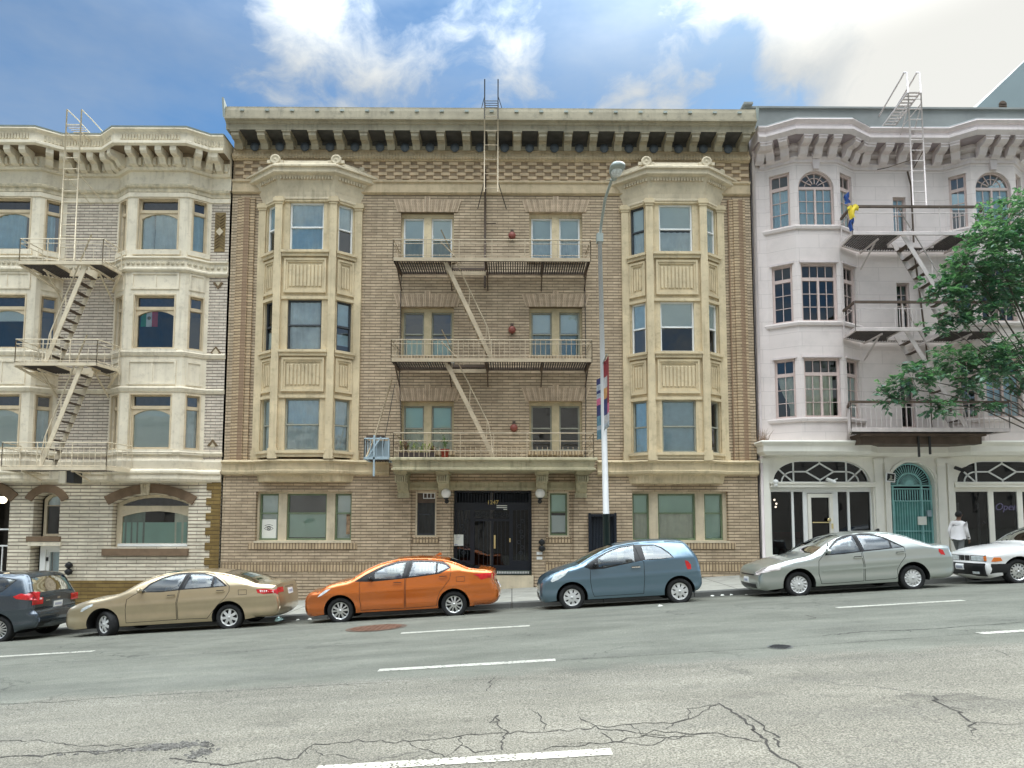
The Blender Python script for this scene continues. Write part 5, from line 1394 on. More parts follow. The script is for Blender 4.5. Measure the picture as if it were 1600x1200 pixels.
# right hand shop: dark door with pale stiles, then a dark window with a faint script sign
u = lambda px: su(Xp(px,815))
z0, z1 = P3[0][1], zS(768,1520)
window(rh_, FS, P3, [rect(u(1497),u(1548),z0+.02,z1), rect(u(1556.5),u(1593.5),zS(862,1570),z1), rect(u(1602),u(1650),zS(862,1570),z1)], M['shop'], -.06, .14, [], M['glass_dark'], [], name='shop_window')
b = MB(); FS.plate(b, rect(u(1497.5),u(1547.5),z0+.03,z1-.01), [rect(u(1506),u(1537),z0+.15,z1-.12)], -.26, -.20); FS.box(b, u(1506),u(1537),z0+.1,z1-.1,-.30,-.28,1)
for k in (0,1): FS.box(b, u(1501)+k*.66+.02, u(1501)+k*.66+.10, z0+.3, z1-.35, -.2, -.19, 2)
dr_ = b.build('shop_door', [M['iron'], M['gatepaint'], M['tin']], rh_)
b = MB(); b.sphere(FS.pt(u(1543),zS(817,1540),-.17), .045, 10, 8); b.build('handle', M['white'], dr_)
# ================================================================== the houses across the street (they shade the low sky and show in the panes)
M['opp'] = mat('grey brown render', (.27,.24,.21), var=.12, vs=.5); M['opp2'] = mat('pale render', (.40,.37,.33), var=.1, vs=.5)
for k, (xa, xb, h, m_, lab) in enumerate(((-48,-20,12.5,'opp','grey brown house across the street, reflected in the left house windows'),(-20,-1.5,10.5,'opp2','pale house across the street, reflected in the middle house windows'),(-1.5,16,13.2,'opp','grey brown house across the street, reflected above the entrance'),(16,46,10.6,'opp2','pale house across the street, reflected in the shop windows'))):
    zb0 = SLOPE*xa-1; z1 = SLOPE*(xa+xb)/2+h; t = thing('apartment_building', lab, 'building', ((xa+xb)/2,-31,zb0))
    F = Fr((xb,-31),(xa,-31)); b = MB(); hs = []; wl = []
    nx = int((xb-xa)/2.6)
    for r in range(3):
        for i in range(nx):
            u = (xb-xa)*(i+.5)/nx; z = z1-2.6-r*3.0
            if z > zb0+1.5: hs.append(rect(u-.55,u+.55,z-.2,z+1.5)); wl.append((u,z))
    F.plate(b, rect(0,xb-xa,zb0,z1), hs, -.2, 0); b.box(xa,xb,-41,-31.25,zb0,z1-.3)
    sweep(b, [(xb,-31),(xa,-31)], [(-.2,z1+.1),(.5,z1+.1),(.5,z1-.15),(.15,z1-.5),(-.2,z1-.5)]); b.build('wall', M[m_], t)
# ================================================================== parked cars
YN = -5.5
M['tyre'] = mat('tyre rubber', (.018,.018,.018), var=.3, vs=8, rough=.9)
M['under'] = mat('dark underbody', (.012,.012,.012), rough=.9)
M['trimblk'] = mat('black car trim', (.014,.014,.015), rough=.35)
M['seam'] = mat('door seam', (.012,.011,.010), rough=.9)
M['alloy'] = mat('silver alloy', (.62,.62,.60), metal=.7, rough=.32, var=.06)
M['hubsilver'] = mat('silver plastic hubcap', (.62,.62,.60), metal=.25, rough=.4, var=.06, grime=.2, streakcol=(.25,.22,.2))
M['hubdark'] = mat('dark wheel well', (.015,.015,.016), rough=.8)
M['redlamp'] = mat('red tail lamp', (.50,.012,.015), rough=.12, var=.2, vs=14, coat=.8)
M['clearlamp'] = mat('clear headlamp', (.62,.66,.66), rough=.12, var=.25, vs=14, coat=.8)
M['whitelamp'] = mat('pale lamp lens', (.75,.68,.66), rough=.15, var=.1, vs=14, coat=.8)
M['amber'] = mat('amber indicator', (.80,.20,.03), rough=.15, var=.15, vs=12, coat=.8)
M['plate'] = mat('number plate', (.78,.78,.76), rough=.5)
M['plateink'] = mat('blurred plate ink', (.35,.37,.45), rough=.6)
M['chrome'] = mat('chrome', (.75,.75,.75), metal=1.0, rough=.12, var=.02)
M['carglass'] = glassmat('car window glass', (.66,.76,.75), .12, .0, .012)
M['carglass_r'] = glassmat('tinted rear glass', (.22,.26,.26), .03, .0, .01)
M['seat'] = mat('grey seat cloth', (.22,.21,.19), var=.1, vs=6)
M['seatdark'] = mat('dark seat cloth', (.05,.05,.052), var=.1, vs=6)

def resample(pts, step):
    """smooth (Catmull-Rom, corner-limited) and resample an open polyline"""
    out = []; n = len(pts)
    for i in range(n-1):
        p0 = pts[max(0,i-1)]; p1 = pts[i]; p2 = pts[i+1]; p3 = pts[min(n-1,i+2)]
        L = math.hypot(p2[0]-p1[0], p2[1]-p1[1]); k = max(1, int(round(L/step)))
        def tang(a, b, c):
            va = (b[0]-a[0], b[1]-a[1]); vc = (c[0]-b[0], c[1]-b[1]); la = math.hypot(*va) or 1; lc = math.hypot(*vc) or 1
            if (va[0]*vc[0]+va[1]*vc[1])/(la*lc) < .55: return None
            return ((va[0]/la+vc[0]/lc)*.5, (va[1]/la+vc[1]/lc)*.5)
        t1 = tang(p0,p1,p2) if i > 0 else None; t2 = tang(p1,p2,p3) if i < n-2 else None
        s = ((p2[0]-p1[0])/max(L,1e-6), (p2[1]-p1[1])/max(L,1e-6))
        t1 = t1 or s; t2 = t2 or s
        for j in range(k):
            t = j/k; h00 = 2*t**3-3*t*t+1; h10 = t**3-2*t*t+t; h01 = -2*t**3+3*t*t; h11 = t**3-t*t
            out.append((h00*p1[0]+h10*L*t1[0]+h01*p2[0]+h11*L*t2[0], h00*p1[1]+h10*L*t1[1]+h01*p2[1]+h11*L*t2[1]))
    out.append(pts[-1]); return out
def offset_poly(poly, d):
    n = len(poly); A = sum(poly[i][0]*poly[(i+1)%n][1]-poly[(i+1)%n][0]*poly[i][1] for i in range(n)); s = 1 if A > 0 else -1
    out = []
    for i in range(n):
        a, b, c = poly[i-1], poly[i], poly[(i+1)%n]
        e1 = Vector((b[0]-a[0], b[1]-a[1])); e2 = Vector((c[0]-b[0], c[1]-b[1]))
        if e1.length < 1e-6 or e2.length < 1e-6: out.append(b); continue
        e1.normalize(); e2.normalize()
        n1 = Vector((-e1.y, e1.x))*s; n2 = Vector((-e2.y, e2.x))*s
        m = n1+n2
        if m.length < .3: m = n1
        m = m/max(.35, m.dot(n1)) if m.length else n1
        out.append((b[0]+m.x*d, b[1]+m.y*d))
    return out

def wheel(car, loc, r, style, yaw=0.0, mt_rim=None, near=True, rimr=.66):
    """tyre + rim, outer face towards -y"""
    side = -1 if near else 1
    ax = Vector((math.sin(yaw)*-side, side*math.cos(yaw), 0)) if True else None
    ax = Vector((-math.sin(yaw), -math.cos(yaw), 0))*( 1 if near else -1)
    c = Vector(loc); hub = MB()
    hub.lathe(c-ax*.19, ax, [(.001,.03),(r*.60,.03),(r*.60,.16),(r*.62,.16),(.001,.155)], 28)
    h = hub.build('wheel', M['hubdark'], car)
    t = MB(); w = .105; rr = r*rimr
    t.lathe(c-ax*.10, ax, [(rr*.97,-w*.9),(r*.93,-w),(r*.985,-w*.8),(r,-w*.4),(r,w*.4),(r*.985,w*.8),(r*.93,w*1.02),(r*.80,w*1.06),(rr*1.0,w*.92),(rr*.97,w*.6)], 40)
    t.build('tyre', M['tyre'], h)
    u = Vector((0,0,1)); v = ax.cross(u).normalized()
    R0 = rr*.985; N_ = 48; outer = [(R0*math.cos(2*math.pi*i/N_), R0*math.sin(2*math.pi*i/N_)) for i in range(N_)]
    holes = []
    def hole(a, pts): holes.append([((rho*R0)*math.cos(a+da), (rho*R0)*math.sin(a+da)) for rho, da in pts])
    if style == 'seven':
        for i in range(7): hole(2*math.pi*i/7+.3, [(.42,-.10),(.80,-.26),(.88,-.22),(.90,0),(.88,.22),(.80,.26),(.42,.10)])
    elif style == 'ten':
        for i in range(10):
            wd = .23 if i % 2 else .15; hole(2*math.pi*i/10+.2+(.03 if i%2 else -.03), [(.36,-wd*.5),(.86,-wd),(.92,0),(.86,wd),(.36,wd*.5)])
    elif style == 'eight':
        for i in range(8): hole(2*math.pi*i/8+.2, [(.50,-.07),(.60,-.13),(.78,-.12),(.86,-.06),(.86,.06),(.78,.12),(.60,.13),(.50,.07)])
    elif style == 'swirl':
        for i in range(13): a = 2*math.pi*i/13; hole(a, [(.56,-.06),(.66,.02),(.90,.16),(.92,.27),(.80,.20),(.62,.12),(.55,.05)])
    elif style == 'basket':
        for i in range(14): hole(2*math.pi*i/14, [(.66,-.09),(.90,-.13),(.90,.13),(.66,.09)])
        for i in range(5): hole(2*math.pi*i/5+.3, [(.22,-.2),(.42,-.2),(.42,.2),(.22,.2)])
    elif style == 'fifteen':
        for i in range(15): hole(2*math.pi*i/15, [(.34,-.07),(.88,-.13),(.92,0),(.88,.13),(.34,.07)])
    b = MB(); V_, F_ = cdt(outer, holes, [(R0*.2*math.cos(i), R0*.2*math.sin(i)) for i in range(6)]+[(0,0)])
    def dome(x, y): q = math.hypot(x,y)/R0; return .035-.03*q*q+(.02 if q > .94 else 0)
    pts = [c+ax*dome(x,y)+v*x+u*y-ax*.035 for x,y in V_]
    b.mesh(pts, [tuple(f) for f in F_.tolist()], 0, False)
    for lp in [outer]+holes:
        n = len(lp); q = [c+ax*(dome(x,y)-.035)+v*x+u*y for x,y in lp]+[c+ax*(dome(x,y)-.075)+v*x+u*y for x,y in lp]
        b.mesh(q, [(i,(i+1)%n,n+(i+1)%n,n+i) for i in range(n)], 0)
    b.lathe(c-ax*.01, ax, [(R0*.17,0),(R0*.15,.016),(.001,.018)], 16)
    b.build('rim', mt_rim or M['hubsilver'], h)

def make_car(name, label, crop, fa, ra, W, top, glassF, glassR, wins, dlo, doors, heads, tails, handles, mirror, pm, wheels, arch=.385, seat='seat',
             dyw=.13, zsill=.24, belt=(.95,1.02), fuel=None, fascia=None, winmat=None, pillar=.07, extra=None, yaw=0.0, cat='car', YN_=None, tumble=.22, r_=None, dlomat=None, rimr=.66, mould=None):
    x0c, y0c, sc = crop; Yn = YN_ or YN
    def W3(zx, zy, dy=0.0): return P(x0c+zx/sc, y0c+zy/sc, Yn+dy)
    A = W3(*fa, .08); B = W3(*ra, .08)
    ang = math.atan(SLOPE); wb = math.hypot(B.x-A.x, B.z-A.z)
    ca, sa = math.cos(ang), math.sin(ang)
    zA = A.z; cxm, czm = (A.x+B.x)/2, (A.z+B.z)/2
    r = r_ or .305
    # the axle line is laid parallel to the road, wheels on the ground
    gx0 = A.x; gz0 = road_z(A.x, Yn+.1)
    def loc(zx, zy, dy=0.0):
        p = W3(zx, zy, dy); dx, dz = p.x-cxm, p.z-czm
        return (dx*ca+dz*sa+wb/2, -dx*sa+dz*ca+r)
    car = thing(name, label, cat, (0,0,0)); ORG[car.name] = Vector((0,0,0))
    hw = W/2
    outline = resample([t if len(t) == 2 else loc(*t) for t in top], .05)
    OL = np.array(outline); xf, xr = OL[:,0].min(), OL[:,0].max()
    zroof = OL[:,1].max()
    def ysurf(X, Z, edge=True):
        X = np.asarray(X, float); Z = np.asarray(Z, float)
        tf = np.clip((X-xf)/.80, 0, 1); tr_ = np.clip((xr-X)/.75, 0, 1)
        plan = 1-.19*(1-tf)**2.2-.13*(1-tr_)**2.2
        y = hw*plan
        zb = belt[0]+(belt[1]-belt[0])*np.clip(X/wb,0,1)
        y = y-.05*np.clip((.45-Z)/.25,0,1.2)**2
        y = y-.03*np.clip((Z-.55)/np.maximum(zb-.55,.1),0,1)**2
        y = y-tumble*np.clip((Z-zb)/np.maximum(zroof-zb,.1),0,1)**1.15
        zc = .70+.05*np.clip(X/wb,0,1.2)
        y = y+.010*np.exp(-((Z-zc)/.05)**2)-.012*np.exp(-((Z-.50)/.10)**2)
        if edge:
            d = np.full(X.shape, 9.0)
            for i in range(len(OL)-1):
                ax_, az_ = OL[i]; bx_, bz_ = OL[i+1]; ux, uz = bx_-ax_, bz_-az_; L2 = ux*ux+uz*uz+1e-12
                t = np.clip(((X-ax_)*ux+(Z-az_)*uz)/L2, 0, 1); d = np.minimum(d, np.hypot(X-ax_-t*ux, Z-az_-t*uz))
            re = pillar+.04
            k = np.clip(1-d/re, 0, 1); y = y-re*(1-np.sqrt(np.maximum(0,1-k*k)))*.9
        return y
    yE = ysurf(OL[:,0], OL[:,1])                       # half width of the centre strip at each outline point
    # side panel triangulation, with every drawn line as a constraint
    def arcpts(cx, n=16):
        th = math.asin(min(.95,max(-.95,(zsill-r)/arch)))
        return [(cx+arch*math.cos(t), r+arch*math.sin(t)) for t in np.linspace(th, math.pi-th, n)]
    bottom = [(p[0],p[1]) for p in [outline[-1]]]
    poly = list(outline)
    poly += arcpts(wb)[0:] + arcpts(0.0)
    fl = lambda L, dy: [loc(a,b,dy) for a,b in L]
    winP = [fl(w_, dyw) for w_ in wins]; dloP = fl(dlo, dyw) if dlo else None; doorP = [fl(d_, .04) for d_ in doors]
    doorI = [offset_poly(d_, .011) for d_ in doorP]
    winI = [offset_poly(w_, .004) for w_ in winP]
    ring = []
    for off in (.012,.03,.055,.085):
        for i in range(1, len(OL)-1):
            t = OL[i+1]-OL[i-1]; L = np.hypot(*t)
            if L > 1e-6: ring.append((OL[i][0]+t[1]/L*off, OL[i][1]-t[0]/L*off))
    grid = [(x, z) for x in np.arange(xf, xr, .045) for z in np.arange(.15, zroof, .045)]
    ext = [p for p in ring+grid]
    E = np.array(ext); ok = inside_np(E[:,0], E[:,1], poly); E = E[ok]
    vs = []; es = []
    for lp in [poly]+winP+([dloP] if dloP else [])+doorP+doorI+([fl(fuel,0.0)] if fuel else []):
        b0 = len(vs); n = len(lp); vs += [Vector((p[0],p[1])) for p in lp]; es += [(b0+i, b0+(i+1)%n) for i in range(n)]
    vs += [Vector((p[0],p[1])) for p in E]
    res = delaunay_2d_cdt(vs, es, [], 0, 1e-5)
    V = np.array([(p.x,p.y) for p in res[0]]); F = np.array([f for f in res[2] if len(f) == 3]); C = V[F].mean(axis=1)
    keep = inside_np(C[:,0], C[:,1], poly)
    def orient(F): return F
    F = F[keep]; C = C[keep]
    Y = ysurf(V[:,0], V[:,1])
    inwin = np.zeros(len(F), bool)
    for w_ in winP: inwin |= inside_np(C[:,0],C[:,1],w_)
    indlo = inside_np(C[:,0],C[:,1],dloP) if dloP else np.zeros(len(F), bool)
    dsel = [inside_np(C[:,0],C[:,1],d_) for d_ in doorI]; dout = [inside_np(C[:,0],C[:,1],d_) for d_ in doorP]
    seam = np.zeros(len(F), bool)
    for a_, b_ in zip(dsel, dout): seam |= b_ & ~a_
    for i in range(len(dsel)):
        for j in range(len(dsel)):
            if i < j: dsel[j] &= ~dsel[i]
        seam &= ~dsel[i]
    anyd = np.zeros(len(F), bool)
    for d_ in dsel: anyd |= d_
    def to3(x, y, z):                                  # car space -> world
        X = x-wb/2; Zz = z-r
        return (cxm+X*ca-Zz*sa, Yn+hw+y, czm0+X*sa+Zz*ca)
    czm0 = road_z(cxm, Yn+hw)+r/ca+.0
    e_ = .014
    gx_ = (ysurf(V[:,0]+e_, V[:,1])-ysurf(V[:,0]-e_, V[:,1]))/(2*e_); gz_ = (ysurf(V[:,0], V[:,1]+e_)-ysurf(V[:,0], V[:,1]-e_))/(2*e_)
    def nrm(i, sgn):
        v_ = Vector((-gx_[i], sgn, -gz_[i])).normalized(); return (v_.x*ca-v_.z*sa, v_.y, v_.x*sa+v_.z*ca)
    def sub(b, sel, m, sgn=-1, smooth=True):
        f = F[sel]
        if not len(f): return
        used, inv = np.unique(f, return_inverse=True); inv = inv.reshape(f.shape)
        pts = [to3(V[i][0], sgn*Y[i], V[i][1]) for i in used]
        fs = [tuple(t) if sgn < 0 else tuple(reversed(t)) for t in inv.tolist()]
        b0_ = len(b.v)
        for k_, i in enumerate(used): b.n[b0_+k_] = nrm(i, sgn)
        b.mesh(pts, fs, m, smooth)
    body = MB()
    dm = dlomat or 2
    base = ~inwin & ~seam
    sub(body, base & ~indlo & ~anyd, 0); sub(body, base & indlo & ~anyd, 2); sub(body, seam & ~inwin, 1)
    sub(body, base & ~indlo, 0, 1); sub(body, base & indlo, 2, 1); sub(body, seam & ~inwin, 1, 1)
    # centre strip over bonnet, roof and ends; glazing left open for the screens
    Mc = 12; n = len(OL); T = np.gradient(OL, axis=0); T /= np.maximum(1e-6, np.hypot(T[:,0],T[:,1]))[:,None]
    nx, nz = -T[:,1], T[:,0]                            # outward normal of the outline
    if nz[np.argmax(OL[:,1])] < 0: nx, nz = -nx, -nz
    cols = [math.sin(-math.pi/2+math.pi*k/Mc) for k in range(Mc+1)]
    def strip_pt(i, s, off=0.0):
        bow = .05*(1-s*s)+off
        return to3(OL[i][0]+nx[i]*bow, s*yE[i], OL[i][1]+nz[i]*bow)
    def rng(g): return [i for i in range(n) if g[0] <= OL[i][0] <= g[1] and OL[i][1] > .55*zroof] if g else []
    gF = rng(glassF); gR = rng(glassR)
    vi = [[strip_pt(i,s) for s in cols] for i in range(n)]
    flat = [p for row in vi for p in row]; K = Mc+1
    fs = {0: [], 2: []}
    for i in range(n-1):
        for k in range(Mc):
            q = (i*K+k, i*K+k+1, (i+1)*K+k+1, (i+1)*K+k)
            isg = (i in gF and i+1 in gF) or (i in gR and i+1 in gR)
            if isg and 1 <= k < Mc-1: continue
            fs[0].append(q)
    body.mesh(flat, fs[0], 0, True)
    # wheel arches, floor
    for cx in (0.0, wb):
        a = arcpts(cx, 18)
        for sgn in (-1, 1):
            ya = ysurf([p[0] for p in a], [p[1] for p in a]); p1 = [to3(x, sgn*y, z) for (x,z), y in zip(a, ya)]; p2 = [to3(x, sgn*(hw-.34), z) for (x,z) in a]
            m_ = len(a); body.mesh(p1+p2, [(i,i+1,m_+i+1,m_+i) for i in range(m_-1)], 3, True)
            body.mesh(p2, [tuple(range(m_))], 3)
    def cbox(b, xa, xb, ya, yb, za, zb, m=0):
        p = [to3(x,y,z) for z in (za,zb) for (x,y) in ((xa,ya),(xb,ya),(xb,yb),(xa,yb))]
        b.mesh(p, [(0,3,2,1),(4,5,6,7),(0,1,5,4),(1,2,6,5),(2,3,7,6),(3,0,4,7)], m)
    cbox(body, OL[0][0]+.05, OL[-1][0]-.05, -hw+.36, hw-.36, zsill-.05, zsill+.02, 3)
    cbox(body, arch+.01, wb-arch-.01, -hw+.10, hw-.10, zsill-.02, zsill+.03, 3)
    bo = body.build('body', [pm, M['seam'], M['trimblk'], M['under']], car)
    # screens
    for nm, g in (('windscreen', gF), ('rear_window', gR)):
        if len(g) > 1:
            b = MB(); pts = [strip_pt(i, s, -.006) for i in g for s in cols[1:-1]]; kk = K-2
            b.mesh(pts, [(a*kk+k, a*kk+k+1, (a+1)*kk+k+1, (a+1)*kk+k) for a in range(len(g)-1) for k in range(kk-1)], 0, True)
            b.build(nm, M['carglass_r'] if nm == 'rear_window' else M['carglass'], car)
    # doors with their glass and handles
    def patch(P_, off, grid_=.05, th=0.0, sgn=-1):
        """a piece of the side surface, lifted off it"""
        A_ = np.array(P_); g_ = [(x,z) for x in np.arange(A_[:,0].min(), A_[:,0].max(), grid_) for z in np.arange(A_[:,1].min(), A_[:,1].max(), grid_)]
        if g_:
            G_ = np.array(g_); G_ = G_[inside_np(G_[:,0],G_[:,1],P_)]
        else: G_ = []
        V_, F_ = cdt(P_, (), G_); Y_ = ysurf(V_[:,0], V_[:,1])
        m_ = MB(); m_.mesh([to3(x, sgn*(y+off), z) for (x,z), y in zip(V_, Y_)], [tuple(f) if sgn < 0 else tuple(reversed(f)) for f in F_.tolist()], 0, True)
        if th:
            lp = P_; nn = len(lp); Yl = ysurf([p[0] for p in lp],[p[1] for p in lp])
            q = [to3(x, sgn*(y+off), z) for (x,z), y in zip(lp,Yl)]+[to3(x, sgn*(y+off-th), z) for (x,z), y in zip(lp,Yl)]
            m_.mesh(q, [(i,(i+1)%nn,nn+(i+1)%nn,nn+i) for i in range(nn)], 0)
        return m_
    dobs = []
    for k, s_ in enumerate(dsel):
        b = MB(); sub(b, s_ & base & ~indlo, 0); sub(b, s_ & base & indlo, 1); dobs.append(b.build('door', [pm, M['trimblk']], car))
    for k, w_ in enumerate(winP):
        cxw = sum(p[0] for p in w_)/len(w_); czw = sum(p[1] for p in w_)/len(w_); par = car
        for d_, o_ in zip(doorP, dobs):
            if inpoly(cxw, czw, d_): par = o_; break
        gm = (winmat or {}).get(k, M['carglass'])
        patch(w_, -.008, .08).build('window', gm, par)
        patch(w_, -.008, .08, 0, 1).build('window', gm, car)
    for k, (hx, hz) in enumerate(handles):
        x, z = loc(hx, hz, .02); b = MB(); yy = float(ysurf([x],[z])[0])
        for (xa,xb,d0,d1,h) in ((-.10,.10,.018,.036,.014),(-.10,-.08,-.01,.03,.012),(.08,.10,-.01,.03,.012)):
            p = [to3(x+a_, -(yy+d_), z+h_) for h_ in (-h,h) for (a_,d_) in ((xa,d1),(xb,d1),(xb,d0),(xa,d0))]
            b.mesh(p, [(0,3,2,1),(4,5,6,7),(0,1,5,4),(1,2,6,5),(2,3,7,6),(3,0,4,7)], 0)
        pb = offset_poly([(x-.09,z-.02),(x+.09,z-.02),(x+.09,z+.028),(x-.09,z+.028)],0); b2 = patch(pb, .002, .05)
        o_ = b.build('handle', pm if (extra or {}).get('handle') is None else extra['handle'], dobs[min(k,len(dobs)-1)])
        b2.build('handle_recess', M['trimblk'], dobs[min(k,len(dobs)-1)])
    for H, mt_ in heads: patch(fl(H,0.02), .006, .04, .02).build('headlight', mt_, car)
    for H, mt_ in tails: patch(fl(H,0.02), .006, .04, .02).build('taillight', mt_, car)
    if fuel:
        b = MB(); fp = fl(fuel,0.0); ip = offset_poly(fp,.008); q = []
        V_, F_ = cdt(fp, [ip]); Y_ = ysurf(V_[:,0],V_[:,1]); b.mesh([to3(x,-(y+.002),z) for (x,z),y in zip(V_,Y_)], [tuple(f) for f in F_.tolist()]); b.build('fuel_door', M['seam'], car)
    if mould: patch(fl(mould,0.0), .012, .06, .012).build('side_moulding', pm, car)
    if mirror:
        x, z = loc(mirror[0], mirror[1], -.05); yy = float(ysurf([x],[z])[0])
        for sgn in (-1,1):
            b = MB(); nS, kS = 12, 8; ptsm = []
            for i in range(kS+1):
                t = math.pi*i/kS
                for j in range(nS):
                    a = 2*math.pi*j/nS; ptsm.append(to3(x+.07*math.sin(t)*math.cos(a)*(1.0 if math.cos(a) < 0 else .5), sgn*(yy+.11+.10*math.cos(t)), z+.065*math.sin(t)*math.sin(a)))
            b.mesh(ptsm, [(i*nS+j,(i+1)*nS+j,(i+1)*nS+(j+1)%nS,i*nS+(j+1)%nS) for i in range(kS) for j in range(nS)], 0, True)
            cbox(b, x-.02, x+.03, sgn*(yy-.02) if sgn > 0 else -(yy+.06), sgn*(yy+.06) if sgn > 0 else -(yy-.02), z-.05, z-.02, 1)
            b.build('wing_mirror', [(extra or {}).get('mirror', pm), M['trimblk']], car)
    # seats and dashboard
    zs = zsill+.12
    for (cx, back) in ((.42*wb+.12, True), (.73*wb+.05, False)):
        for sy in ((-.36,.36) if back else (0,)):
            b = MB(); w2 = .25 if back else .60
            cbox(b, cx-.28, cx+.22, sy-w2, sy+w2, zs, zs+.22)
            prof = [(cx+.14,zs+.16),(cx+.27,zs+.16),(cx+.42,zs+.72),(cx+.32,zs+.74)]
            p = [to3(x,sy-w2,z) for x,z in prof]+[to3(x,sy+w2,z) for x,z in prof]
            b.mesh(p, [(0,1,2,3),(7,6,5,4),(0,4,5,1),(1,5,6,2),(2,6,7,3),(3,7,4,0)])
            for hy in ((sy,) if back else (-.36,.36)): cbox(b, cx+.34, cx+.43, hy-.12, hy+.12, zs+.75, zs+.92)
            b.build('seat' if back else 'rear_bench', M[seat], car)
    b = MB(); xd = (glassF[0] if glassF else .4); cbox(b, xd+.10, xd+.52, -hw+.16, hw-.16, belt[0]-.22, belt[0]-.04)
    b.lathe(to3(xd+.66,-.36,belt[0]-.08), (1,0,.35), [(.18,0),(.195,.012),(.18,.024)], 20); b.build('dashboard', M['seatdark'], car)
    # front and rear faces: patches on the centre strip
    def face(nm, mt_, front, za, zb, ya, yb, off=.01, inner=None):
        """a raised patch between heights za..zb and lateral positions ya..yb (world y, near = negative)"""
        idx = [i for i in range(n) if (OL[i][0] < xf+.6 if front else OL[i][0] > xr-.6) and (i < n*.4 if front else i > n*.6)]
        zs_ = [OL[i][1] for i in idx]
        def at(z, y):
            best = min(range(len(idx)), key=lambda k: abs(zs_[k]-z)); i = idx[best]
            j = idx[best+1] if best+1 < len(idx) else idx[best-1]
            zi, zj = OL[i][1], OL[j][1]; t = 0 if abs(zj-zi) < 1e-5 else max(0, min(1, (z-zi)/(zj-zi)))
            x = OL[i][0]+(OL[j][0]-OL[i][0])*t; ye = yE[i]+(yE[j]-yE[i])*t; s = max(-1, min(1, y/ye))
            return x+(nx[i])*(.05*(1-s*s)+off), z+nz[i]*(off)*.0
        b = MB(); ny, nz_ = 8, 5; pts = []
        for a in range(nz_+1):
            z = za+(zb-za)*a/nz_
            for k in range(ny+1):
                y = ya+(yb-ya)*k/ny; x, z2 = at(z,y); pts.append(to3(x, y, z2))
        b.mesh(pts, [(a*(ny+1)+k,a*(ny+1)+k+1,(a+1)*(ny+1)+k+1,(a+1)*(ny+1)+k) for a in range(nz_) for k in range(ny)], 0, False)
        # rim down to the bumper
        edge = [k for k in range(ny+1)]+[(a)*(ny+1)+ny for a in range(1,nz_+1)]+[nz_*(ny+1)+k for k in range(ny-1,-1,-1)]+[a*(ny+1) for a in range(nz_-1,0,-1)]
        e1 = [Vector(pts[k]) for k in edge]; dx = Vector(to3(1,0,0))-Vector(to3(0,0,0)); e2 = [p+dx*(off+.012)*(1 if front else -1) for p in e1]; m_ = len(e1)
        b.mesh(e1+e2, [(i,(i+1)%m_,m_+(i+1)%m_,m_+i) for i in range(m_)], 0)
        return b.build(nm, mt_, car)
    for args in (fascia or []): face(*args)
    for (k, cx) in ((0,0.0),(1,wb)):
        p = to3(cx, -hw+.055, r); wheel(car, p, r, wheels[0], yaw if k == 0 else 0, wheels[1], True, rimr)
        p = to3(cx, hw-.055, r); wheel(car, p, r, wheels[0], -0.0, wheels[1], False, rimr)
    if extra and 'fin' in extra:
        x, z = extra['fin']; b = MB(); prof = [(x-.11,z),(x+.06,z),(x+.05,z+.065),(x+.02,z+.07)]
        p = [to3(a,-.018,c) for a,c in prof]+[to3(a,.018,c) for a,c in prof]; b.mesh(p, [(0,1,2,3),(7,6,5,4),(0,4,5,1),(1,5,6,2),(2,6,7,3),(3,7,4,0)]); b.build('antenna', extra.get('finmat', pm), car)
    # base of the thing: put the Empty on the road under the car
    base_ = Vector(to3(wb/2, 0, 0)); car.location = base_
    for ch in bpy.data.objects:
        if ch.parent == car: ch.location = Vector(ch.location)-base_
    print('CAR', name, 'wb %.2f' % wb, 'axle z off %.3f' % (czm-czm0), 'len %.2f' % (xr-xf), 'roof %.2f' % zroof, 'ends', [round(v,2) for v in (OL[0][0],OL[-1][0])])
    return car
PM = dict(beige=paint('champagne beige metallic', (.54,.43,.27), .70, .33), orange=paint('burnt orange metallic', (.66,.16,.014), .62, .27), blue=paint('steel blue metallic', (.13,.21,.27), .68, .30),
          green=paint('silver green metallic', (.46,.49,.455), .72, .32), white=paint('white paint', (.78,.77,.75), .0, .35), grey=paint('dark blue grey metallic', (.05,.07,.09), .65, .27))
PLATE = lambda front, z, y, h=.07, w_=.15: [('number_plate', M['plate'], front, z-h, z+h, y-w_, y+w_, .016), ('plate_writing', M['plateink'], front, z-h*.45, z+h*.35, y-w_*.78, y+w_*.78, .019)]
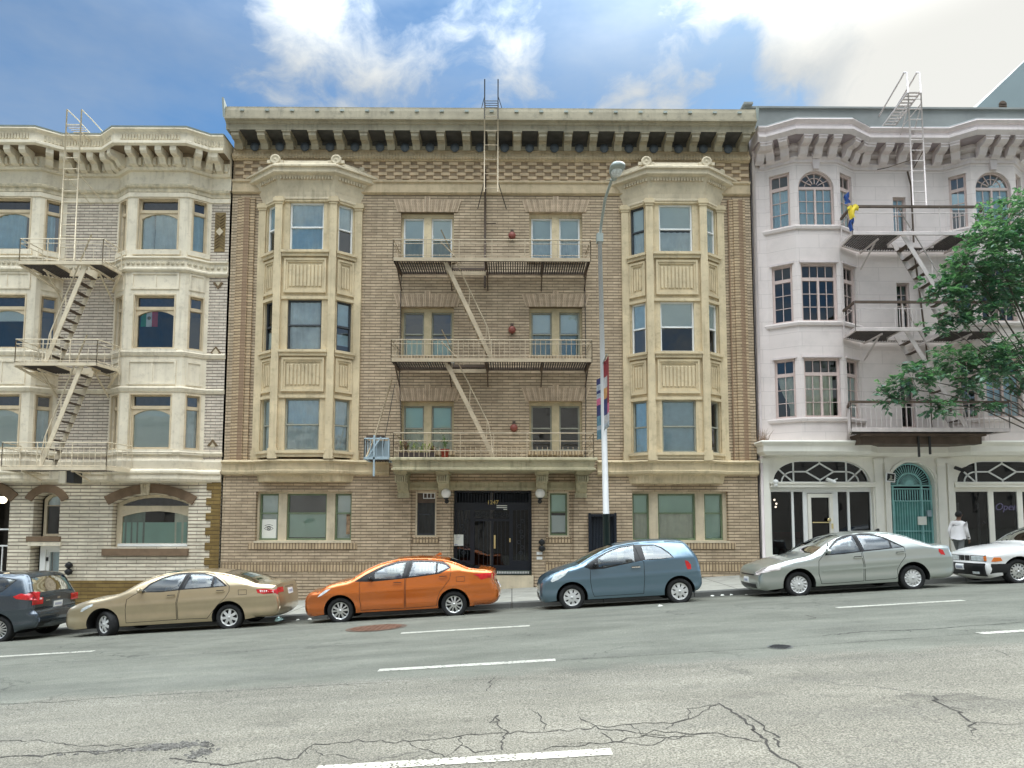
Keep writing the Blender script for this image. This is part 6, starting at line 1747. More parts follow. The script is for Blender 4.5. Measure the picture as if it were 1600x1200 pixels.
make_car('sedan_car', 'champagne beige sedan with its front wheel turned out, parked left of the orange sedan', (110,860,4.444), (237,477), (1105,432), 1.80,
  [(-.80,.20),(-.94,.24),(-.985,.34),(-.985,.50),(-.96,.60),(-.88,.70),(-.74,.77),(220,300,.6),(300,287,.7),(390,267,.7),(455,246,.7),(560,183,.7),(640,146,.7),(720,123,.7),(800,113,.7),(900,109,.7),(1000,109,.7),(1075,114,.7),(1180,130,.7),(1280,158,.7),(1350,183,.7),(1430,190,.7),(1490,196,.7),(3.97,.98),(4.0,.80),(4.02,.62),(4.02,.42),(3.94,.30),(3.50,.27)],
  (.62,1.62), (2.70,3.55),
  [[(510,250),(560,203),(640,162),(720,142),(790,133),(762,234),(640,247)],[(826,133),(920,134),(990,149),(985,216),(803,230)],[(1004,155),(1050,185),(1086,209),(1002,214)]],
  [(496,256),(555,197),(635,155),(720,134),(800,125),(920,126),(1010,147),(1060,178),(1102,212),(1000,222),(800,237),(640,254)],
  [[(394,306),(386,380),(390,470),(560,459),(746,446),(741,330),(757,240),(797,122),(720,130),(633,152),(552,194),(492,250),(440,276)],
   [(750,445),(745,330),(761,240),(803,122),(920,122),(1012,143),(1064,176),(1107,212),(1107,250),(1083,292),(1028,345),(988,395),(955,438),(850,441)]],
  [([(70,392),(84,370),(120,350),(160,337),(158,352),(120,372),(84,392)], M['clearlamp'])], [([(1290,236),(1298,260),(1340,269),(1428,275),(1418,236),(1350,233)], M['redlamp']),([(1312,241),(1318,256),(1350,262),(1405,264),(1400,243)], M['whitelamp'])],
  [(700,283),(1040,250)], (487,246), PM['beige'], ('seven', M['hubsilver']), fuel=[(1162,240),(1222,238),(1224,272),(1166,276)], yaw=.5, belt=(.95,1.03),
  fascia=[('taillight', M['redlamp'], False, .80, .92, -.70, -.42, .008)]+PLATE(False,.80,0.0)+[('boot_trim', M['chrome'], False, .90, .93, -.3, .3, .012),('grille', M['trimblk'], True, .36, .56, -.5, .5, .006)])
make_car('sedan_car', 'burnt orange sedan parked in front of the dark entrance', (470,840,5.0), (310,547), (1198,495), 1.74,
  [(-.72,.19),(-.82,.22),(-.865,.34),(-.865,.55),(-.83,.66),(-.74,.74),(190,378,.6),(250,344,.7),(340,317,.7),(425,297,.7),(480,262,.7),(560,213,.7),(650,174,.7),(740,150,.7),(830,138,.7),(950,133,.7),(1060,137,.7),(1140,145,.7),(1230,168,.7),(1320,203,.7),(1400,213,.7),(1465,219,.7),(3.60,1.02),(3.62,.92),(3.60,.80),(3.68,.62),(3.70,.44),(3.62,.30),(3.15,.25)],
  (.30,1.35), (2.55,3.30),
  [[(582,292),(578,246),(660,206),(740,180),(820,168),(797,285),(700,297)],[(874,166),(960,166),(1058,170),(1056,250),(930,268),(848,277)],[(1070,173),(1130,186),(1157,209),(1069,246)]],
  [(425,318),(500,268),(580,226),(670,189),(760,163),(860,154),(1000,156),(1110,166),(1163,194),(1174,212),(1090,255),(900,283),(700,305),(560,318)],
  [[(457,330),(458,440),(472,545),(640,536),(814,527),(812,420),(814,300),(828,270),(848,150),(760,158),(662,186),(575,226),(478,286)],
   [(820,527),(818,420),(820,300),(834,270),(856,150),(1000,152),(1108,163),(1168,194),(1176,240),(1165,300),(1122,358),(1087,402),(1070,455),(1062,508),(940,520)]],
  [([(128,442),(150,417),(192,386),(236,374),(205,400),(160,430)], M['clearlamp'])], [([(1345,262),(1440,252),(1488,250),(1486,292),(1405,304),(1388,282)], M['redlamp'])],
  [(755,333),(1110,284)], (545,296), PM['orange'], ('ten', M['alloy']), fuel=[(1212,282),(1280,276),(1280,318),(1216,322)], belt=(.93,1.05), arch=.375,
  fascia=[('grille', M['trimblk'], True, .27, .66, -.55, .55, .006),('taillight', M['redlamp'], False, .84, .98, -.72, -.45, .008),('bumper_insert', M['trimblk'], False, .30, .42, -.6, .6, .006)]+PLATE(False,.66,0.0), extra=dict(fin=(2.28,1.44), mirror=M['trimblk']), seat='seatdark')
make_car('hatchback_car', 'steel blue three door hatchback parked beside the street lamp', (830,820,5.714), (365,635), (1325,585), 1.69,
  [(-.62,.20),(-.70,.24),(-.735,.36),(-.735,.55),(-.70,.68),(-.60,.78),(-.40,.88),(-.10,.98),(.16,1.04),(.50,1.21),(.90,1.38),(1.30,1.465),(1.70,1.50),(2.10,1.505),(2.50,1.485),(2.78,1.43),(2.95,1.22),(3.04,1.05),(3.07,.92),(3.10,.70),(3.115,.55),(3.10,.42),(3.0,.30),(2.85,.28)],
  (.18,1.12), (2.79,3.03),
  [[(598,364),(592,292),(680,238),(790,197),(914,176),(918,315),(760,345),(650,367)],[(987,181),(1100,173),(1160,196),(1220,241),(1258,277),(1150,290),(1012,297)]],
  [(465,366),(520,320),(600,268),(700,219),(800,186),(920,168),(1100,165),(1165,188),(1225,232),(1266,281),(1150,297),(1000,305),(800,346),(640,381),(530,388)],
  [[(525,398),(527,500),(543,585),(562,630),(800,617),(1006,604),(1012,450),(1007,318),(976,300),(928,160),(800,178),(692,214),(590,268),(500,330)]],
  [([(174,492),(198,452),(258,416),(330,402),(302,440),(242,480),(186,504)], M['clearlamp'])], [([(1374,306),(1402,314),(1428,345),(1430,384),(1396,388),(1380,345)], M['redlamp'])],
  [(933,367)], (575,345), PM['blue'], ('eight', M['hubsilver']), belt=(.98,1.08), arch=.37, tumble=.24,
  fascia=[('grille', M['trimblk'], True, .26, .42, -.45, .45, .006),('grille', M['trimblk'], True, .58, .64, -.3, .3, .006)], extra=dict(mirror=M['trimblk'], handle=M['chrome']))
make_car('sedan_car', 'silver green sedan with turbine hubcaps parked before the white shopfront', (1140,800,4.444), (480,497), (1270,447), 1.79,
  [(-.74,.19),(-.84,.22),(-.885,.34),(-.885,.50),(-.85,.62),(-.78,.70),(-.5,.80),(-.1,.89),(.36,.97),(.75,1.175),(1.15,1.345),(1.5,1.405),(1.9,1.42),(2.3,1.395),(2.62,1.325),(3.0,1.17),(3.28,1.055),(3.5,1.03),(3.70,1.01),(3.745,.85),(3.78,.62),(3.78,.42),(3.68,.29),(3.15,.25)],
  (.40,1.22), (2.60,3.26),
  [[(664,285),(702,237),(762,188),(868,155),(890,262),(780,275)],[(898,154),(980,152),(1060,167),(1102,191),(1106,236),(1060,243),(922,256)],[(1114,197),(1188,232),(1114,240)]],
  [(648,293),(692,230),(760,178),(830,152),(900,144),(1000,143),(1090,172),(1150,206),(1203,235),(1050,252),(900,268),(780,283)],
  [[(615,330),(615,420),(636,492),(780,484),(931,471),(928,360),(913,265),(884,138),(800,150),(724,188),(664,265),(636,306)],
   [(938,470),(933,360),(919,265),(892,138),(1000,138),(1096,168),(1160,208),(1215,240),(1219,300),(1182,350),(1162,390),(1167,440),(1150,455)]],
  [([(192,417),(238,386),(308,363),(380,354),(350,395),(270,412),(210,423)], M['whitelamp'])], [([(1455,246),(1485,254),(1502,290),(1470,286),(1455,266)], M['redlamp'])],
  [(890,307),(1185,275)], (688,264), PM['green'], ('swirl', M['hubsilver']), belt=(.93,1.0), YN_=-5.5,
  mould=[(645,397),(930,377),(1168,355),(1168,364),(930,387),(645,407)],
  fascia=[('grille', M['trimblk'], True, .54, .67, -.42, .42, .008),('grille', M['trimblk'], True, .24, .34, -.5, .5, .006),('headlight', M['whitelamp'], True, .56, .68, -.72, -.52, .006)]+PLATE(True,.42,.0), extra=dict(fin=(2.42,1.42), finmat=M['trimblk']))
make_car('sedan_car', 'white sedan with black bumper and amber corner lights, cropped by the right edge', (1420,770,7.5), (1280,915), (2600,838), 1.70,
  [(-.56,.17),(-.66,.22),(-.70,.34),(-.70,.52),(-.665,.555),(-.655,.72),(-.60,.75),(-.3,.83),(.1,.89),(.55,.94),(.95,1.17),(1.35,1.32),(1.75,1.365),(2.15,1.35),(2.5,1.27),(2.9,1.03),(3.2,1.0),(3.45,.97),(3.50,.6),(3.45,.3),(3.05,.25)],
  (.57,1.42), (2.45,2.95),
  [], None, [], [([(1020,748),(1085,748),(1108,786),(1040,800),(1000,800)], M['amber']),([(1000,826),(1100,822),(1178,822),(1166,880),(1164,925),(1000,945)], M['trimblk'])], [], [], None, PM['white'], ('basket', M['alloy']), belt=(.90,.96), arch=.37, pillar=.06, tumble=.24,
  fascia=[('bumper', M['trimblk'], True, .22, .53, -.66, .66, .02),('headlight', M['clearlamp'], True, .585, .70, -.62, -.22, .008),('headlight', M['clearlamp'], True, .585, .70, .22, .62, .008),('headlight_surround', M['trimblk'], True, .575, .712, -.66, -.19, .005),('headlight_surround', M['trimblk'], True, .575, .712, .19, .66, .005),
          ('indicator', M['amber'], True, .585, .70, -.665, -.60, .012),('grille', M['trimblk'], True, .58, .71, -.165, -.015, .012),('grille', M['trimblk'], True, .58, .71, .015, .165, .012),('fog_lamp', M['clearlamp'], True, .27, .33, -.5, -.3, .03)]+[('number_plate', M['plate'], True, .36, .50, -.03, .27, .036),('plate_writing', M['plateink'], True, .39, .45, .0, .24, .039)])
make_car('hatchback_car', 'dark blue grey hatchback seen from behind, cropped by the left edge', (0,860,6.667), (-1200,845), (-15,775), 1.82,
  [(-.80,.22),(-.90,.35),(-.92,.55),(-.80,.78),(-.2,.95),(.40,1.06),(.80,1.28),(1.25,1.50),(1.7,1.585),(2.3,1.60),(2.75,1.575),(3.14,1.52),(3.18,1.46),(3.33,1.10),(3.38,1.02),(3.37,.78),(3.36,.70),(3.44,.645),(3.46,.45),(3.40,.32),(3.05,.27)],
  (.45,1.2), (3.17,3.34),
  [[(-420,240),(0,240),(150,263),(45,365),(-420,385)]], [(-430,228),(0,230),(165,258),(50,378),(-430,398)], [],
  [], [([(132,432),(200,402),(300,384),(372,386),(374,474),(250,468),(165,455)], M['redlamp'])], [], None, PM['grey'], ('fifteen', M['alloy']), belt=(1.0,1.08), arch=.39, pillar=.08,
  fascia=[('taillight', M['redlamp'], False, .84, 1.0, -.80, -.50, .010),('taillight', M['redlamp'], False, .84, 1.0, .50, .80, .010),('reversing_light', M['whitelamp'], False, .95, .99, -.74, -.54, .014),('tailgate_seam', M['seam'], False, .715, .727, -.74, .74, .004),('bumper_insert', M['trimblk'], False, .32, .44, -.7, .7, .008),('badge', M['chrome'], False, .93, .97, -.05, .05, .012),('badge', M['chrome'], False, .90, .92, -.42, -.30, .012)]+PLATE(False,.80,-.0), r_=.32)
# ================================================================== fire escapes
def grate(parent, poly, z, mt, step=.07, holes=(), name='platform', h=.07, dirx=False):
    """a slatted iron floor over the plan polygon [(x,y)], slats running away from the wall"""
    b = MB(); n = len(poly)
    for i in range(n):
        a, c = poly[i], poly[(i+1)%n]; b.bar((a[0],a[1],z),(c[0],c[1],z), .05, h)
    xs = [p[0] for p in poly]; x = min(xs)+step
    while x < max(xs)-.02:
        ys = []
        for i in range(n):
            (xa,ya),(xb,yb) = poly[i], poly[(i+1)%n]
            if (xa > x) != (xb > x): ys.append(ya+(yb-ya)*(x-xa)/(xb-xa))
        ys.sort()
        for k in range(0, len(ys)-1, 2):
            segs = [(ys[k],ys[k+1])]
            for (ha,hb,hy0,hy1) in holes:
                if ha < x < hb:
                    new = []
                    for s in segs:
                        if hy0 > s[0]+.03: new.append((s[0],min(hy0,s[1])))
                        if hy1 < s[1]-.03: new.append((max(hy1,s[0]),s[1]))
                    segs = new
            for s in segs: b.box(x-.016, x+.016, s[0]+.02, s[1]-.02, z-.02, z+.02, 1)
        x += step
    for (ha,hb,hy0,hy1) in holes:
        for (a,c) in (((ha,hy0),(ha,hy1)),((hb,hy0),(hb,hy1)),((ha,hy1),(hb,hy1))): b.bar((a[0],a[1],z),(c[0],c[1],z),.045,h)
    return b.build(name, [mt, M['iron_grate']], parent)
def railing(parent, path, z, mt, heights=(.66,.52,.12), post=.9, bal=0, r=.017, top=None, topr=.02, balh=None):
    b = MB()
    for k, h in enumerate(heights):
        b.tube([(x,y,z+h) for x,y in path], topr if (k == 0 and top is None) else r*.8, 5)
    for i in range(len(path)-1):
        a = Vector(path[i]); c = Vector(path[i+1]); L = (c-a).length; n = max(1, round(L/post))
        for k in range(n+1):
            p = a.lerp(c, k/n); b.tube([(p.x,p.y,z-.03),(p.x,p.y,z+heights[0])], r, 5)
        if bal:
            m = max(1, round(L/bal)); hb = balh or heights[0]
            for k in range(1, m): p = a.lerp(c, k/m); b.tube([(p.x,p.y,z),(p.x,p.y,z+hb)], r*.62, 4)
    o = b.build('railing', mt, parent)
    if top is not None:
        q = MB(); 
        for i in range(len(path)-1): q.bar((*path[i],z+heights[0]),(*path[i+1],z+heights[0]),.06,.07)
        q.build('top_rail', top, o)
    return o
def stair(parent, x0, z0, x1, z1, yn, yf, mt, rise=.24, rail=True, hr=.62, tread=None, rail_side='near', w=.13):
    """open iron stair from (x0,z0) at the top to (x1,z1)"""
    b = MB(); d = Vector((x1-x0,0,z1-z0)); L = d.length; s = 1 if x1 > x0 else -1
    for y in (yn, yf): b.bar((x0,y,z0),(x1,y,z1), .022, w, 0, up=(0,1,0)) if False else b.obox(((x0+x1)/2,y,(z0+z1)/2), d*.5, Vector((0,.012,0)), Vector((-d.z,0,d.x)).normalized()*(w/2))
    n = int(abs(z1-z0)/rise)
    o = b.build('stair', mt, parent)
    for i in range(1, n):
        t = MB(); f = i/n; x = x0+(x1-x0)*f; z = z0+(z1-z0)*f
        t.box(x-.085, x+.085, yn+.012, yf-.012, z-.009, z+.009)
        t.build('tread', tread or mt, o)
    if rail:
        for y in ([yn] if rail_side == 'near' else [yn, yf]):
            h = MB(); nv = Vector((0,0,hr)); a = Vector((x0,y,z0)); c = Vector((x1,y,z1))
            q0 = a.lerp(c,-.10)+nv*1.0; q1 = a.lerp(c,.90)+nv
            h.tube([q0,q1,a.lerp(c,.97)+nv*.55,a.lerp(c,.99)+nv*.05], .02, 6)
            for f in (.12,.5,.86): h.tube([a.lerp(c,f), a.lerp(c,f+.02)+nv], .014, 5)
            h.build('handrail', mt, o)
    return o
def braces(parent, xs, yf, z, drop, mt, yb=-.02):
    for x in xs:
        b = MB(); b.bar((x,yb,z-.06),(x,yf,z-.06),.04,.05); b.bar((x,yb,z-drop),(x,yf*.85,z-.08),.035,.045); b.build('bracket', mt, parent)
# ---- the middle house
Yf = -1.12
fe = thing('fire_escape', 'tan iron fire escape zigzagging down the middle of the tan brick house', 'fire escape', (XC, -.5, zt(720)))
lv = []
for (py, xa, xb, hxa, hxb) in ((407,616,921,703,758),(564,613,923,702,758)):
    z = Zp(768,py,Yf); x0, x1 = Xp(xa,py,Yf), Xp(xb,py,Yf); ha, hb = Xp(hxa,py,Yf), Xp(hxb,py,Yf); lv.append((z,x0,x1,ha,hb))
    grate(fe, [(x0,-.1),(x0,Yf),(x1,Yf),(x1,-.1)], z, M['iron_rust'], .075, [(ha,hb,Yf+.02,-.45)])
    b = MB(); b.bar((x0-.02,Yf-.02,z+.02),(x1+.02,Yf-.02,z+.02),.04,.11); b.bar((x0,Yf,z+.02),(x0,-.02,z+.02),.04,.11); b.bar((x1,Yf,z+.02),(x1,-.02,z+.02),.04,.11); b.build('edge_beam', M['iron_tan'], fe)
    railing(fe, [(x0,-.05),(x0-.04,Yf),(x1+.04,Yf),(x1,-.05)], z, M['iron_tan'], (.66,.53,.16), 1.05, .0 if py == 407 else .16, .014, None, .018, .66)
    braces(fe, [x0+.05,ha-.03,hb+.05,x0+4.6,x1-.05], Yf, z, .55, M['iron_rust'])
    q = MB(); q.bar((ha,-.48,z-.16),(hb,-.48,z-.16),.05,.12); q.build('stair_well_beam', M['iron_tan'], fe)
zb_ = cz1+.05
lv.append((zb_, cxa, cxb, 0, 0))
railing(fe, [(cxa+.12,-.05),(cxa+.12,CY0+.02),(cxb-.12,CY0+.02),(cxb-.12,-.05)], zb_, M['iron_tan'], (.72,.48,.18), 1.1, .155, .014, None, .018, .30)
for k, (zt0, zt1, xa, xb) in enumerate(((lv[0][0],lv[1][0],Xp(696,408,-1.0),Xp(769,563,-1.0)),(lv[1][0],zb_,Xp(697,565,-1.0),Xp(770,712,-1.0)))):
    stair(fe, xa, zt0, xb, zt1+.05, -1.0, -.5, M['iron_tan'], .27, True, .72)
    b = MB(); b.tube([(xa-.15,-1.05,zt0+.62),(xa+.55,-1.05,zt0-.1)], .02, 5); b.build('handrail', M['iron_tan'], fe)
# roof ladder
Yl = -1.08
def ladder(parent, xa, xb, y, z0, z1, mt, step=.31, r=.02, name='roof_ladder'):
    b = MB()
    for x in (xa, xb): b.tube([(x,y,z0),(x,y,z1)], r, 6)
    n = int((z1-z0)/step)
    for i in range(n): z = z0+.12+i*step; b.tube([(xa,y,z),(xb,y,z)], r*.7, 5)
    return b.build(name, mt, parent)
xa, xb = Xp(757,230,Yl), Xp(778,230,Yl); zt_, zb2 = Zp(768,158,Yl), Zp(768,300,Yl)
lad = ladder(fe, xa, xb, Yl, zb2, zt_, M['iron_tan'], .47)
b = MB(); ztop_ = Zp(768,124,Yl)
for x, s in ((xa,-1),(xb,1)):
    b.tube([(x,Yl,zt_-.6),(x,Yl,ztop_)], .02, 6); b.tube([(x,Yl,ztop_-.55),(x+s*.25,-.2,zt_-.12)], .012, 5); b.tube([(x,Yl,zb2+.35),(x+s*.26,-.03,zb2-.02)], .014, 5)
    b.tube([(x,Yl,zt_+.05),(x,-.3,zt_+.02)], .016, 5)
for i in range(7): y = Yl+.05+i*.11; b.tube([(xa,y,zt_+.04),(xb,y,zt_+.04)], .012, 5)
b.build('gooseneck', M['iron'], lad)
b = MB(); xp_ = Xp(758,350,-.14); b.tube([(xp_,-.14,Zp(758,262,-.14)),(xp_,-.14,lv[0][0]-.5)], .035, 8); b.tube([(xp_,-.14,Zp(758,349,-.14)),(xp_+.35,-.14,Zp(758,349,-.14))], .015, 6); b.build('standpipe', M['iron_rust'], fe)
b = MB(); b.tube([(lv[0][1]+.04,-.06,lv[0][0]),(lv[1][1]+.04,-.06,lv[1][0]-.1),(cxa+.2,-.06,zb_)], .012, 5); b.build('tie_rod', M['iron'], fe)
b = MB(); b.tube([(lv[0][2]-.03,-.06,lv[0][0]),(lv[1][2]-.03,-.06,lv[1][0]-.1),(cxb-.25,-.06,zb_)], .012, 5); b.build('tie_rod', M['iron'], fe)
# counterbalance landing at the left end of the canopy
x0, x1 = Xp(569,717,-1.1), Xp(607,717,-1.1); z = Zp(588,716,-1.1)
cl = thing('ladder_landing', 'small blue grey iron landing with a drop ladder left of the entrance canopy', 'fire escape', ((x0+x1)/2,-.6,z))
grate(cl, [(x0,-.15),(x0,-1.1),(x1,-1.1),(x1,-.15)], z, M['iron_blue'], .08)
railing(cl, [(x0,-.15),(x0,-1.1),(x1,-1.1)], z, M['iron_blue'], (.60,.03), .5, .17, .018, None, .022, .60)
b = MB(); b.box(x0+.06, x1-.10, -.42, -.36, z+.02, z+.62); b.build('drop_ladder_panel', M['glass_blue2'] if 'glass_blue2' in M else M['iron_blue'], cl)
b = MB(); b.box(x0-.02, x1-.25, -.75, -.25, z+.70, z+.76); b.tube([(x0+.02,-.9,z+.72),(x0+.02,-.9,z)], .015, 5); b.build('tray', M['iron_rust'], cl)
b = MB(); pa = P(613,590,-.9); b.tube([(pa.x,-.9,pa.z),(x0+.28,-1.0,z+.62),(x0+.05,-1.08,z+.02)], .028, 6); b.build('lever_arm', M['iron_tan'], cl)
b = MB(); b.bar((x0+.3,-1.1,z-.55),(x0+.3,-1.1,z+.7),.05,.05); b.bar((x0+.1,-1.1,z+.02),(x0+.5,-1.1,z+.65),.04,.04); b.build('post', M['iron_blue'], cl)
b = MB(); b.tube([(Xp(617,600,-.7),-.7,Zp(617,600,-.7)),(x0+.5,-.8,z+.3)], .010, 5); b.build('cable', M['iron'], cl)
# ---- the left house
Yl2 = -1.32
fl_ = thing('fire_escape', 'cream iron fire escape on the cream stucco house', 'fire escape', (-13.4, -.6, zl(730)))
LV = []
for (py, xl_, xr_, xe, ye) in ((411,30,160,188,421),(569,23,151,184,579)):
    z = Zp(100,py,Yl2); xa, xb = Xp(xl_,py,Yl2), Xp(xr_,py,Yl2); xe_ = Xp(xe,ye,-.55)
    poly = [(xa,Yl2),(xb,Yl2),(xe_,-.52),(a0+.05,-.12),(b3-.05,-.12),(b2+.02,-.45),(xa+.1,-.50)]
    hx0, hx1 = Xp(86,py,Yl2), Xp(134,py,Yl2); LV.append((z,hx0,hx1))
    grate(fl_, poly, z, M['iron_cream'], .085, [(hx0,hx1,Yl2+.03,-.62)], h=.09)
    railing(fl_, [(xa+.1,-.50),(xa,Yl2),(xb,Yl2),(xe_,-.52)], z, M['iron_cream'], (.76,.62,.10), .95, .28, .015, None, .018, .5)
    braces(fl_, [b3+.02, a0-.02], -.95, z, .75, M['iron_cream'], -.03)
    q = MB(); q.bar((xa,Yl2,z-.04),(b3,-.1,z-.45),.06,.06); q.bar((xe_,-.55,z-.04),(a0,-.1,z-.45),.06,.06); q.bar((hx0,-.62,z-.08),(hx1,-.62,z-.08),.05,.12); q.build('bracket', M['iron_cream'], fl_)
z = Zp(90,732,Yl2); xa, xb = Xp(2,732,Yl2), Xp(166,732,Yl2); LV.append((z,0,0))
grate(fl_, [(xa,Yl2),(xb,Yl2),(xb+.25,-.45),(xa-.1,-.45)], z, M['iron_cream'], .085, h=.10)
railing(fl_, [(xa-.1,-.45),(xa,Yl2),(xb,Yl2),(xb+.25,-.45)], z, M['iron_cream'], (.78,.62,.08), .95, .17, .015, None, .018, .62)
braces(fl_, [Xp(45,735,-.8),Xp(122,735,-.8)], -1.1, z, .3, M['iron_cream'], -.2)
b = MB(); b.box(Xp(78,745,-.9), Xp(98,745,-.9), -.95, -.5, z-.30, z-.05); b.box(Xp(93,748,-1.0), Xp(104,748,-1.0), -1.05, -.6, z-.42, z-.05); b.build('counterweight', M['stucco'], fl_)
b = MB(); b.box(Xp(104,748,-1.0), Xp(115,748,-1.0), -1.0, -.6, z-.40, z-.05); b.build('weight_box', M['iron'], fl_)
for k, (xt, yt, xb_, yb_) in enumerate(((135,412,70,566),(128,571,62,728))):
    stair(fl_, Xp(xt,yt,-1.25), LV[k][0], Xp(xb_,yb_,-1.25), LV[k+1][0]+.03, -1.25, -.70, M['iron_cream'], .27, True, .62, M['iron_rust'])
lx0, lx1 = Xp(98,300,-1.12), Xp(121,300,-1.12)
ld = ladder(fl_, lx0, lx1, -1.12, LV[0][0]+.1, Zp(108,171,-1.12), M['iron_cream'], .36)
b = MB()
for x in (lx0, lx1):
    zt2 = Zp(108,171,-1.12); b.tube([(x,-1.12,zt2),(x+.05,-.7,zt2-.05),(x+.55,.9,zt2-.75)], .016, 6); b.tube([(x,-1.12,zt2-.72),(x,-.35,zt2-.78)], .016, 5); b.tube([(x,-1.12,zl(290)),(x+.2,-.05,zl(312))], .014, 5)
for i in range(7): y = -1.1+i*.11; b.tube([(lx0,y,Zp(108,200,-1.0)),(lx1,y,Zp(108,200,-1.0))], .012, 5)
b.build('gooseneck', M['iron_cream'], ld)
# ---- the right house
Yr = -1.35
fr_ = thing('fire_escape', 'grey pink iron fire escape with dark top rails on the lavender house', 'fire escape', (13.2, -.6, zr(680)))
RV = []
for (py, xl_, xe, ye, xr_) in ((365,1332,1316,377,1538),(515,1337,1320,525,1560)):
    z = Zp(1420,py,Yr); xa, xb = Xp(xl_,py,Yr), Xp(xr_,py,Yr); xe_ = Xp(xe,ye,-.55)
    ha, hb = Xp(1408,py,Yr), Xp(1482,py,Yr); RV.append((z,ha,hb))
    poly = [(xa,Yr),(xb,Yr),(xb+.35,-.55),(s0,-.12),(r3+.02,-.12),(xe_,-.52)]
    grate(fr_, poly, z, M['iron_pink'], .085, [(ha,hb,Yr+.03,-.6)], h=.09)
    railing(fr_, [(xe_,-.52),(xa,Yr),(xb,Yr),(xb+.35,-.55)], z, M['iron_pink'], (.86,.66,.06), 1.3, 0, .016, M['iron_rust'], .018)
    b = MB(); x = Xp(1482 if py < 400 else 1400,py,Yr)
    for i in range(8 if py < 400 else 7): b.tube([(x+i*.13,Yr,z),(x+i*.13,Yr,z+.66)], .011, 4)
    b.build('guard_bars', M['iron_pink'], fr_)
    braces(fr_, [r3+.1, s0-.1], -1.1, z, .6, M['iron_pink'], -.03)
    b = MB(); b.bar((ha,-.6,z-.06),(hb,-.6,z-.06),.05,.12); b.bar((hb,Yr,z-.03),(hb-.6,-.2,z-.35),.05,.06); b.build('bracket', M['iron_pink'], fr_)
z = Zp(1450,672,Yr); xa, xb = Xp(1330,672,Yr), Xp(1578,672,Yr); xe_ = Xp(1326,680,-.5); RV.append((z,0,0))
grate(fr_, [(xa,Yr),(xb,Yr),(xb-.3,-.5),(xe_,-.5)], z, M['iron_pink'], .085, h=.10)
b = MB(); b.box(xe_+.1, xb-.5, -1.05, -.1, z-.13, z-.06); b.box(xe_+.15, xb-.55, -.9, -.1, z-.36, z-.13); b.build('drip_pan', M['iron_rust'], fr_)
railing(fr_, [(xe_,-.5),(xa,Yr),(xb,Yr),(xb-.3,-.5)], z, M['iron_pink'], (.86,.70,.06), 1.3, .155, .015, M['iron_rust'], .018, .70)
for px in (1435.5, 1453):
    b = MB(); xx_ = Xp(px,700,-.95); b.bar((xx_,-.95,z-.1),(xx_,-.95,Zp(px,714 if px < 1440 else 710,-.95)),.05,.05); b.build('drop_post', M['iron'], fr_)
for k, (xt, yt, xb_, yb_) in enumerate(((1411,366,1502,514),(1416,517,1512,671))):
    stair(fr_, Xp(xt,yt,-1.25), RV[k][0], Xp(xb_,yb_,-1.25), RV[k+1][0]+.03, -1.25, -.70, M['iron_pink'], .28, True, .66, M['iron_rust'])
lx0, lx1 = Xp(1421.5,200,-1.15), Xp(1441.5,200,-1.15); zt2 = Zp(1430,143,-1.15)
ld = ladder(fr_, lx0, lx1, -1.15, Zp(1430,322,-1.15), zt2, M['iron_pink'], .34, .022)
b = MB(); zh2 = Zp(1430,108,-1.15)
for x in (lx0, lx1):
    b.tube([(x,-1.15,zt2-.05),(x,-1.13,zh2-.1),(x,-1.0,zh2),(x,-.8,zh2-.08),(x,1.2,zh2-.70),(x,1.45,zh2-.95),(x,1.45,zt2-.55)], .026, 7)
    b.tube([(x,-1.15,zt2-.4),(x,-.2,zt2-.5)], .018, 5); b.tube([(x,-1.1,zt2-.5),(x,-.35,zr(238,-.4))], .018, 5)
    b.bar((x,-1.15,zt2),(x,1.6,zt2-.42),.035,.06)
for i in range(20): y = -1.1+i*.135; zz_ = zt2-.42*(y+1.15)/2.75; b.bar((lx0,y,zz_),(lx1,y,zz_),.07,.02)
b.build('gooseneck', M['iron_pink'], ld)
b = MB(); pa = P(1371,265,-.1); b.tube([pa, (lx0-.5,-.7,Zp(1400,262,-.7)), (lx0,-1.1,Zp(1425,250,-1.1))], .016, 5); pb = P(1428,262,-.1); b.tube([(pb.x,-.1,pb.z),(lx1,-1.12,Zp(1446,236,-1.12))], .016, 5); b.build('stay_rod', M['iron_rust'], fr_)
b = MB(); xq = Xp(1424,300,-.1); b.tube([(xq-.1,-.1,Zp(1424,268,-.1)),(xq,-.1,Zp(1424,290,-.1)),(xq,-.1,RV[0][0]),(xq+.25,-.1,RV[1][0]),(xq+.35,-.1,RV[2][0])], .028, 7); b.build('standpipe', M['iron_rust'], fr_)
# ================================================================== things on and about the houses
M['bellred'] = mat('red enamel', (.25,.07,.05), rough=.4, grime=.3, streakcol=(.1,.03,.02))
for k, (px, py) in enumerate(((800,369),(800,516),(803,669))):
    c = P(px,py,-.03); t = thing('alarm_bell', ['red alarm bell on the brick between the topmost paired windows', 'red alarm bell on the brick between the middle paired windows', 'red alarm bell on the brick just above the canopy railing'][k], 'alarm bell', c, 'alarm bells on the brick wall')
    b = MB(); b.lathe((c.x,-.02,c.z), (0,-1,0), [(.001,.14),(.05,.14),(.11,.11),(.125,.06),(.12,.05),(.001,.05)], 18); b.build('gong', M['bellred'], t)
    b = MB(); b.box(c.x-.05,c.x+.05,-.06,-.001,c.z+.10,c.z+.22); b.box(c.x-.035,c.x+.035,-.05,-.001,c.z-.14,c.z+.1); b.build('bell_bracket', M['iron_rust'], t)
M['globe'] = mat('white opal glass', (.86,.82,.74), rough=.2, var=.03)
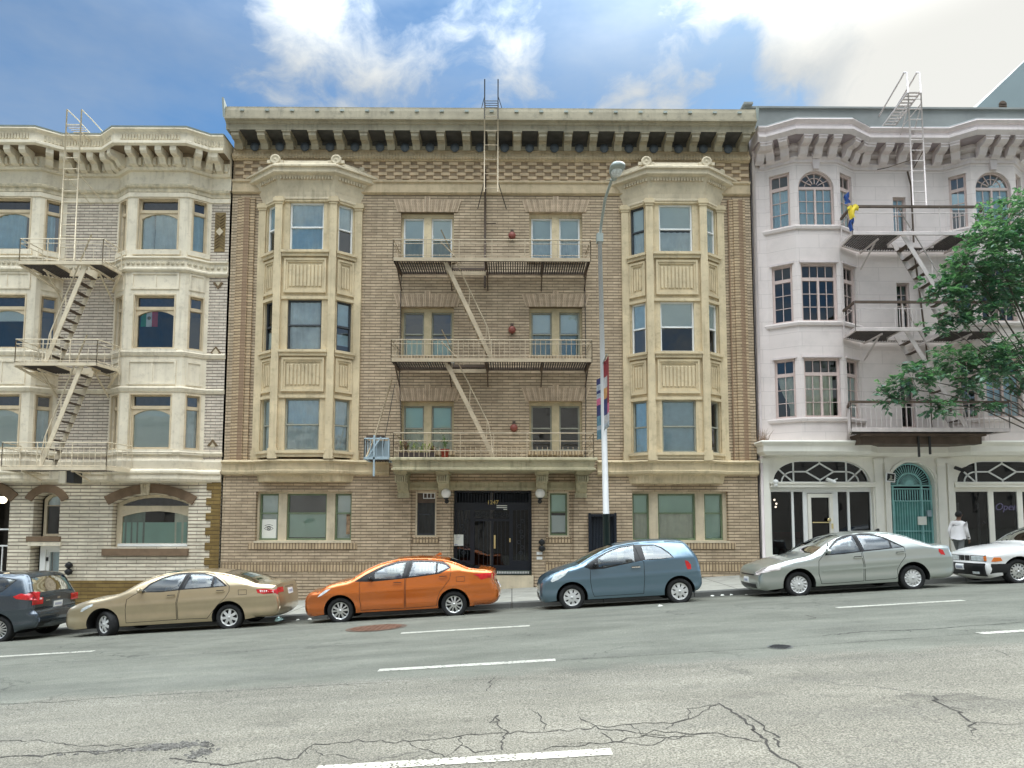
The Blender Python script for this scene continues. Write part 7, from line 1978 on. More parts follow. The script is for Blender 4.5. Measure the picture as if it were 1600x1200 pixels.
for k, (px, py) in enumerate(((697,771),(844,771))):
    c = P(px,py,-.30); t = thing('wall_lamp', ['white globe lamp on the brick pier left of the dark entrance', 'white globe lamp on the brick pier right of the dark entrance'][k], 'wall lamp', c, 'globe lamps beside the entrance')
    b = MB(); b.sphere(c, .155, 20, 14); b.build('globe', M['globe'], t)
    b = MB(); b.lathe((c.x,c.y,c.z-.20), (0,0,1), [(.03,0),(.07,.02),(.08,.06),(.06,.07)], 14); b.tube([(c.x,c.y,c.z-.19),(c.x,-.16,c.z-.28),(c.x,-.07,c.z-.24)], .018, 6); b.lathe((c.x,-.069,c.z-.24), (0,-1,0), [(.001,.03),(.06,.025),(.07,0)], 14); b.build('lamp_bracket', M['iron'], t)
def inlet(px, py, lab, yb=-.03):
    c = P(px,py,yb); t = thing('standpipe_inlet', lab, 'standpipe', c)
    for s_ in (.10,-.10):
        b = MB(); b.lathe((c.x,yb,c.z+s_), (0,-1,0), [(.05,0),(.05,.06),(.095,.07),(.095,.15),(.07,.18),(.001,.18)], 18)
        for i in range(4): a = math.pi/2*i; b.box(c.x+.095*math.cos(a)-.015,c.x+.095*math.cos(a)+.015,yb-.15,yb-.08,c.z+s_+.095*math.sin(a)-.015,c.z+s_+.095*math.sin(a)+.015)
        b.build('inlet_cap', M['black'], t)
inlet(846.5,852,'pair of round black hose inlets on the brick right of the entrance', -.08); inlet(111,888,'pair of round black hose inlets low on the cream brick wall', -.01)
for k, py in enumerate((864.5,872)):
    c = P(843,py,-.08); t = thing('wall_plaque', ['upper small white plaque beside the entrance', 'lower small white plaque beside the entrance'][k], 'plaque', c, 'plaques beside the entrance'); b = MB(); b.box(c.x-.09,c.x+.09,-.10,-.071,c.z-.045,c.z+.045); b.build('board', M['white'], t)
c = P(716.5,844,.30); t = thing('notice_sheet', 'white notice sheet with a black bar fixed on the left of the dark gate', 'notice', c); b = MB(); b.box(c.x-.155,c.x+.155,.28,.30,c.z-.18,c.z+.18); sh = b.build('sheet', M['paper'], t)
b = MB(); b.box(c.x-.13,c.x-.03,.272,.2795,c.z-.16,c.z-.125); [b.box(c.x-.08,c.x+.08-.03*i,.2755,.2795,c.z+.13-.05*i,c.z+.14-.05*i) for i in range(3)]; b.build('print', M['plateink'], sh)
# drawings in the ground floor window
c = P(420,826,.285); t = thing('poster', 'drawing of a single eye on white paper in the ground floor window', 'poster', c); b = MB(); b.box(c.x-.27,c.x+.24,.284,.289,c.z-.32,c.z+.30); sh = b.build('paper', M['paper'], t)
b = MB(); F_e = Fr((c.x,.283),(c.x+1,.283))
al = [(-.15+.30*i/16, .085*math.sin(math.pi*i/16)) for i in range(17)]+[(.15-.30*i/16, -.06*math.sin(math.pi*i/16)) for i in range(1,16)]
al2 = [(a*.9,d*.78) for a,d in al]
F_e.plate(b, [(a,c.z+d) for a,d in al], [[(a,c.z+d) for a,d in al2]], -.001, .0012)
circ = [(.062*math.cos(i*.5236),c.z+.01+.062*math.sin(i*.5236)) for i in range(12)]; F_e.plate(b, circ, [[(.042*math.cos(i*.5236),c.z+.01+.042*math.sin(i*.5236)) for i in range(12)]], -.001, .0014); F_e.plate(b, [(.022*math.cos(i*.5236),c.z+.01+.022*math.sin(i*.5236)) for i in range(12)], [], -.001, .0016)
br = [(-.13+.26*i/10,c.z+.10+.035*math.sin(math.pi*i/10)) for i in range(11)]+[(.13-.26*i/10,c.z+.085+.035*math.sin(math.pi*(10-i)/10)) for i in range(11)]
F_e.plate(b, br, [], -.001, .0012); b.build('drawing', M['black'], sh)
M['sepia'] = mat('brown print', (.30,.20,.12), var=.5, vs=9)
c = P(546,820,.285); t = thing('poster', 'brown toned picture leaning in the right pane of the ground floor window', 'poster', c); b = MB(); b.box(c.x-.10,c.x+.05,.283,.287,c.z-.30,c.z+.34); b.build('picture', M['sepia'], t)
# flag and paper in the left house window
M['flaggreen'] = mat('flag green', (.03,.28,.13)); M['flagred'] = mat('flag red', (.50,.04,.05)); M['flagwhite'] = mat('flag white', (.74,.76,.74)); M['flagbrown'] = mat('flag emblem', (.24,.18,.08), var=.4, vs=20)
c = P(233,498,-.22); t = thing('flag', 'green white and red flag with a small emblem hanging in the bay window', 'flag', c)
for k, m_ in enumerate(('flaggreen','flagwhite','flagred')):
    b = MB(); n = 4; x0 = c.x-.27+k*.18; q = []
    for i in range(n+1):
        x = x0+.18*i/n; q += [(x,-.215+.008*math.sin(x*22),c.z-.26),(x,-.215+.008*math.sin(x*22),c.z+.26)]
    b.mesh(q, [(2*i,2*i+2,2*i+3,2*i+1) for i in range(n)]); b.build('band', M[m_], t)
b = MB(); b.lathe((c.x,-.222,c.z+.02), (0,-1,0), [(.001,.003),(.055,.003),(.06,0)], 12); b.build('emblem', M['flagbrown'], t)
c = P(205,512,-.22); t = thing('paper_sheet', 'plain tan paper sheet stuck inside the bay window beside the flag', 'paper', c); b = MB(); b.box(c.x-.15,c.x+.15,-.22,-.215,c.z-.18,c.z+.18); b.build('sheet', M['curtain_c'], t)
# plants on the landings
M['pot_red'] = mat('red clay pot', (.34,.06,.04), var=.2); M['pot_dark'] = mat('dark planter', (.05,.035,.03)); M['pot_white'] = mat('white pot', (.7,.68,.62))
M['leaf_a'] = mat('potted plant leaf', (.12,.20,.06), var=.4, vs=9); M['leaf_b'] = mat('yellow green leaf', (.26,.33,.07), var=.3, vs=9); M['leaf_dry'] = mat('dry brown stalk', (.22,.13,.07), var=.3, vs=9)
def plant(px, py, Y, pot, mt, kind, lab, h=.35, pr=.09, ph=.16, zz=None):
    c = P(px,py,Y); z = c.z if zz is None else zz; t = thing('potted_plant', lab, 'potted plant', (c.x,Y,z), 'plants on the fire escape landings')
    b = MB()
    if kind == 'trough': b.box(c.x-.55,c.x+.55,Y-.09,Y+.09,z,z+ph)
    else: b.lathe((c.x,Y,z), (0,0,1), [(.001,0),(pr*.75,0),(pr,ph),(pr*1.1,ph),(pr*1.1,ph-.02),(pr*.9,ph-.025),(.001,ph-.03)], 14)
    b.build('pot', M[pot], t)
    b = MB(); n = 26 if kind == 'trough' else 16
    for i in range(n):
        x0 = c.x+(random.uniform(-.5,.5) if kind == 'trough' else random.uniform(-.03,.03)); a = random.uniform(0,6.28); sp = random.uniform(.03,.16 if kind != 'trough' else .12); hh = h*random.uniform(.5,1)
        tip = Vector((x0+sp*math.cos(a),Y+sp*math.sin(a),z+ph+hh)); b.tube([(x0,Y,z+ph-.03),(x0+(tip.x-x0)*.4,Y+(tip.y-Y)*.4,z+ph+hh*.6),tip], .005, 4)
        for j in range(3):
            p = Vector((x0,Y,z+ph)).lerp(tip,.5+.25*j); d = Vector((random.gauss(0,1),random.gauss(0,1),random.gauss(0,.6))).normalized()*.075; w_ = d.cross(Vector((0,0,1))).normalized()*.028
            b.mesh([p,p+d*.5+w_,p+d,p+d*.5-w_],[(0,1,2,3)])
    b.build('leaves', M[mt], t)
zc_ = zb_
plant(695,712,-.80,'pot_red','leaf_a','pot','leafy plant in a red pot on the canopy landing',.42,.13,.26,zb_)
plant(652,712,-.80,'pot_dark','leaf_b','trough','yellow green plants in a long dark trough on the canopy landing',.34,.1,.16,zb_)
plant(634,712,-.80,'pot_dark','leaf_dry','pot','dry brown stalks in a dark pot on the canopy landing',.42,.09,.16,zb_)
plant(676,712,-.80,'pot_red','leaf_dry','pot','withered plant in a small clay pot on the canopy landing',.26,.08,.13,zb_)
plant(671,560,-.45,'pot_white','leaf_a','pot','small plant in a white pot before the middle floor windows, left one',.10,.06,.11,lv[1][0]+.03)
plant(707,560,-.35,'pot_white','leaf_a','pot','small plant in a white pot before the middle floor windows, right one beside the stair',.10,.06,.11,lv[1][0]+.03)
# laundry on the right house
def cloth(name, lab, mt, px, py, w_, h_, Y, seed):
    random.seed(seed); c = P(px,py,Y); t = thing(name, lab, 'laundry', c); b = MB(); nx, nz = 8, 8; q = []
    for j in range(nz+1):
        for i in range(nx+1):
            u = i/nx-.5; v = j/nz
            sl = .16*max(0,abs(u)*2-.5) if v < .35 else 0
            wd = w_*(1.0 if v < .3 else .72)
            q.append((c.x+u*wd+.03*math.sin(v*6+seed), Y+.05*math.sin(u*9+v*3+seed), c.z-v*h_-sl+.03*math.sin(u*7)))
    b.mesh(q, [(j*(nx+1)+i,j*(nx+1)+i+1,(j+1)*(nx+1)+i+1,(j+1)*(nx+1)+i) for j in range(nz) for i in range(nx)], 0, True); b.build('fabric', mt, t)
M['yellowc'] = mat('yellow cotton', (.72,.56,.05), var=.15, vs=6); M['bluec'] = mat('blue cotton', (.04,.10,.32), var=.2, vs=6)
cloth('shirt', 'yellow shirt hung on the end of the upper fire escape rail', M['yellowc'], 1331, 320, .34, .42, -1.42, 1)
cloth('blue_cloth', 'dark blue cloth hanging below the yellow shirt', M['bluec'], 1329, 342, .17, .36, -1.36, 2)
cloth('blue_towel', 'blue towel hanging in the window above the yellow shirt', M['bluec'], 1323, 302, .2, .34, -.50, 3)
# tuft of weeds on the shop cornice
random.seed(11); c = P(1189,693,-.2); t = thing('weed_tuft', 'dry tuft of grass growing on the corner of the shop cornice', 'weeds', c); b = MB()
for i in range(46):
    a = random.uniform(-.5,.5); x = c.x+random.uniform(-.12,.2); h_ = random.uniform(.15,.5); b.tube([(x,-.2+random.uniform(-.1,.1),c.z-.02),(x+a*h_*.5,-.22,c.z+h_*.7),(x+a*h_,-.25,c.z+h_)], .007, 3, r1=.002)
b.build('blades', M['leaf_dry'], t)
# sign, cameras, neon on the shops
c = P(1391,746,-.25); t = thing('hanging_sign', 'small tilted white sign with a dark panel on the pilaster left of the teal gate', 'sign', c)
b = MB(); R3 = Matrix.Rotation(R_(7), 3, 'Y')
def tb(b, x0,x1,y0,y1,z0,z1,m=0): p = [Vector(c)+R3 @ Vector((x,y,z)) for z in (z0,z1) for (x,y) in ((x0,y0),(x1,y0),(x1,y1),(x0,y1))]; b.mesh(p, [(0,3,2,1),(4,5,6,7),(0,1,5,4),(1,2,6,5),(2,3,7,6),(3,0,4,7)], m)
tb(b,-.145,.145,-.03,.0,-.145,.145); bd = b.build('board', M['white'], t)
b = MB(); tb(b,-.115,.115,-.036,-.0305,-.115,.115); b.build('panel', M['black'], bd)
b = MB(); p = [Vector(c)+R3 @ Vector((x,-.038,z)) for x,z in ((-.08,-.10),(.05,-.10),(.03,-.02),(.04,.03),(.0,.08),(-.03,.05),(-.02,-.01))]; b.mesh(p, [tuple(range(7))]); tb(b,.04,.10,-.0385,-.0365,-.09,-.05); b.build('emblem', M['greyframe'], bd)
b = MB(); b.bar((c.x,-.22,c.z+.05),(c.x,-.06,c.z+.05),.03,.03); b.build('bracket', M['iron'], t)
for k, (px, py, lab) in enumerate(((1298,751,'white security camera on the bar over the shop door'),(1498,733,'black security camera at the corner of the right shop lunette'))):
    c = P(px,py,-.16); t = thing('security_camera', lab, 'security camera', c); mt_ = M['white'] if k == 0 else M['black']
    b = MB(); b.tube([(c.x-.16,c.y-.05,c.z+.05),(c.x+.10,c.y-.10,c.z-.06)], .055, 10); b.build('camera_body', mt_, t)
    b = MB(); b.tube([(c.x-.05,c.y,c.z+.02),(c.x-.03,-.05,c.z+.05)], .02, 6); b.tube([(c.x+.05,c.y-.02,c.z),(c.x+.2,c.y-.04,c.z+.06)], .02, 6); b.build('camera_arm', mt_, t)
c = P(1212,753,-.16); t = thing('flood_lamp', 'small white globe lamp at the left end of the shop transom', 'lamp', c); b = MB(); b.sphere(c,.085,14,10); b.build('globe', M['white'], t); b = MB(); b.lathe((c.x,c.y,c.z-.06),(0,0,-1),[(.05,0),(.06,.03),(.05,.09),(.001,.10)],12); b.tube([c,(c.x,-.03,c.z)],.02,6); b.build('lamp_bracket', M['white'], t)
def text_mesh(body, size, mt, loc, name, parent, shear=0.0, ext=.004, rotz=0):
    cu2 = bpy.data.curves.new(name, 'FONT'); cu2.body = body; cu2.size = size; cu2.extrude = ext; cu2.align_x = 'CENTER'; cu2.shear = shear
    tmp = bpy.data.objects.new(name+'_tmp', cu2); COL.objects.link(tmp); dg = bpy.context.evaluated_depsgraph_get(); me = bpy.data.meshes.new_from_object(tmp.evaluated_get(dg)); bpy.data.objects.remove(tmp)
    me.transform(Matrix.Translation(Vector(loc)-ORG[parent.name]) @ Matrix.Rotation(rotz,4,'Z') @ Matrix.Rotation(math.pi/2,4,'X')); me.materials.clear(); me.materials.append(mt); me.name = name
    o = bpy.data.objects.new(name, me); COL.objects.link(o); o.parent = parent; ORG[o.name] = ORG[parent.name]; return o
m_, n_, o_ = newmat('dim violet neon'); e_ = N(n_, 'ShaderNodeEmission', inp={'Color': (.45,.42,.75,1), 'Strength': .13}); n_.links.new(e_.outputs[0], o_.inputs[0]); M['neon'] = m_
c = P(1572,797,.12); t = thing('neon_sign', 'dim violet script sign behind the dark right shop window', 'neon sign', c)
text_mesh('Open', .32, M['neon'], c, 'letters', t, .25, .01)
b = MB(); b.box(c.x-.42,c.x+.42,.15,.16,c.z-.03,c.z); b.build('rail', M['black'], t)
# street lamp with two banners
Yp = -2.9
pb = P(949,845,Yp); xb_ = pb.x; zgr = walk_z(xb_,Yp); pt_ = P(937,366,Yp); zs_ = Zp(948,803,Yp)
M['polewhite'] = mat('pale grey lamp pole paint', (.46,.46,.445), var=.08, vs=2, rough=.5, streak=.3, streakcol=(.3,.29,.27)); M['polegreen'] = mat('dark green pole base paint', (.022,.04,.036), var=.15, rough=.45)
lp = thing('street_lamp', 'tall pale street lamp with a dark base behind the blue hatchback', 'street lamp', (xb_,Yp,zgr))
f_ = (zs_-zgr)/(pt_.z-zgr); mid = Vector((xb_,Yp,zgr)).lerp(pt_, f_)
b = MB(); b.tube([(xb_,Yp,zgr),mid], .105, 16, r1=.095); b.lathe((xb_,Yp,zgr), (0,0,1), [(.22,0),(.22,.05),(.17,.22),(.13,.30),(.10,.34)], 16); b.build('pole_base', M['polegreen'], lp)
b = MB(); b.tube([mid,pt_], .088, 16, r1=.056); b.lathe(pt_, (0,0,1), [(.056,0),(.045,.04),(.001,.05)], 12); b.build('pole', M['polewhite'], lp)
ph = P(962,272,-5.2)
b = MB(); a0_ = pt_+Vector((0,0,-.12)); b.tube([a0_+Vector((0,.02,0)),a0_+Vector((.03,-.12,.35)),a0_.lerp(ph,.45)+Vector((-.03,0,.35)),a0_.lerp(ph,.8)+Vector((-.01,0,.22)),ph+Vector((0,.25,.02))], .038, 8); b.obox(a0_,(.09,0,0),(0,.09,0),(0,0,.12)); b.build('arm', M['tin'], lp)
b = MB(); q = []; nS = 14
for (dy, wx, hz, dz) in ((.32,.05,.05,.02),(.2,.09,.08,.03),(0,.16,.12,.03),(-.25,.19,.13,.02),(-.42,.17,.10,0),(-.5,.08,.05,-.02)):
    for j in range(nS): a = 2*math.pi*j/nS; q.append((ph.x+wx*math.cos(a), ph.y+dy, ph.z+dz+hz*(math.sin(a) if math.sin(a) > 0 else .55*math.sin(a))))
b.mesh(q, [(i*nS+j,i*nS+(j+1)%nS,(i+1)*nS+(j+1)%nS,(i+1)*nS+j) for i in range(5) for j in range(nS)]+[tuple(range(nS)),tuple(range(5*nS,6*nS))], 0, True); hd = b.build('lamp_head', M['tin'], lp)
b = MB(); b.sphere((ph.x,ph.y-.15,ph.z-.04), .14, 16, 8, 0, (1,1.5,.6)); b.build('lens', M['clearlamp'], hd)
for z, s_ in ((Zp(944,568,Yp),-1),(Zp(944,672,Yp),-1),(Zp(944,586,Yp),1),(Zp(944,682,Yp),1)):
    xq = xb_+(pt_.x-xb_)*(z-zgr)/(pt_.z-zgr); b = MB(); b.tube([(xq,Yp,z),(xq,Yp+s_*.85,z+.03)], .016, 6); b.build('banner_arm', M['tin'], lp)
def banner(lab, s_, py0, py1, bands, slope):
    z1, z0 = Zp(944,py0,Yp), Zp(944,py1,Yp); zm = (z0+z1)/2; xq = xb_+(pt_.x-xb_)*(zm-zgr)/(pt_.z-zgr); t = thing('street_banner', lab, 'banner', (xq,Yp+s_*.48,zm))
    h = z1-z0; n = 6
    for (f0, f1, u0, u1, m_) in bands:
        b = MB(); q = []
        for side in (-.006,.006):
            for i in range(n+1):
                u = u0+(u1-u0)*i/n; y = Yp+s_*(.12+.56*u); x = xq+.05*u*slope+.025*math.sin(u*5)+side
                q += [(x,y,z1-h*f0),(x,y,z1-h*f1)]
        m2 = 2*(n+1); b.mesh(q, [(2*i,2*i+2,2*i+3,2*i+1) for i in range(n)]+[(m2+2*i,m2+2*i+1,m2+2*i+3,m2+2*i+2) for i in range(n)]+[(0,m2,m2+1,1),(2*n,2*n+1,m2+2*n+1,m2+2*n)]); b.build('cloth_panel', m_, t)
bc = lambda n_, c_: mat(n_, c_, var=.3, vs=7)
bR, bW, bN, bO, bG, bT, bP = bc('banner red',(.22,.025,.03)), bc('banner white',(.42,.41,.40)), bc('banner navy',(.03,.035,.11)), bc('banner orange tan',(.45,.24,.09)), bc('banner grey',(.30,.33,.36)), bc('banner teal',(.10,.20,.25)), bc('banner pink',(.50,.12,.20))
banner('red white and navy banner on the street side of the lamp pole', -1, 567, 672, [(0,.24,0,1,bR),(.24,.40,0,.7,bW),(.24,.40,.7,1,bR),(.40,.56,0,.6,bO),(.40,.56,.6,1,bR),(.56,.80,0,.5,bN),(.56,.66,.5,1,bR),(.66,.80,.5,1,bP),(.80,.92,0,1,bW),(.92,1,0,1,bG)], 1.5)
banner('grey blue banner with a red band on the house side of the lamp pole', 1, 585, 682, [(0,.10,0,1,bN),(.10,.20,0,1,bG),(.20,.25,0,1,bN),(.25,.33,0,1,bG),(.33,.44,0,1,bP),(.44,.62,0,.5,bG),(.44,.62,.5,1,bN),(.62,.78,0,1,bT),(.78,.85,0,1,bG),(.85,1,0,1,bT)], -1.5)
# litter in the gutter
M['bagteal'] = mat('pale teal plastic bag', (.40,.58,.55), var=.15, vs=8, rough=.4)
def scrap(px, py, s_, mt, lab, nm='paper_scrap', group='litter along the gutter', cat='litter'):
    p = G(px,py); y = min(p.y, KERB_Y-.05); t = thing(nm, lab, cat, (p.x,y,road_z(p.x,y)), group); b = MB(); n = 8; z = road_z(p.x,y)
    ring = [(p.x+s_*random.uniform(.6,1.2)*math.cos(6.28*i/n), y+s_*.8*random.uniform(.6,1.2)*math.sin(6.28*i/n), road_z(p.x+s_*math.cos(6.28*i/n),y)+.006+random.uniform(0,s_*.25)) for i in range(n)]
    top = [(p.x+s_*.45*math.cos(6.28*i/n+.3), y+s_*.4*math.sin(6.28*i/n+.3), z+s_*random.uniform(.35,.8)) for i in range(n)]; c_ = (p.x,y,z+s_*.45)
    b.mesh(ring+top+[c_], [(i,(i+1)%n,n+(i+1)%n,n+i) for i in range(n)]+[(n+i,n+(i+1)%n,2*n) for i in range(n)]); b.build('crumple', mt, t)
scrap(447,967,.17,M['bagteal'],'crumpled pale teal plastic bag in the gutter behind the beige sedan','plastic_bag')
for k, (px, py, s_, lab) in enumerate(((474,966,.05,'white paper scrap in the gutter beside the plastic bag'),(490,966,.06,'white paper scrap in the gutter just before the orange sedan'),(1113,932,.05,'paper scrap in the gutter behind the blue hatchback, left one'),(1128,931,.06,'paper scrap in the gutter behind the blue hatchback, middle one'),(1141,930,.05,'paper scrap in the gutter behind the blue hatchback, right one'),(1031,948,.06,'white paper scrap on the road below the blue hatchback'),(1166,930,.04,'small scrap in the gutter by the silver green bumper'))):
    scrap(px,py,s_,M['paper'],lab)
# grey gabled building far behind on the right
gb = thing('apartment_building', 'plain blue grey building with a sloping roof edge far behind the lavender house', 'building', (P(1700,300,30).x,30,0))
M['bluegrey'] = mat('blue grey cladding', (.22,.27,.28), var=.05, vs=.3)
b = MB(); A_, B_, C_ = P(1500,192,30), P(1640,58,30), P(1930,60,30); D_ = P(2060,192,30)
prof = [(A_.x,A_.z),(B_.x,B_.z),(C_.x,C_.z),(D_.x,D_.z)]; zb0 = -5
pf = [(A_.x,zb0)]+prof+[(D_.x,zb0)]; n = len(pf); q = [(x,30,z) for x,z in pf]+[(x,48,z) for x,z in pf]
b.mesh(q, [tuple(range(n)),tuple(range(2*n-1,n-1,-1))]+[(i,n+i,n+(i+1)%n,(i+1)%n) for i in range(n)]); b.build('wall', M['bluegrey'], gb)
b = MB(); c = P(1568,166,29.9); F5 = Fr((c.x-1,29.98),(c.x+1,29.98)); F5.plate(b, archtop(1-.30,1+.30,c.z-.5,c.z+.1,c.z+.5), [], -.02, .05)
for i in range(4): F5.box(b, .74, 1.26, c.z-.4+i*.2, c.z-.34+i*.2, .05, .1)
b.build('vent', M['iron_rust'], gb)
# ================================================================== street tree at the right edge
random.seed(5)
xT = Xp(1690,880,-2.7); zT = walk_z(xT,-2.7)
tr = thing('street_tree', 'leafy green street tree reaching over the right fire escape', 'tree', (xT,-2.7,zT))
def bark():
    m, nt, out = newmat('bark'); b = principled(nt, out, Roughness=.95); tc = N(nt, 'ShaderNodeTexCoord').outputs['Object']
    n_ = noise(nt, mapping(nt, tc, (9,9,2)), 1.0, 6, .7); c = mixc(nt, mrange(nt, n_, .35, .65, 0, 1), (.045,.037,.03), (.15,.125,.10)); nt.links.new(c, b.inputs['Base Color']); nt.links.new(bumpn(nt, n_, .8, .03), b.inputs['Normal']); return m
def leafmat(name, c1, c2):
    m, nt, out = newmat(name); tc = N(nt, 'ShaderNodeTexCoord').outputs['Object']
    a = noise(nt, tc, 1.3, 3); b_ = noise(nt, tc, 14, 2)
    c = mixc(nt, mrange(nt, a, .35, .65, 0, 1), c1, c2); s = N(nt, 'ShaderNodeVectorMath', operation='SCALE'); nt.links.new(c, s.inputs[0]); nt.links.new(mrange(nt, b_, .25, .75, .45, 1.7), s.inputs['Scale'])
    d = principled(nt, out, Roughness=.34, Specular_IOR_Level=.7); nt.links.new(s.outputs[0], d.inputs['Base Color'])
    t = N(nt, 'ShaderNodeBsdfTranslucent'); sc2 = mixc(nt, 1.0, s.outputs[0], (1.3,1.5,.6), 'MULTIPLY'); nt.links.new(sc2, t.inputs[0])
    mx = N(nt, 'ShaderNodeMixShader'); mx.inputs[0].default_value = .42; nt.links.new(d.outputs[0], mx.inputs[1]); nt.links.new(t.outputs[0], mx.inputs[2]); nt.links.new(mx.outputs[0], out.inputs[0]); return m
M['bark'] = bark(); M['leaf'] = leafmat('tree leaf', (.040,.110,.078), (.12,.215,.155))
b = MB()
fork = Vector((xT-.2,-2.8,zT+3.2)); b.tube([(xT,-2.7,zT-.1),(xT+.03,-2.7,zT+1.2),(xT-.08,-2.75,zT+2.2),fork], .19, 12, r1=.13)
b.lathe((xT,-2.7,zT-.05),(0,0,1),[(.30,0),(.24,.12),(.19,.35)],12); b.build('trunk', M['bark'], tr)
# clusters: photo position, depth, radii in metres
CL = [(1575,345,-3.0,.75,.55),(1545,385,-3.2,.80,.50),(1590,400,-2.6,.8,.6),(1520,420,-3.4,.65,.45),(1560,440,-3.2,.75,.42),(1500,447,-3.5,.42,.30),(1478,462,-3.6,.36,.26),(1596,455,-2.8,.6,.45),(1530,470,-3.3,.5,.28),(1460,440,-3.6,.25,.2),
      (1490,490,-3.6,.34,.22),(1465,505,-3.7,.22,.20),(1530,497,-3.4,.40,.18),(1580,545,-3.2,.65,.34),(1535,552,-3.5,.60,.30),(1490,562,-3.7,.50,.28),(1450,578,-3.9,.40,.28),(1425,590,-4.0,.36,.26),(1402,606,-4.1,.27,.26),(1388,622,-4.1,.15,.18),
      (1560,575,-3.5,.6,.30),(1600,590,-3.0,.4,.35),(1515,590,-3.7,.34,.25),(1510,606,-3.7,.20,.22),(1460,632,-4.0,.24,.14),(1478,640,-4.0,.2,.12),(1540,628,-3.6,.20,.14),
      (1660,380,-2.6,1.2,.9),(1680,480,-2.4,1.2,.9),(1740,420,-2.4,1.3,1.0),(1620,320,-2.4,.8,.6)]
limb = MB(); leaves = MB()
def limbto(c, r0):
    mid = fork.lerp(c, .5)+Vector((0,0,.45)); pts = [fork+Vector((random.uniform(-.05,.05),0,-.1)), fork.lerp(mid,.5)+Vector((random.gauss(0,.08),random.gauss(0,.08),.05)), mid, mid.lerp(c,.6)+Vector((random.gauss(0,.06),random.gauss(0,.06),.05)), c]
    limb.tube(pts, r0, 6, r1=.008)
for k, (px, py, Y, rx, rz) in enumerate(CL):
    c = P(px,py,Y); limbto(c, .038 if rx > .5 else .020)
    vol = rx*rx*rz; nl = int(2100*max(.06,(rx*rz)**.9)*(1 if px < 1620 else .35))
    for s_ in range(max(3, int(nl/9))):
        # a spray: a twig with leaves along it
        a = random.uniform(0,6.283); rad = random.random()**.45; zz_ = random.uniform(-1,1)
        q = c+Vector((rx*rad*math.cos(a)*math.sqrt(max(0,1-zz_*zz_*.7)), rx*.8*rad*math.sin(a), rz*zz_*rad**.3))
        d = (q-c); d = (d.normalized() if d.length > .01 else Vector((1,0,0)))+Vector((random.gauss(0,.5),random.gauss(0,.5),random.gauss(-.25,.4))); d.normalize(); L = random.uniform(.16,.34)
        if random.random() < .4: limb.tube([c.lerp(q,.35), q, q+d*L], .006, 3, r1=.002)
        nn = random.randint(7,12)
        for i in range(nn):
            p = q+d*(L*i/nn); s = d.cross(Vector((0,0,1))); s = s.normalized() if s.length > .01 else Vector((1,0,0))
            dir_ = (s*(1 if i % 2 else -1)+d*.55+Vector((random.gauss(0,.25),random.gauss(0,.25),random.gauss(-.2,.3)))).normalized()
            ln = random.choice((.08,.11,.14,.17,.21))*random.uniform(.85,1.15); wv = dir_.cross(Vector((random.gauss(0,.4),random.gauss(0,.4),1))).normalized()*ln*.27; up_ = wv.cross(dir_).normalized()*ln*.07
            leaves.mesh([p, p+dir_*ln*.45+wv+up_, p+dir_*ln, p+dir_*ln*.45-wv+up_], [(0,1,2),(0,2,3)])
limb.build('branches', M['bark'], tr); leaves.build('crown', M['leaf'], tr)
# ================================================================== the pedestrian
M['shirt'] = mat('white shirt cotton', (.78,.75,.74), var=.05, vs=4); M['trouser'] = mat('grey trousers', (.16,.165,.16), var=.15, vs=8); M['skin'] = mat('brown skin', (.16,.085,.055), var=.06); M['hair'] = mat('black hair', (.012,.011,.011), var=.3, vs=20); M['shoe'] = mat('dark shoe', (.02,.02,.02))
YPn = -1.7
ptop = P(1495.5,799.5,YPn); zp0 = walk_z(ptop.x,YPn); Hh = ptop.z-zp0; S = Hh/1.75
pe = thing('person', 'person in a loose white shirt and grey trousers walking away on the pavement', 'person', (ptop.x,YPn,zp0))
# walking towards +x and a little away; local axes: f forward, l to the person's left
fd = Vector((.86,.5,0)).normalized(); lf = Vector((-fd.y,fd.x,0))
def J(f, l, z): return Vector((ptop.x,YPn,zp0))+fd*(f*S)+lf*(l*S)+Vector((0,0,z*S))
def figure(name, joints, edges, rad, mats, fmat, sub=2, root=0):
    me = bpy.data.meshes.new(name); o0 = ORG[pe.name]
    me.from_pydata([tuple(j-o0) for j in joints], edges, []); o = bpy.data.objects.new(name, me); COL.objects.link(o)
    sk = o.modifiers.new('skin','SKIN'); sk.use_smooth_shade = True
    for i, r in enumerate(rad): me.skin_vertices[0].data[i].radius = (r[0]*S, r[1]*S) if isinstance(r, tuple) else (r*S, r*S)
    me.skin_vertices[0].data[root].use_root = True
    ss = o.modifiers.new('sub','SUBSURF'); ss.levels = sub; ss.render_levels = sub
    dg = bpy.context.evaluated_depsgraph_get(); m2 = bpy.data.meshes.new_from_object(o.evaluated_get(dg)); bpy.data.objects.remove(o)
    m2.materials.clear()
    for m_ in mats: m2.materials.append(m_)
    for p in m2.polygons: p.use_smooth = True; p.material_index = fmat(Vector(p.center))
    m2.name = name; o = bpy.data.objects.new(name, m2); COL.objects.link(o); o.parent = pe; ORG[o.name] = o0; return o
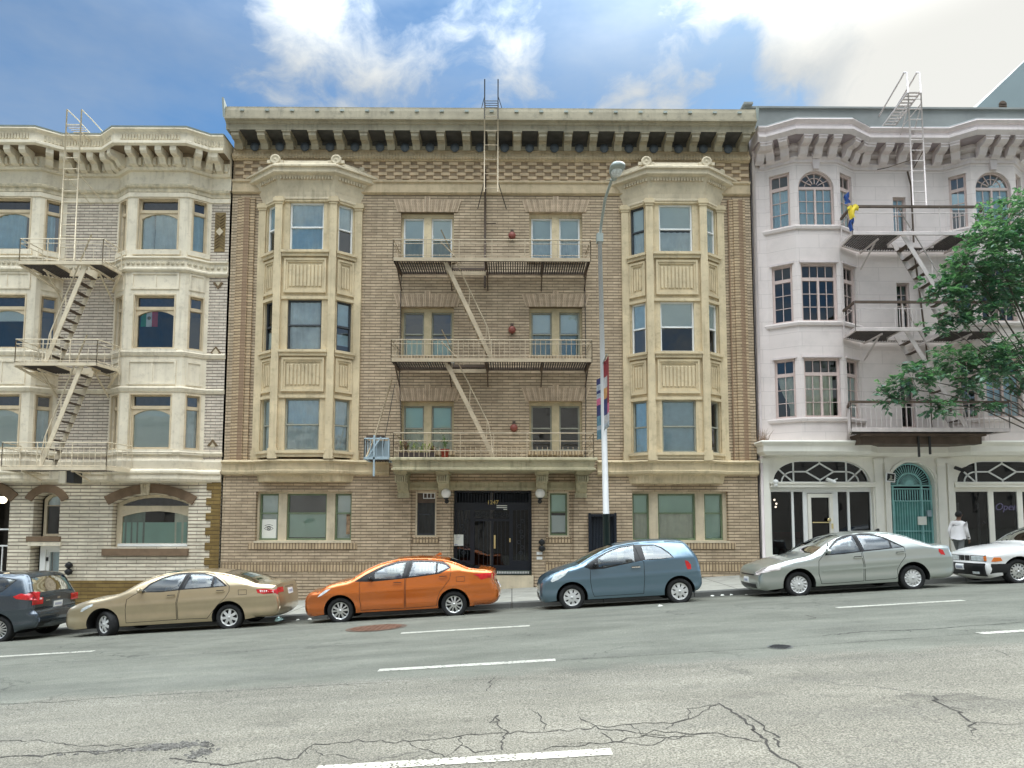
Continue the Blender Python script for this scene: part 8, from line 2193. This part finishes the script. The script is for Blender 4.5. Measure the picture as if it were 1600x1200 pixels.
Js = [J(0,0,.95),J(.01,0,1.08),J(.02,0,1.25),J(.03,0,1.40),J(.05,0,1.475),J(.075,0,1.54),J(.10,0,1.64),J(.09,0,1.71),   # 0-7 pelvis..head top
      J(.02,.17,1.40),J(-.06,.23,1.15),J(.06,.22,.92),J(.12,.20,.84),                                                       # 8-11 left arm
      J(.02,-.17,1.40),J(.02,-.24,1.13),J(.16,-.22,.93),J(.21,-.20,.86),                                                    # 12-15 right arm
      J(.0,.09,.90),J(.20,.09,.52),J(.30,.09,.10),J(.42,.09,.04),                                                           # 16-19 left leg forward
      J(.0,-.09,.90),J(-.10,-.09,.50),J(-.38,-.09,.16),J(-.30,-.09,.04)]                                                    # 20-23 right leg back
Es = [(0,1),(1,2),(2,3),(3,4),(4,5),(5,6),(6,7),(3,8),(8,9),(9,10),(10,11),(3,12),(12,13),(13,14),(14,15),(0,16),(16,17),(17,18),(18,19),(0,20),(20,21),(21,22),(22,23)]
Rd = [(.15,.12),(.145,.115),(.165,.12),(.13,.10),.065,.06,(.085,.10),.065, .07,.055,.045,.03, .07,.055,.045,.03, .095,.075,.06,.045, .095,.075,.06,.045]
zL = lambda c: c.z/S
def fm(c):
    z = c.z/S
    if z > 1.47: return 2
    if z < .09: return 3
    # hands
    for h in (Js[11],Js[15]):
        if (c-(h-ORG[pe.name])).length < .07*S: return 2
    for a_, b_ in ((8,11),(12,15)):
        A1 = Js[a_]-ORG[pe.name]; B1 = Js[b_]-ORG[pe.name]; t_ = max(0,min(1,(c-A1).dot(B1-A1)/(B1-A1).length_squared))
        if (c-A1.lerp(B1,t_)).length < .085*S and t_ > .3: return 0
    return 0 if z > .97 else 1
figure('body', Js, Es, Rd, [M['shirt'],M['trouser'],M['skin'],M['shoe']], fm)
# hands: palm and five curled fingers
for hand, (wr, ed) in enumerate(((10,11),(14,15))):
    w_, e_ = Js[wr], Js[ed]; d = (e_-w_).normalized(); sd_ = d.cross(fd).normalized() if d.cross(fd).length > .1 else lf; hj = [e_-d*.01*S]; he = []; hr = [.024]
    for i in range(4):
        b0 = e_+d*.05*S+fd*((i-1.5)*.02*S); b1 = b0+d*(.035+.005*(i in (1,2)))*S; b2 = b1+(d*.6+lf*(.5 if hand else -.5)).normalized()*.03*S; k = len(hj); hj += [b0,b1,b2]; he += [(0,k),(k,k+1),(k+1,k+2)]; hr += [.011,.009,.007]
    k = len(hj); hj += [e_+d*.015*S+fd*.035*S, e_+d*.05*S+fd*.05*S]; he += [(0,k),(k,k+1)]; hr += [.012,.008]
    figure('hand', hj, he, hr, [M['skin']], lambda c: 0, 1)
# loose shirt tail, hair, face
b = MB(); n = 20; q = []
for (z, rf, rl, of) in ((1.30,.135,.185,.02),(1.12,.15,.195,.01),(.98,.165,.205,-.01),(.90,.19,.215,-.03)):
    for i in range(n): a = 6.2832*i/n; wv_ = 1+.05*math.sin(5*a+z*9); q.append(J(of+rf*wv_*math.cos(a), rl*wv_*math.sin(a), z+(.02*math.sin(3*a) if z < .95 else 0)))
b.mesh(q, [(i*n+j,i*n+(j+1)%n,(i+1)*n+(j+1)%n,(i+1)*n+j) for i in range(3) for j in range(n)], 0, True); b.build('shirt', M['shirt'], pe)
b = MB(); hc = J(.075,0,1.665); nS, kS = 18, 12; q = []
for i in range(kS+1):
    t_ = math.pi*i/kS
    for j in range(nS):
        a = 6.2832*j/nS; v_ = fd*math.sin(t_)*math.cos(a)*.108+lf*math.sin(t_)*math.sin(a)*.092+Vector((0,0,math.cos(t_)*.105)); 
        k_ = 1+.05*math.sin(7*a+3*i); q.append(hc+v_*S*k_)
fs = []
for i in range(kS):
    for j in range(nS):
        a = 6.2832*(j+.5)/nS; t_ = math.pi*(i+.5)/kS
        if math.cos(t_) > .25 or (math.cos(a) < .25 and math.cos(t_) > -.62): fs.append((i*nS+j,(i+1)*nS+j,(i+1)*nS+(j+1)%nS,i*nS+(j+1)%nS))
b.mesh(q, fs, 0, True); b.build('hair', M['hair'], pe)
b = MB(); nose = J(.195,0,1.635); b.mesh([J(.17,.0,1.67),J(.165,.018,1.62),J(.165,-.018,1.62),J(.205,0,1.625)], [(0,1,3),(0,3,2),(1,2,3)]); b.sphere(J(.09,.092,1.64),.022*S,8,6,0,(.6,.5,1.2)); b.sphere(J(.09,-.092,1.64),.022*S,8,6,0,(.6,.5,1.2)); b.build('face_features', M['skin'], pe)
b = MB()
for s_ in (.035,-.035): b.sphere(J(.170,s_,1.658),.012*S,8,6)
b.obox(J(.178,0,1.595),lf*.022*S,fd*.008*S,Vector((0,0,.004*S))); b.build('eyes', M['black'], pe)
